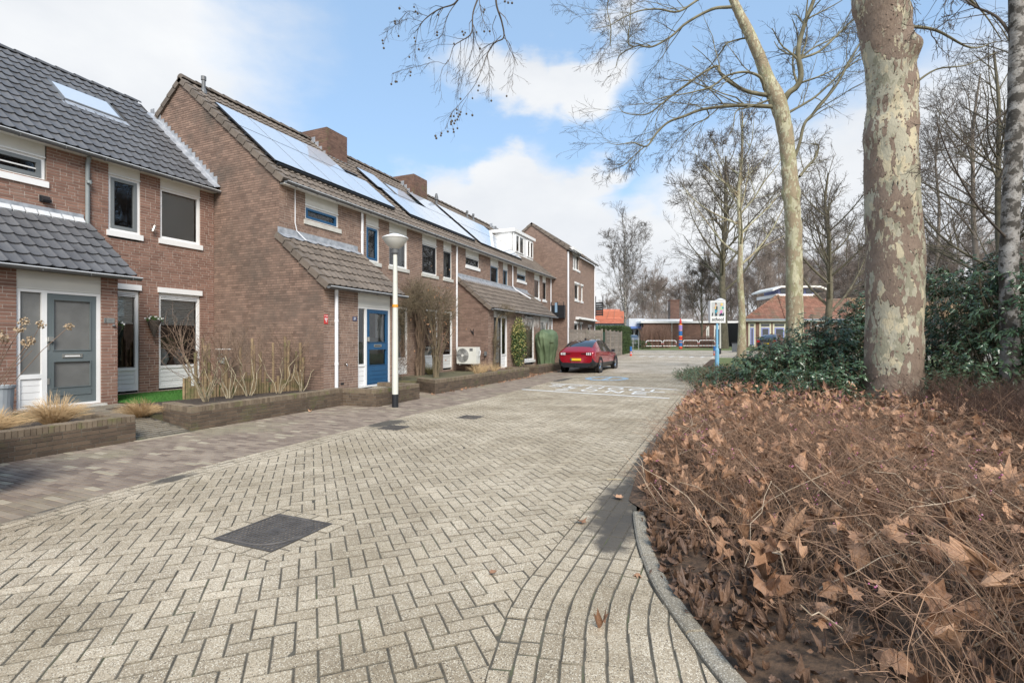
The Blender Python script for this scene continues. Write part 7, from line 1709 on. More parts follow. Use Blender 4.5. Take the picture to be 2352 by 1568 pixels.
for q in range(6):
    sel = [i for i in order[290:] if i % 6 == q]; V, f3, f4 = LV[q]; arr = np.array([np.array(Ms[i])[:3] for i in sel]); rn = rng.random(len(sel)) 
    if q == 0: LF = MB()
    LF.bulk(V, f3, arr, rn); LF.bulk(V, f4, arr, rn)
LF.obj('fallen_leaves', leaf_m, bed, kind='stuff')
# dark leaf litter on the soil and along the kerb
nd = 3000; y = rs_.uniform(1.5, 9, nd); x = xkv(y) + .12 + 2.4 * rs_.random(nd) ** 1.5; z = soil_h(x, y) + .01 + .03 * rs_.random(nd); Ms = leaf_mats(nd, x, y, z, .035, .11, .35); LD = MB()
for q in range(6): arr = np.array([np.array(m_)[:3] for m_ in Ms[q::6]]); rn = rng.random(len(arr)); LD.bulk(LV[q][0], LV[q][1], arr, rn); LD.bulk(LV[q][0], LV[q][2], arr, rn)
LD.obj('leaf_litter', leaf_dk, kind='stuff')
C_ = np.stack([x, y, z], 1)[:2200] + rs_.normal(0, .05, (2200, 3)) * (1, 1, .1); leaves_mb(C_, .035, .02, up=.0, fold=.2).obj('leaf_crumbs', leaf_dk, kind='stuff')
# single leaves lying on the paving
single = [(1505, 1137, 'dry leaf lying on the dark wet patch of the kerbside course'), (1423, 1145, 'dry leaf on the courses just left of the wet patch'), (1335, 1200, 'pale dry leaf on the light courses left of the kerb'), (1130, 1318, 'small pale leaf on the herringbone paving right of the cover'), (712, 946, 'curled brown leaf on the clinker pavement near the stepped wall'), (1465, 1320, 'small leaf at the foot of the kerb stones'), (1380, 1440, 'pale upturned leaf on the fanning courses')]
for k, (px, py, lab) in enumerate(single):
    Zs = F_PX * (1.5 - .006) / (py - 784); p = at(px, py, Zs); o = inst('fallen_leaf', LM[[0, 4, 0, 4, 1, 2, 5][k]], Matrix.Translation((p.x, p.y, .016)) @ Matrix.Rotation(k * 1.7, 4, 'Z') @ Matrix.Scale([.12, .13, .11, .07, .10, .08, .09][k], 4)); tag(o, lab, 'leaf', 'fallen leaves on the paving')
m_ = at(1410, 1102, F_PX * 1.5 / (1102 - 784)); tg = MB().tubes([[(m_.x - .07, m_.y - .03, .008), (m_.x, m_.y, .012), (m_.x + .08, m_.y + .035, .008)]], [[.006, .007, .005]], 5, cap=True).obj('fallen_twig', stem_m, label='short pale stick lying on the wet patch by the kerb', cat='twig')
nd = 240; LD = MB(); y = rs_.uniform(12, 29, nd); x = np.where(y < 20.3, -7.72 + np.abs(rs_.normal(0, .12, nd)), -8.0 + np.abs(rs_.normal(0, .15, nd))); z = np.full(nd, .015); sel2 = rs_.random(nd) < .35; y[sel2] = rs_.uniform(20.1, 22, sel2.sum()); x[sel2] = rs_.uniform(-8.7, -7.7, sel2.sum())
arr = np.array([np.array(m_)[:3] for m_ in leaf_mats(nd, x, y, z, .06, .12, .25)]); LD.bulk(LV[0][0], LV[0][1], arr); LD.bulk(LV[0][0], LV[0][2], arr); LD.obj('windblown_leaves', leaf_m, kind='stuff')
# pink berries
nb_ = 460; x, y = scatter(nb_, 2.2, 13.5, 5.0, .9); d_in = x - xkv(y) - edge(y); z = soil_h(x, y) + (.22 + .35 * rs_.random(nb_)) * np.clip(d_in / .5 + .4, 0, 1)
w0 = (x > 2.6) & (rs_.random(nb_) < .6); x, y, z = x[~w0], y[~w0], z[~w0]
oc = np.array([(1, 0, 0), (-1, 0, 0), (0, 1, 0), (0, -1, 0), (0, 0, 1), (0, 0, -1)], float) * .0058; of = [(0, 2, 4), (2, 1, 4), (1, 3, 4), (3, 0, 4), (2, 0, 5), (1, 2, 5), (3, 1, 5), (0, 3, 5)]
k3 = np.repeat(np.arange(len(x)), 3); arr = np.zeros((len(k3), 3, 4)); arr[:, 0, 0] = arr[:, 1, 1] = arr[:, 2, 2] = rs_.uniform(.7, 1.2, len(k3)); arr[:, :, 3] = np.stack([x[k3], y[k3], z[k3]], 1) + rs_.normal(0, .010, (len(k3), 3))
MB().bulk(oc, of, arr).obj('pink_berries', material('pink_berry', (.55, .10, .28), (.72, .34, .48), .5, 30, rndamt=.8), kind='stuff', smooth=True)

# ------------------------------------------------------------------ evergreen shrubs
ev = material('evergreen_leaf', (.024, .056, .024), (.105, .165, .082), .27, 4, rndamt=.6, spec=.6)
ev2 = material('pale_ground_leaf', (.07, .12, .06), (.18, .25, .14), .5, 5, rndamt=.6)
def sprigs(parent, blobs, dens, ll=.112, lw=.05, mat_=None, seed=3, name='leaves', per=7, shell=.5):
    r_ = np.random.default_rng(seed); C_, D_, ST = [], [], []
    for (px, py, Z, rx, ry, rz) in blobs:
        c = np.array(at(px, py, Z)); n = int(dens * (rx * ry + ry * rz + rx * rz)); d = r_.normal(0, 1, (n, 3)); d /= np.linalg.norm(d, axis=1, keepdims=True)
        lump = np.array([mnoise.noise(Vector(q * 2.3 + c)) for q in d]); s_ = (shell + (1 - shell) * r_.random(n)) * (1 + .35 * lump) * (1 + .25 * (r_.random(n) < .06))
        p = c + d * s_[:, None] * np.array((rx, ry, rz)); p = p[p[:, 2] > .15]; dd = (p - c) / np.array((rx, ry, rz)); dd[:, 2] += .55; dd /= np.linalg.norm(dd, axis=1, keepdims=True) + 1e-9
        C_.append(p); D_.append(dd)
    C0, D0 = np.concatenate(C_), np.concatenate(D_); n = len(C0)
    st = np.stack([C0 - D0 * .30 + r_.normal(0, .02, (n, 3)), C0 - D0 * .1, C0 + D0 * .02], 1); MB().tubes(st, np.tile([.0055, .004, .003], (n, 1)), 3).obj('stems', olive, parent, kind='stuff')
    k = np.repeat(np.arange(n), per); N_ = len(k); u = r_.normal(0, 1, (N_, 3)); u -= (u * D0[k]).sum(1, keepdims=True) * D0[k]; u /= np.linalg.norm(u, axis=1, keepdims=True)
    dirs = u + D0[k] * r_.uniform(.0, .9, (N_, 1)); dirs[:, 2] -= .12; dirs /= np.linalg.norm(dirs, axis=1, keepdims=True)
    W_ = np.cross(dirs, D0[k]) + r_.normal(0, .25, (N_, 3)); W_ -= (W_ * dirs).sum(1, keepdims=True) * dirs; W_ /= np.linalg.norm(W_, axis=1, keepdims=True)
    base_ = C0[k] - D0[k] * (r_.random((N_, 1)) * .09); sz = r_.uniform(.6, 1.2, N_)
    V, Fc = leaf_quads(base_, dirs, W_, ll * sz, lw * sz, .35, .25); MB().add(V, Fc, np.repeat(r_.random(N_), 4)).obj(name, mat_ or ev, parent, kind='stuff')
def shrub(name, label, blobs, dens, **kw):
    c = at(*blobs[0][:3]); t = thing(name, label, 'shrub', (c.x, c.y, .1)); sprigs(t, blobs, dens, **kw)
    st = MB(); r_ = np.random.default_rng(kw.get('seed', 1))
    for (px, py, Z, rx, ry, rz) in blobs:
        c = np.array(at(px, py, Z))
        for q in range(12):
            e = c + r_.normal(0, .5, 3) * np.array((rx, ry, rz)); b = np.array((c[0] + r_.normal(0, .25), c[1] + r_.normal(0, .25), .05)); st.tubes([[b, b * .6 + e * .4 + r_.normal(0, .06, 3), b * .2 + e * .8 + r_.normal(0, .05, 3), e]], [[.014, .011, .008, .004]], 4)
    st.obj('branches', olive, t, kind='stuff'); return t
shrub('evergreen_shrub', 'large glossy dark evergreen shrub left of the big plane trunk, sloping down to the road', [(1950, 800, 13.2, 1.15, 1.2, .95), (1865, 815, 12.6, 1.05, 1.1, .92), (1795, 832, 12.6, .95, 1.0, .78), (1735, 850, 13.0, .8, .9, .62), (1920, 780, 12.4, .7, .7, .66), (1675, 868, 14.0, .7, .9, .42), (1905, 890, 12.0, .95, .9, .62), (1825, 900, 12.2, .8, .8, .42), (1990, 720, 13.6, .7, .8, .72), (1955, 865, 11.0, .75, .6, .62), (1870, 885, 10.9, .85, .7, .52), (1790, 895, 11.6, .8, .7, .42), (1715, 900, 12.6, .8, .8, .34), (1965, 930, 10.0, .5, .4, .35), (1640, 885, 14.5, .7, .9, .28)], 135, seed=3)
shrub('evergreen_shrub', 'tall dark evergreen shrub right of the big plane trunk, reaching the birch', [(2190, 722, 11.8, 1.15, 1.2, 1.05), (2265, 705, 10.6, 1.1, 1.1, 1.1), (2350, 715, 9.8, 1.2, 1.2, 1.25), (2165, 820, 11.6, .85, .8, .55), (2290, 815, 9.8, 1.0, .9, .62), (2440, 740, 9.4, 1.3, 1.3, 1.3), (2150, 650, 12, .6, .7, .42), (2160, 870, 10.2, .6, .5, .45), (2230, 880, 9.4, .7, .6, .45), (2320, 640, 10, .9, .9, .6)], 88, seed=4)
shrub('evergreen_shrub', 'small young evergreen plant with narrow leaves among brown plane leaves', [(2105, 985, 8.2, .33, .3, .14), (2060, 975, 8.6, .22, .2, .10), (2180, 1075, 6.2, .2, .2, .10)], 260, seed=5, ll=.10, lw=.028, per=6)
shrub('low_shrub', 'pale green low shrub in front of the school sign post', [(1600, 862, 19.5, 1.0, 2.0, .30), (1650, 868, 18.0, 1.2, 2.0, .33), (1710, 880, 16.0, 1.1, 1.8, .36), (1625, 850, 23, 1.2, 2.5, .25)], 170, seed=6, ll=.07, lw=.034, mat_=ev2, per=6)
n_ = 1500; x = rs_.uniform(-.9, 2.5, n_); y = rs_.uniform(12.5, 25, n_); z0 = soil_h(x, y); a = rs_.uniform(0, 6.28, n_); H_ = rs_.uniform(.2, .6, n_); P = np.zeros((n_, 4, 3))
for i in range(4): q = i / 3; P[:, i] = np.stack([x + np.cos(a) * H_ * q * .6, y + np.sin(a) * H_ * q * .6, z0 + H_ * q], 1)
P[:, 1:] += rs_.normal(0, .04, (n_, 3, 3)); MB().tubes(P, np.tile([.005, .004, .0035, .002], (n_, 1)), 3).obj('bed_twigs', twg, kind='stuff')
for k, (px, py, Z) in enumerate(((1650, 960, 7.5), (1560, 905, 12))):
    pass
gr = MB(); ys_ = np.arange(24, 36.5, 1.5)
strip(gr, ys_, lambda y: xk(y) + .5, lambda y: 14, .13); gr.obj('verge_grass', material('verge_green', (.10, .14, .04), (.20, .22, .08), .95, 5, bump=.8, bscale=40, col3=(.2, .15, .09), c3scale=3), kind='structure')

# ------------------------------------------------------------------ cars
def car(name, label, paint, loc, rotz, low_black=True, lights='bars', plate=True, roof_black=True, group=None):
    t = thing(name, label, 'car', loc, rotz, group)
    ST = [(0.0, .79, .48, .98, 1.00, .58), (.05, .87, .34, 1.02, 1.055, .60), (.22, .91, .27, 1.06, 1.16, .68), (.45, .93, .25, 1.065, 1.29, .68), (.80, .94, .25, 1.055, 1.455, .66), (1.2, .94, .25, 1.04, 1.56, .64), (1.7, .94, .24, 1.02, 1.60, .61), (2.2, .94, .24, 1.0, 1.62, .60), (2.65, .94, .24, .985, 1.58, .60), (3.0, .935, .24, .975, 1.47, .61), (3.35, .93, .24, .965, 1.27, .66), (3.6, .93, .24, .955, 1.06, .72), (3.9, .92, .25, .93, .97, .70), (4.3, .88, .27, .87, .90, .62), (4.58, .78, .32, .74, .78, .52), (4.71, .55, .38, .62, .64, .4)]
    W_ = Matrix.Translation(loc) @ Matrix.Rotation(rotz, 4, 'Z'); A3 = np.array(W_)[:3]
    ST = [tuple(r) for r in smoothline([(r[:3], 0) for r in ST], 3)[:, :3]] and [tuple(.5 * ((2 * p1) + (-p0 + p2) * q + (2 * p0 - 5 * p1 + 4 * p2 - p3) * q * q + (-p0 + 3 * p1 - 3 * p2 + p3) * q ** 3)) for p0, p1, p2, p3 in zip(*[np.array(([ST[0]] + ST + [ST[-1]])[i_:len(ST) - 1 + i_]) for i_ in range(4)]) for q in (0, .34, .67)] + [ST[-1]]
    secs = []
    for x, hw, zb, bz, rz, hr in ST:
        rt = max(0, rz - bz)
        h = [(0, zb), (hw * .80, zb), (hw * .965, zb + .10), (hw * 1.0, zb + .26), (hw * .985, bz - .24), (hw * .99, bz - .08), (hw * .93, bz), (hr + (hw * .93 - hr) * .42, bz + rt * .52), (hr, rz - min(.05, rt * .3)), (hr * .85, rz - .008 * (rt > .1)), (0, rz + .012 * (rt > .1))]
        secs.append([(x, -a, z) for a, z in h] + [(x, a, z) for a, z in h[::-1][1:]])
    secs = np.array(secs); ns, k = secs.shape[:2]; V = secs.reshape(-1, 3) @ A3[:, :3].T + A3[:, 3]; idx = np.arange(ns * k).reshape(ns, k)
    groups = {'body': [], 'lower_trim': [], 'side_window': [], 'rear_window': [], 'windscreen': [], 'roof_panel': []}
    for i in range(ns - 1):
        for j in range(k - 1):
            f = (idx[i, j], idx[i, j + 1], idx[i + 1, j + 1], idx[i + 1, j]); jj = j if j < 10 else k - 2 - j; xm = (ST[i][0] + ST[i + 1][0]) / 2
            g_ = 'body'
            if jj <= 1 or (jj == 2 and low_black): g_ = 'lower_trim'
            elif jj in (6, 7) and .9 < xm < 3.3: g_ = 'side_window' if 1.25 < xm and not (1.9 < xm < 1.9) else 'body'
            elif jj >= 8 and .36 < xm < 1.1: g_ = 'rear_window'
            elif jj >= 8 and 2.9 < xm < 3.6: g_ = 'windscreen'
            elif jj >= 8 and 1.1 < xm < 2.9: g_ = 'roof_panel' if roof_black else 'body'
            groups[g_].append(f)
    cap0 = [(idx[0, 0], idx[0, j + 1], idx[0, j]) for j in range(1, k - 1)]; cap1 = [(idx[-1, 0], idx[-1, j], idx[-1, j + 1]) for j in range(1, k - 1)]
    mats_ = {'body': paint, 'lower_trim': black_m if low_black else paint, 'side_window': car_glass, 'rear_window': car_glass, 'windscreen': car_glass, 'roof_panel': roof_paint}
    bodyo = None
    for g_, fs in groups.items():
        if not fs: continue
        mb = MB(); fs = np.array(fs)[:, ::-1]; used, inv = np.unique(fs, return_inverse=True); mb.add(V[used], inv.reshape(fs.shape), .5)
        if g_ == 'body':
            for cp in (cap0, cap1): c_ = np.array(cp)[:, ::-1]; u2, i2 = np.unique(c_, return_inverse=True); mb.add(V[u2], i2.reshape(c_.shape), .5)
        mb.obj(g_, mats_[g_], t, smooth=True)
    def wpt(p): return W_ @ Vector(p)
    def lbox(nm, x0, x1, y0, y1, z0, z1, mt, par=None):
        m_ = MB(); o_ = wpt((x0, y0, z0)); ux = W_.to_3x3() @ Vector((x1 - x0, 0, 0)); uy = W_.to_3x3() @ Vector((0, y1 - y0, 0)); m_.boxes(tuple(o_), tuple(ux), tuple(uy), (0, 0, z1 - z0)); return m_.obj(nm, mt, par or t)
    lbox('rear_bumper', -.045, .30, -.72, .72, .34, .50, black_m if low_black else paint)
    lbox('diffuser', -.06, .12, -.62, .62, .28, .35, black_m)
    for s_ in (-1, 1):
        if lights == 'bars':
            lbox('tail_lamp_housing', -.035, .12, s_ * .42 - .15, s_ * .42 + .15, .92, .945, black_m)
            hs = lbox('tail_lamp', -.02, .14, min(s_ * .50, s_ * .76), max(s_ * .50, s_ * .76), .865, .985, black_m)
            for q in range(3): lbox('light_bar', -.048, .05, s_ * (.54 + q * .085) - .026, s_ * (.54 + q * .085) + .026, .862, .978, lampw, hs)
        elif lights == 'red': lbox('tail_lamp', -.03, .14, min(s_ * .62, s_ * .88), max(s_ * .62, s_ * .88), .78, 1.0, lampr)
        lbox('door_mirror', 2.95, 3.15, min(s_ * .93, s_ * 1.08), max(s_ * .93, s_ * 1.08), .98, 1.10, black_m)
        for xw in (.92, 3.90):
            wc = wpt((xw, s_ * .865, .36)); ax_ = W_.to_3x3() @ Vector((0, s_, 0)); fw = W_.to_3x3() @ Vector((1, 0, 0))
            def ringm(prof, sides, nm, mt, par, y0=0):
                m_ = MB(); A_ = np.linspace(0, 2 * math.pi, sides + 1)[:-1]
                vv = np.array([[np.array(wc) + np.array(ax_) * (o_) + (np.array(fw) * math.cos(q) + np.array((0, 0, 1.)) * math.sin(q)) * r_ for q in A_] for r_, o_ in prof]); kk = len(prof); ii = np.arange(kk * sides).reshape(kk, sides)
                ff = np.stack([ii[:-1], np.roll(ii, -1, 1)[:-1], np.roll(ii, -1, 1)[1:], ii[1:]], -1).reshape(-1, 4); m_.add(vv.reshape(-1, 3), ff); return m_.obj(nm, mt, par, smooth=True)
            arch = ringm([(.43, .078), (.36, .080), (.36, .0)], 24, 'wheel_arch', black_m, t)
            wh = ringm([(.27, .06), (.30, .085), (.345, .085), (.36, .06), (.36, -.13)], 28, 'wheel', rubber, t)
            ringm([(.275, .07), (.255, .075), (.25, .03), (.0, .03)], 28, 'rim', rim_dark, wh)
            for q in range(5):
                a = q * 1.2566; m_ = MB()
                for da in (-.13, .13):
                    d0 = (np.array(fw) * math.cos(a) + np.array((0, 0, 1.)) * math.sin(a)); d1 = (np.array(fw) * math.cos(a + da) + np.array((0, 0, 1.)) * math.sin(a + da)); pp = np.array(wc) + np.array(ax_) * .062
                    m_.tubes([[pp + d0 * .03, pp + d1 * .255]], [[.022, .014]], 4)
                m_.obj('spoke', chrome, wh)
    if plate:
        pl_ = lbox('number_plate', -.052, -.03, -.26, .26, .60, .71, plate_y); lbox('plate_band', -.054, -.05, .20, .255, .605, .705, MAT['navy_enamel'], pl_)
    lbox('wiper', .45, .62, -.02, .30, 1.16, 1.18, black_m); lbox('brake_lamp', .62, .72, -.16, .16, 1.33, 1.35, black_m)
    lbox('antenna_fin', 1.45, 1.60, -.03, .03, 1.60, 1.67, black_m)
    return t
red_paint = material('red_car_paint', (.36, .010, .022), None, .2, coat=1.0, metal=.3); grey_paint = material('grey_car_paint', (.22, .23, .25), None, .25, coat=1.0, metal=.4); dark_paint = material('dark_car_paint', (.03, .032, .036), None, .2, coat=1.0)
car_glass = material('car_glass', (.012, .014, .016), None, .04, spec=1.0, coat=1.0); roof_paint = material('black_gloss_roof', (.012, .012, .014), None, .06, coat=1.0); lampw = material('clear_lamp', (.75, .72, .72), None, .2, coat=1); lampr = material('red_lamp', (.45, .02, .02), None, .2, coat=1)
rubber = material('tyre_rubber', (.018, .018, .018), None, .8); rim_dark = material('dark_rim', (.06, .06, .065), None, .4, metal=.5); plate_y = material('yellow_plate', (.82, .55, .03), None, .4)
# rear left wheel about 7.5 m left of the camera axis of the road, rear about 23 m ahead
rc = car('parked_car', 'red crossover with black roof parked half on the pavement before the fence', red_paint, (-6.62, 23.0, zt(23.5)), R(90) - R(2))
hb_ = MB(); p0 = WM[rc.name] @ Vector((-.06, 0, .42)); d0 = WM[rc.name].to_3x3() @ Vector((-1, 0, 0)); hb_.tubes([[p0, p0 + d0 * .10 - Vector((0, 0, .05)), p0 + d0 * .16, p0 + d0 * .16 + Vector((0, 0, .06))]], [[.018] * 4], 6, cap=True); hb_.obj('tow_hook', black_m, rc)
car('parked_car', 'red car nose just reaching into view at the left edge before the garden wall', red_paint, (-7.22, 2.455, 0), R(-90), low_black=False, plate=False, lights='none')
gp = at(1452, 795, 60); car('parked_car', 'grey car half hidden by the clipped hedge near the blue framed school entrance', grey_paint, (gp.x, gp.y, zt(gp.y)), R(100), plate=False)
gp = at(1760, 800, 50); car('parked_car', 'dark car with yellow plate behind the evergreen shrub by the tiled school', dark_paint, (gp.x, gp.y, zt(gp.y)), R(70), lights='red')

# ------------------------------------------------------------------ school sign, poles, barriers
sp_ = at(1647, 836, 26); sx, sy, sz = sp_.x, sp_.y, .30
blue_p = material('pale_blue_pole', (.20, .46, .68), (.25, .52, .74), .5, 3)
t = thing('school_sign', 'square lit school sign with two walking children on a pale blue pole', 'sign', (sx, sy, sz))
m_ = MB(); m_.lathe([(.10, sz - .1), (.10, sz + .78), (.065, sz + .86), (.06, 2.46)], (sx, sy, 0), 14); m_.obj('pole', blue_p, t, smooth=False)
fx = np.array((CS * 1, SN * 1, 0)); ang_s = YAW + .05; fx = np.array((math.cos(ang_s), math.sin(ang_s), 0)); fn = np.array((math.sin(ang_s), -math.cos(ang_s), 0)); c0 = np.array((sx, sy, 3.02)) + fn * .0
def sboard(name, x0, x1, z0, z1, d0, d1, mt, par): return MB().boxes(c0 + fx * x0 + fn * d0 + np.array((0, 0, z0)), fx * (x1 - x0), -fn * (d0 - d1) * 1 if d1 < d0 else fn * (d1 - d0) * -1, (0, 0, z1 - z0)).obj(name, mt, par)
def sbox(name, x0, x1, z0, z1, d0, d1, mt, par):
    """d0 nearer to the viewer than d1"""
    return MB().boxes(c0 + fx * x0 + fn * d0 + np.array((0, 0, z0)), fx * (x1 - x0), -fn * (d0 - d1), (0, 0, z1 - z0)).obj(name, mt, par)
pb_ = sbox('sign_box', -.40, .40, -.57, .57, .10, -.12, white_m, t)
sbox('picture_field', -.34, .34, -.22, .50, .104, .1, material('sign_grey', (.52, .54, .53), None, .5), pb_)
def spoly(name, pts_, d, mt, par):
    m_ = MB(); m_.add([c0 + fx * a + fn * d + np.array((0, 0, b)) for a, b in pts_], [tuple(range(len(pts_)))] if len(pts_) > 4 else [tuple(range(len(pts_)))])
    return m_.obj(name, mt, par)
skin = material('print_skin', (.66, .38, .25), None, .6); pnavy = material('print_navy', (.02, .05, .08), None, .6); pteal = material('print_teal', (.06, .30, .38), None, .6); ppink = material('print_pink', (.68, .25, .50), None, .6); pgreen = material('print_green', (.42, .68, .36), None, .6); pyel = material('print_yellow', (.85, .62, .18), None, .6); pbr = material('print_brown', (.12, .07, .04), None, .6)
for a0_, a1_ in ((-.34, -.28), (-.16, -.05), (.06, .15), (.24, .30)): spoly('zebra_print', [(a0_, -.22), (a1_, -.22), (a1_ + .03, -.05), (a0_ + .04, -.05)], .106, black_m, pb_)
kid = thing  # flat print on the sign face
for nm, dx, pts_l in (('boy_print', -.10, [([(-.05, .36), (.03, .36), (.04, .42), (.0, .47), (-.05, .45)], pbr), ([(-.045, .28), (.02, .28), (.03, .37), (-.03, .39)], skin), ([(-.06, .08), (.07, .08), (.08, .25), (.03, .29), (-.05, .28)], pnavy), ([(-.05, .14), (-.01, .12), (.0, .28), (-.04, .28)], pyel), ([(-.16, .18), (-.05, .20), (-.05, .25), (-.14, .22)], skin), ([(-.07, -.06), (.10, -.10), (.07, .09), (-.06, .09)], pteal), ([(-.06, -.20), (.03, -.20), (.05, -.07), (-.05, -.05)], pnavy), ([(.05, -.13), (.12, -.02), (.09, .02), (.02, -.07)], skin)]),
                      ('girl_print', .17, [([(-.04, .33), (.06, .31), (.09, .40), (.03, .45), (-.03, .43)], pyel), ([(-.05, .29), (.0, .28), (.02, .36), (-.04, .38)], skin), ([(-.06, .10), (.08, .10), (.09, .26), (-.02, .29)], pgreen), ([(.03, .16), (.12, .15), (.13, .24), (.05, .27)], pteal), ([(-.10, .16), (-.04, .18), (-.03, .22), (-.09, .20)], skin), ([(-.05, -.09), (.06, -.06), (.06, .10), (-.05, .10)], ppink), ([(-.10, -.13), (-.03, -.08), (.0, .0), (-.06, .0)], ppink), ([(-.03, -.20), (.09, -.20), (.05, -.06), (-.03, -.06)], pnavy)])):
    for k, (p_, mt) in enumerate(pts_l): spoly(nm, [(a + dx, b) for a, b in p_], .108 + k * .0006, mt, pb_)
Mt = Matrix(((fx[0], 0, fn[0], c0[0] + fn[0] * .106), (fx[1], 0, fn[1], c0[1] + fn[1] * .106), (0, 1, 0, c0[2] - .39), (0, 0, 0, 1)))
tx = text_obj('lettering', 'school', .235, Mt, black_m, pb_, ext=.001, off=.006)
tl_ = at(1654, 812, 42); t = thing('street_lamp', 'small grey street lamp with white dish just behind the school sign', 'street lamp', (tl_.x, tl_.y, zt(tl_.y)))
z0 = zt(tl_.y); m_ = MB(); m_.lathe([(.085, z0), (.085, z0 + .5)], (tl_.x, tl_.y, 0), 12); m_.obj('foot', black_m, t)
m_ = MB(); m_.lathe([(.08, z0 + .5), (.06, 4.65)], (tl_.x, tl_.y, 0), 12); m_.obj('pole', material('pole_grey', (.42, .42, .38), (.5, .5, .46), .6, 3), t); m_ = MB(); m_.lathe([(.1, 4.62), (.30, 4.80), (.42, 4.90)], (tl_.x, tl_.y, 0), 18); m_.obj('lamp_shade', shade_m, t); m_ = MB(); m_.lathe([(.42, 4.9), (.42, 4.93), (.1, 5.08), (0, 5.1)], (tl_.x, tl_.y, 0), 18); m_.obj('cap', white_m, t)
stripe = {n: material('band_' + n, c, None, .5) for n, c in (('red', (.55, .035, .03)), ('orange', (.85, .33, .03)), ('blue', (.02, .13, .38)), ('violet', (.32, .22, .50)))}
def banded(name, label, px, py, Z, r, bands, tip=None, group=None, cat='bollard'):
    p = at(px, py, Z); z = zt(p.y); t = thing(name, label, cat, (p.x, p.y, z), 0, group)
    for h0, h1, c in bands: m_ = MB(); m_.lathe([(r, z + h0), (r, z + h1)] + ([(r * .9, z + h1 + .02), (0, z + h1 + .02)] if h1 == bands[-1][1] else []), (p.x, p.y, 0), 14); m_.obj('band', stripe[c], t)
    if tip: m_ = MB(); zz = z + bands[-1][1]; m_.lathe([(r * .35, zz), (r * .62, zz + .12), (r * .62, zz + .38), (r * .2, zz + .62), (0, zz + .7)], (p.x, p.y, 0), 12); m_.obj('tip', stripe['red'], t)
    return t
bb_ = [(-.1, .12, 'red'), (.12, .17, 'orange'), (.17, .28, 'violet'), (.28, .34, 'orange'), (.34, .72, 'blue')]
banded('bollard', 'short blue bollard with orange and red bands at the left side of the school crossing', 1449, 817, 40, .085, bb_, group='coloured pencil bollards')
banded('bollard', 'short blue banded bollard just left of the school sign pole', 1641, 816, 40, .085, bb_, group='coloured pencil bollards')
banded('marker_pole', 'tall pencil shaped pole with red, blue, orange and violet bands between the barriers', 1563, 803, 55, .19, [(-.1, .24, 'red'), (.24, .30, 'orange'), (.30, .72, 'blue'), (.72, .78, 'orange'), (.78, .98, 'blue'), (.98, 1.04, 'orange'), (1.04, 1.38, 'red'), (1.38, 1.46, 'orange'), (1.46, 2.0, 'blue'), (2.0, 2.06, 'orange'), (2.06, 2.62, 'violet'), (2.62, 2.70, 'orange')], tip=True, cat='pole')
def barrier(px0, px1, Z, label):
    a, b = at(px0, 802, Z), at(px1, 802, Z); z = zt(a.y); t = thing('barrier', label, 'barrier', ((a.x + b.x) / 2, (a.y + b.y) / 2, z), 0, 'red and white tube barriers')
    def L_(u, h): return (a.x + (b.x - a.x) * u, a.y + (b.y - a.y) * u, z + h)
    m_ = MB().tubes([[L_(0, -.1), L_(0, .5), L_(0, .86), L_(.035, .95), L_(.10, .98), L_(.5, .98), L_(.90, .98), L_(.965, .95), L_(1, .86), L_(1, .5), L_(1, -.1)]], [[.034] * 11], 8); m_.obj('hoop', white_m, t, smooth=True)
    m_ = MB().tubes([[L_(0, .42), L_(1, .42)]], [[.03, .03]], 8); m_.obj('rail', white_m, t)
    for u in (.2, .4, .6, .8):
        for h in (.98, .42): m_ = MB().tubes([[L_(u - .012, h), L_(u + .012, h)]], [[.038, .038]], 8); m_.obj('red_sleeve', stripe['red'], t)
    for u in (0, 1): m_ = MB().tubes([[L_(u, .62), L_(u, .70)]], [[.040, .040]], 8); m_.obj('red_sleeve', stripe['red'], t)
for a, b, l in ((1484, 1520, 'leftmost red and white tube barrier across the end of the road'), (1523, 1553, 'red and white tube barrier just left of the pencil pole'), (1569, 1603, 'red and white tube barrier just right of the pencil pole'), (1606, 1642, 'rightmost red and white tube barrier, ending behind the school sign pole')): barrier(a, b, 53, l)

# ------------------------------------------------------------------ three storey house, fence and hedge
XT, YT = -9.3, 30.2
h3 = thing('terraced_house', 'tall three storey brick house with narrow windows beyond the low row', 'house', (XT, 33, .2))
def g3(z):
    xl_ = -13.9 if z < 7.25 else -11.6 - (9.02 - z) / .767; xr = XT if z < 7.25 else min(XT, -11.6 + (9.02 - z) / .767); return (xl_, xr) if xr > xl_ + .05 else None
wall_on(h3, 'gable_wall', (0, YT, 0), (1, 0, 0), (0, -1, 0), spans(.2, 8.98, g3, []), brick_far, mortar_d, near=(-9.5, 30, 5), n_ind=60)
H3 = [(32.0, 33.0, 4.25, 5.32), (33.45, 34.0, 4.25, 5.32), (31.55, 33.1, 6.2, 7.2), (31.9, 32.9, 1.7, 2.72), (33.3, 33.85, 1.7, 2.72), (35.4, 36.2, 1.7, 2.6)]
wall_on(h3, 'wall', (XT, 0, 0), (0, 1, 0), (1, 0, 0), spans(.2, 7.2, lambda z: (YT + .005, 37.2), H3), brick_far, mortar_l, near=(XT, 30, 4), n_ind=60)
m_ = MB(); m_.prism([(-13.8, 0), (XT - .8, 0), (XT - .8, 7.1), (-11.6, 8.8), (-13.8, 7.1)], YT + .12, 37.1, 'y'); m_.obj('inner_walls', dark_in, h3)
for a, b, c, d in H3[:2] + H3[3:]: window(h3, XT, a, b, c, d - .02, frame=white_m, inner='curtain', sill='white', fw=.07); m_ = MB(); m_.box(XT - .02, XT + .04, a - .05, b + .05, d - .02, d + .10); m_.obj('lintel', white_m, h3)
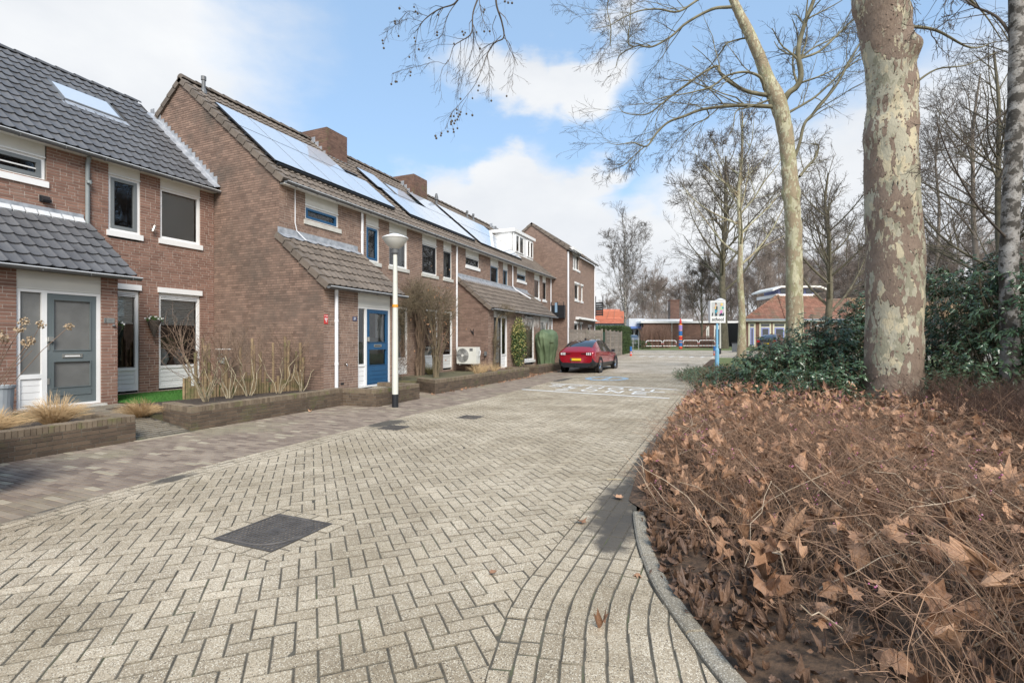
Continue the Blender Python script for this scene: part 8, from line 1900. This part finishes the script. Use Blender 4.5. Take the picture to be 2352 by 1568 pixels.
r3 = slab(h3, 'roof', (XT + .2, 7.22), (-11.6, 9.05), YT - .06, 37.3, .08, roof_deck)
tiles(r3, (XT + .22, 7.22), (-11.6, 9.07), YT, 37.3, tile_br, (-9, 30, 8), 60, lambda y, x: 31.4 < y < 33.4 and x > -10.6); slab(h3, 'rear_roof', (-11.6, 9.05), (-14.2, 7.1), YT - .06, 37.3, .08, tile_br); verge(r3, XT + .2, 7.24, -11.6, 9.07, YT - .07, 8); verge(r3, -14.2, 7.1, -11.6, 9.07, YT - .07, 8)
m_ = MB(); m_.box(-10.7, XT + .1, 31.4, 33.4, 7.42, 7.58); m_.obj('dormer_roof', white_m, h3); m_ = MB(); m_.box(-10.6, XT - .02, 31.5, 33.3, 7.2, 7.42); m_.obj('dormer_cheek', white_m, h3)
for a, b in ((31.6, 32.05), (32.45, 33.2)): window(h3, XT, a, b, 6.25, 7.40, inner='curtain', sill='white', fw=.07)
gutter(h3, XT + .26, 7.18, YT - .08, 31.4); gutter(h3, XT + .26, 7.18, 33.4, 37.35)
downpipe(h3, [(XT + .07, YT + .12, 7.1), (XT + .07, YT + .12, 4), (XT + .07, YT + .12, .4)], pvc, .06); downpipe(h3, [(XT + .07, 37.05, 7.1), (XT + .07, 37.05, 4), (XT + .07, 37.05, .4)], pvc, .045)
for k, y in enumerate((32.2, 33.6)): m_ = MB(); m_.lathe([(.14, 8.1), (.10, 8.4), (.16, 8.42), (.16, 8.55), (0, 8.57)], (-10.9, y, 0), 10); m_.obj('flue_pipe', gutter_m, h3)
m_ = MB(); m_.box(XT + .01, XT + .22, 32.2, 37.1, 2.95, 3.12); m_.obj('awning_cassette', white_m, h3); m_ = MB(); m_.boxes((XT + .22, 32.3, 3.02), (.25, 0, -.08), (0, 4.7, 0), (.01, 0, .03)); m_.obj('awning_cloth', cream_m, h3)
t = thing('balcony', 'black balcony rail with blue cloth hung over it at the foot of the tall gable', 'balcony', (-9.6, 29.6, 3.0)); m_ = MB(); m_.box(-10.2, -9.35, 29.9, 30.15, 2.95, 3.75); m_.obj('panel', black_m, t); m_ = MB(); m_.box(-9.95, -9.8, 29.86, 29.9, 3.3, 3.9); m_.obj('cloth', material('blue_cloth', (.25, .38, .52), None, .9), t)
for k in range(3): m_ = MB(); m_.box(-10.2 + k * .4, -10.17 + k * .4, 29.86, 29.9, 3.75, 3.95); m_.obj('post', black_m, t)
t = thing('balcony', 'small black balcony screen at the far corner of the three storey house', 'balcony', (XT + .3, 37.5, 3.4)); m_ = MB(); m_.box(XT + .05, XT + .6, 37.4, 37.5, 3.4, 4.5)
for k in range(6): mm_ = MB(); mm_.box(XT + .06, XT + .62, 37.36, 37.40, 3.45 + k * .17, 3.58 + k * .17); mm_.obj('slat', black_m, t)
for k in range(2): mm_ = MB(); mm_.box(XT + .05 + k * .54, XT + .09 + k * .54, 37.34, 37.44, 3.4, 4.9); mm_.obj('post', black_m, t)
# fence
fw_m = material('weathered_fence', (.145, .125, .105), (.29, .25, .21), .95, 5, rndamt=.6, bump=.6, bscale=30, col3=(.15, .14, .10), c3scale=1.5)
t = thing('plank_fence', 'grey weathered horizontal plank fence behind the red car', 'fence', (-9.7, 34, .3))
def fence_run(t, a, b, nb, zb, zh, gap=None):
    (ax, ay), (bx, by) = a, b; ln = math.hypot(bx - ax, by - ay); u = np.array(((bx - ax) / ln, (by - ay) / ln, 0)); n = np.array((u[1], -u[0], 0))
    npan = max(1, int(round(ln / 1.85))); L_ = ln / npan; hh = zh / nb
    for p in range(npan):
        for k in range(nb):
            o_ = np.array((ax, ay, zb)) + u * (p * L_ + .05) + np.array((0, 0, k * hh)); j = random.gauss(0, .004)
            MB().boxes(o_ + n * (.018 + j) - np.array((0, 0, 0)), u * (L_ - .1), -n * .03, (0, 0, hh - .012)).obj('plank', fw_m, t)
    for p in range(npan + 1):
        o_ = np.array((ax, ay, zb - .2)) + u * (p * L_ - .05); MB().boxes(o_ + n * .05, u * .1, -n * .1, (0, 0, zh + .28)).obj('post', fw_m, t)
fence_run(t, (-9.2, 30.35), (-7.95, 33.9), 9, .22, 2.05)
fence_run(t, (-7.85, 34.7), (-8.2, 42.0), 9, .30, 1.97)
m_ = MB(); m_.box(-7.98, -7.88, 34.0, 34.6, .30, 2.15); m_.obj('gate_gap', material('dark_green_gate', (.01, .05, .03), None, .5), t)
m_ = MB(); m_.box(-7.75, -7.55, 33.5, 37, .1, .32); m_.obj('kerb_block', kerb_m, t)
ev3 = material('hedge_leaf', (.022, .045, .014), (.075, .115, .035), .8, 4, rndamt=.6)
t = thing('hedge', 'tall clipped dark evergreen hedge at the end of the fence', 'hedge', (-9.0, 44.0, .4))
n_ = 9000; f_ = rng.integers(0, 3, n_); x = rng.uniform(-11.0, -8.2, n_); y = rng.uniform(42.4, 46.4, n_); z = rng.uniform(.4, 2.75, n_)
x = np.where(f_ == 0, -8.2 + rng.normal(0, .05, n_), x); y = np.where(f_ == 1, 42.4 + rng.normal(0, .05, n_), y); z = np.where(f_ == 2, 2.75 + rng.normal(0, .06, n_), z)
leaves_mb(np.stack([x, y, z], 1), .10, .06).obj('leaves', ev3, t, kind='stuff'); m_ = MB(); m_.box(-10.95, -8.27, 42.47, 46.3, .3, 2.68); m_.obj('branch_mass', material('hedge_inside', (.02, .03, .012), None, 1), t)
t = thing('hedge', 'small round topped bush showing above the fence', 'hedge', (-10.9, 42, .4)); C_ = np.array((-10.55, 41.0, 2.25)) + rdir(2200) * np.array((.75, .75, .5)); leaves_mb(C_, .09, .06).obj('leaves', ev3, t, kind='stuff')
t = thing('low_shrub', 'low green bush with grey posts beside the hedge', 'shrub', (-9.5, 52, .5)); p_ = at(1462, 790, 56); C_ = np.array((p_.x, p_.y, 1.0)) + rdir(1800) * np.array((1.6, 1.2, .6)); leaves_mb(C_, .12, .08).obj('leaves', ev3, t, kind='stuff')
for k, px in enumerate((1454, 1467)): p_ = at(px, 800, 53); t = thing('metal_post', ['left grey metal post beside the low bush past the hedge', 'right grey metal post beside the low bush past the hedge'][k], 'post', (p_.x, p_.y, .6), 0, 'grey posts past the hedge'); MB().lathe([(.04, .5), (.04, 1.9), (0, 1.92)], (p_.x, p_.y, 0), 8).obj('post_tube', steel, t)

# ------------------------------------------------------------------ school buildings and what stands behind
def cambox(mb, px0, px1, py0, py1, Z, depth, zb=None):
    """box facing the photographer's side, its front between two directions, Z metres off"""
    a, b = at(px0, py0, Z), at(px1, py0, Z); u = np.array((b.x - a.x, b.y - a.y, 0)); n = np.array((-SN, CS, 0)); top = CAM_H + (784 - py0) * Z / F_PX; bot = zb if zb is not None else CAM_H + (784 - py1) * Z / F_PX
    return mb.boxes((a.x, a.y, bot), tuple(u), tuple(n * depth), (0, 0, top - bot))
UR = np.array((CS, SN, 0)); NF = np.array((SN, -CS, 0))     # along the school front; outwards
sch = thing('school_building', 'long low brown brick school with a white flat roof edge and a brick chimney', 'school', tuple(at(1590, 790, 66))[:2] + (.8,))
a_, b_ = at(1478, 742, 66), at(1718, 742, 66); Ls = (b_ - a_).length
Hs = [(Ls * .60, Ls * .63, .8, 3.5), (Ls * .675, Ls * .745, .9, 3.6), (Ls * .868, Ls * .895, .9, 3.8), (Ls * .905, Ls * .965, .9, 3.8)]
wall_on(sch, 'wall', (a_.x, a_.y, 0), tuple(UR), tuple(NF), spans(.6, 3.89, lambda z: (0, Ls), Hs), brick_school, mortar_d, near=(0, 60, 2), n_ind=0, bl=.44, bc=.125, jt=.02)
def onf(u, d, z): return np.array((a_.x, a_.y, 0)) + UR * u + NF * d + np.array((0, 0, z))
def fbox(name, u0, u1, z0, z1, d0, d1, mt, par=sch, onf=onf): return MB().boxes(onf(u0, d0, z0), UR * (u1 - u0), -NF * (d0 - d1), (0, 0, z1 - z0)).obj(name, mt, par)
fbox('roof_edge', -.4, Ls + .4, 3.9, 4.16, .25, -12, white_m); fbox('upper_roof_edge', Ls * .05, Ls * .55, 4.3, 4.55, -3.0, -12, white_m)
fbox('back_wall', 0, Ls, .6, 3.88, -.12, -11, dark_in)
for u0, u1, z0, z1 in Hs:
    o = fbox('window', u0, u1, z0, z1, -.02, -.06, cream_m); fbox('pane', u0 + .18, u1 - .18, z0 + .2, z1 - .5, -.012, -.02, car_glass, o)
yellow_fr = material('yellow_frame', (.60, .58, .44), None, .5); lilac = material('lilac_door', (.24, .27, .52), None, .5)
u0, u1 = Hs[3][:2]; fbox('door_frame', u0, u1, .85, 3.85, .03, -.02, yellow_fr); do = fbox('door', u0 + .35, u1 - .25, .9, 3.2, .07, .03, lilac); fbox('pane', u0 + .65, u1 - .55, 1.3, 3.0, .08, .07, car_glass, do); fbox('fanlight', u0 + .35, u1 - .25, 3.3, 3.65, .04, .03, car_glass, sch)
u0, u1 = Hs[2][:2]; fbox('window_frame', u0 - .1, u1 + .1, .85, 3.85, .03, -.02, yellow_fr); fbox('side_pane', u0 + .2, u1 - .2, 1.2, 3.6, .04, .03, car_glass)
for u in (Ls * .27,): MB().tubes([[onf(u, .1, 3.9), onf(u, .1, .8)]], [[.06, .06]], 8).obj('downpipe', steel, sch)
cz = at(1550, 690, 70); uu = 1.28; cb_ = bpy.data.objects.new('chimney', None); place(cb_, Matrix.Translation(cz), sch)
oo = np.array((cz.x, cz.y, 0)) - UR * .62
wall_on(cb_, 'chimney_wall', tuple(oo), tuple(UR), tuple(NF), spans(3.9, 7.1, lambda z: (0, 1.24), []), brick_school, mortar_d, near=(0, 60, 2), n_ind=0, bl=.44, bc=.125, jt=.02, depth=1.0)
MB().boxes(oo + NF * .08 + np.array((0, 0, 7.1)) - UR * .06, UR * 1.36, -NF * 1.2, (0, 0, .18)).obj('chimney_cap', brick_school, cb_)
# tiled octagonal school hall
t = thing('school_hall', 'school hall with a red tiled hipped roof and a lilac roof lantern', 'school', tuple(at(1850, 790, 62))[:2] + (.8,))
ha, hb = at(1714, 735, 60), at(2125, 735, 60); Lh_ = (hb - ha).length
def hf(u, d, z): return np.array((ha.x, ha.y, 0)) + UR * u + NF * d + np.array((0, 0, z))
Hh = [(.25, 1.1, .9, 3.7), (1.55, 2.95, .9, 3.7), (3.15, 4.7, .9, 3.7), (11, 13, 1.6, 3.6)]
wall_on(t, 'wall', tuple(hf(0, 0, 0)), tuple(UR), tuple(NF), spans(.6, 3.85, lambda z: (0, Lh_), Hh), brick_school, mortar_d, near=(0, 60, 2), n_ind=0, bl=.44, bc=.125, jt=.02)
MB().boxes(hf(0, -.15, .6), UR * Lh_, -NF * 10, (0, 0, 3.2)).obj('inner_walls', dark_in, t)
for u0, u1, z0, z1 in Hh:
    o = fbox('window', u0, u1, z0, z1, .02, -.08, yellow_fr, t, hf); o2_ = fbox('casement', u0 + .2, u1 - .2, z0 + .15, z1 - .55, .05, .02, lilac, o, hf); fbox('pane', u0 + .35, u1 - .35, z0 + .3, z1 - .7, .06, .05, car_glass, o2_, hf); fbox('fanlight', u0 + .2, u1 - .2, z1 - .42, z1 - .1, .05, .03, car_glass, o, hf)
fbox('fascia', -.3, Lh_, 3.86, 4.05, .45, -.1, cream_m, t, hf); fbox('gutter', -.4, Lh_, 4.02, 4.14, .60, .42, material('blue_grey_gutter', (.30, .36, .44), None, .5), t, hf); MB().tubes([[hf(7.6, .15, 4), hf(7.6, .15, .8)]], [[.06, .06]], 8).obj('downpipe', steel, t)
fbox('name_board', 8.2, 9.2, 3.2, 3.45, .04, .02, white_m, t, hf)
# hipped roof: left facet, front facet, right part
E0, E1 = hf(-.45, .55, 4.08), hf(11.5, .55, 4.08); T0, T1 = hf(6.0, -4.2, 7.35), hf(10.4, -4.2, 7.35); B0 = hf(-.6, -9, 4.08); E2 = hf(Lh_ + 6, .9, 4.08); T2_ = hf(Lh_ + 6, -5, 7.9)
S1 = hf(4.4, .55, 4.08)
def tiled(parent, A, B, C, D, mat_, wd=.32, pitch=.36, nm='tile_courses'):
    """cover the quad A (eave left) B (eave right) C (top right) D (top left) with pantiles"""
    A, B, C, D = map(np.array, (A, B, C, D)); u = (B - A); Lu = np.linalg.norm(u); u /= Lu; n = np.cross(u, (D + C) / 2 - A); n /= np.linalg.norm(n); s_ = np.cross(n, u)
    hgt_ = (((C + D) / 2 - A) @ s_); rows = int(hgt_ / pitch); M = []
    for r_ in range(rows + 1):
        q = min(1, (r_ + .3) * pitch / hgt_); l0 = (A * (1 - q) + D * q - A) @ u; l1 = (B * (1 - q) + C * q - A) @ u; k = l0
        while k < l1 - wd * .5: m_ = np.zeros((3, 4)); m_[:, 0] = u; m_[:, 1] = s_; m_[:, 2] = n; m_[:, 3] = A + u * k + s_ * r_ * pitch + n * .03; M.append(m_); k += wd
    uv, uf = tile_unit(wd, pitch + .06); MB().bulk(uv, uf, np.array(M)).obj(nm, mat_, parent, kind='stuff')
    MB().quad(A, B, C, D).obj('roof_slope', roof_deck, parent)
roofo = bpy.data.objects.new('roof', None); place(roofo, Matrix.Translation(tuple(T0)), t)
tiled(roofo, E0, S1, T0, T0 - UR * .05, tile_rd); tiled(roofo, S1, E1, T1, T0, tile_rd); tiled(roofo, E1 + UR * .02, E2, T2_, hf(14.6, -2.6, 6.0), material('tile_mossy', (.19, .12, .065), (.34, .22, .12), .9, 2, rndamt=.6, col3=(.15, .13, .06), c3scale=.9, c3lo=.5, c3hi=.65)); tiled(roofo, E1, E1 + UR * 3.0, hf(14.6, -2.6, 6.0), T1, tile_rd)
for p, q in ((S1, T0), (E0, T0), (E1, T1)):
    p, q = np.array(p), np.array(q)
    for k in range(11):
        a0_, a1_ = p + (q - p) * k / 11, p + (q - p) * (k + 1.1) / 11; MB().tubes([[a0_ + (0, 0, .09), a1_ + (0, 0, .06)]], [[.15, .12]], 7, cap=True).obj('hip_tile', tile_rd, roofo)
lan = bpy.data.objects.new('roof_lantern', None); place(lan, Matrix.Translation(tuple(hf(8, -5, 7.4))), t)
fbox('lantern_base', 5.6, 11.0, 7.1, 7.5, -4.0, -9, white_m, lan, hf); fbox('lantern_wall', 6.1, 10.7, 7.3, 8.3, -4.4, -8, lilac, lan, hf)
for k in range(4): fbox('pane', 6.4 + k * 1.08, 7.2 + k * 1.08, 7.6, 8.2, -4.36, -4.42, car_glass, lan, hf)
P = [hf(u, d, z) for u, d, z in ((4.9, -3.4, 8.05), (6.0, -3.4, 8.5), (10.9, -3.4, 8.5), (12.0, -3.4, 8.05), (12.0, -9, 8.05), (10.9, -9, 8.5), (6, -9, 8.5), (4.9, -9, 8.05))]
m_ = MB(); 
for (i, j, k, l) in ((0, 1, 6, 7), (1, 2, 5, 6), (2, 3, 4, 5)): m_.add([P[i], P[j], P[k], P[l]] + [p - np.array((0, 0, .22)) for p in (P[i], P[j], P[k], P[l])], [(0, 1, 2, 3), (7, 6, 5, 4), (4, 5, 1, 0), (5, 6, 2, 1), (6, 7, 3, 2), (7, 4, 0, 3)])
m_.obj('lantern_roof', cream_m, lan)
fbox('low_ridge_edge', 14, 19, 6.6, 6.9, -4, -9, white_m, t, hf)
# orange roofed building, entrance canopy
t = thing('school_wing', 'white walled building with a bright orange tiled roof behind the fence', 'building', tuple(at(1405, 790, 72))[:2] + (.8,))
oa, ob = at(1352, 745, 72), at(1446, 745, 72); Lo = (ob - oa).length
def of_(u, d, z): return np.array((oa.x, oa.y, 0)) + UR * u + NF * d + np.array((0, 0, z))
fbox('wall', 0, Lo, .7, 3.9, 0, -7, white_m, t, of_); fbox('fascia', -.1, Lo + .1, 3.85, 4.0, .25, 0, material('blue_fascia', (.10, .18, .28), None, .5), t, of_)
for u in (2.6, 5.0): o = fbox('window', u, u + .4, 2.7, 3.1, .03, -.02, cream_m, t, of_); fbox('pane', u + .08, u + .32, 2.78, 3.02, .04, .03, car_glass, o, of_)
ro = bpy.data.objects.new('roof', None); place(ro, Matrix.Translation(tuple(of_(0, 0, 4))), t)
tiled(ro, of_(-.3, .4, 4.0), of_(Lo + .35, .4, 4.0), of_(Lo - .0, -1.0, 4.75), of_(0, -1.0, 4.75), tile_or); tiled(ro, of_(.1, -1.0, 4.75), of_(Lo - .2, -1.0, 4.75), of_(Lo - .9, -2.0, 6.0), of_(.1, -2.0, 6.0), tile_or)
MB().boxes(of_(0, -2.0, 5.95), UR * (Lo - .9), -NF * .3, (0, 0, .18)).obj('ridge', tile_or, ro); MB().boxes(of_(.1, -1.1, 4.6), UR * (Lo - .5), -NF * 4, (0, 0, 1.3)).obj('roof_core', tile_or, ro)
t = thing('entrance_canopy', 'pale glazed school entrance with a blue canopy beside the orange roof', 'building', tuple(at(1462, 790, 68))[:2] + (.8,))
ea = at(1445, 735, 68)
def ef(u, d, z): return np.array((ea.x, ea.y, 0)) + UR * u + NF * d + np.array((0, 0, z))
fbox('wall', 0, 2.1, .7, 4.6, 0, -3, material('pale_wall', (.55, .58, .62), (.68, .70, .72), .6, 2), t, ef); fbox('canopy', 0, 1.7, 3.2, 3.5, .9, 0, material('canopy_blue', (.12, .22, .55), None, .5), t, ef); fbox('pane', .15, .6, .9, 3.1, .03, 0, car_glass, t, ef); fbox('pane', .75, 1.2, .9, 3.1, .03, 0, car_glass, t, ef); fbox('column', 1.4, 1.55, .8, 3.2, .8, .65, white_m, t, ef)
# bushes along the school wall
for k, (px0, px1, Z, lab) in enumerate(((1474, 1540, 60, 'reddish bare hedge along the school wall, left part behind the barriers'), (1575, 1640, 59, 'reddish bare hedge along the school wall, right part behind the barriers'))):
    p = at((px0 + px1) / 2, 795, Z); t = thing('bare_hedge', lab, 'shrub', (p.x, p.y, .7), 0, 'bare hedges along the school wall'); n_ = 900
    px = rng.uniform(px0, px1, n_); Zr = Z + rng.normal(0, .7, n_); X = (px - 1176) / F_PX * Zr; bx, by = -Zr * SN + X * CS, Zr * CS + X * SN; h = rng.uniform(.8, 2.3, n_) * (1.25 if k == 0 else .7)
    P = np.stack([np.stack([bx, by, np.full(n_, .65)], 1), np.stack([bx + rng.normal(0, .12, n_), by, .65 + h * .5], 1), np.stack([bx + rng.normal(0, .3, n_), by, .65 + h], 1)], 1)
    MB().tubes(P, np.tile([.025, .018, .008], (n_, 1)), 3).obj('twigs', material('reddish_twig', (.16, .09, .065), (.30, .19, .14), .95, 2, rndamt=.6) if 'reddish_twig' not in MAT else MAT['reddish_twig'], t, kind='stuff')
p = at(1695, 800, 46); t = thing('waste_bin', 'dark grey wheeled bin near the school door', 'bin', (p.x, p.y, zt(p.y))); m_ = MB(); m_.box(p.x - .5, p.x + .5, p.y - .4, p.y + .4, zt(p.y), 1.35); m_.obj('body', material('bin_grey', (.10, .11, .12), None, .6), t); m_ = MB(); m_.box(p.x - .55, p.x + .55, p.y - .45, p.y + .45, 1.35, 1.42); m_.obj('lid', black_m, t)
gs = MB(); strip(gs, [53.5, 57, 62, 72], lambda y: -20, lambda y: 30, .03); gs.obj('school_lawn', MAT['verge_green'], kind='structure')
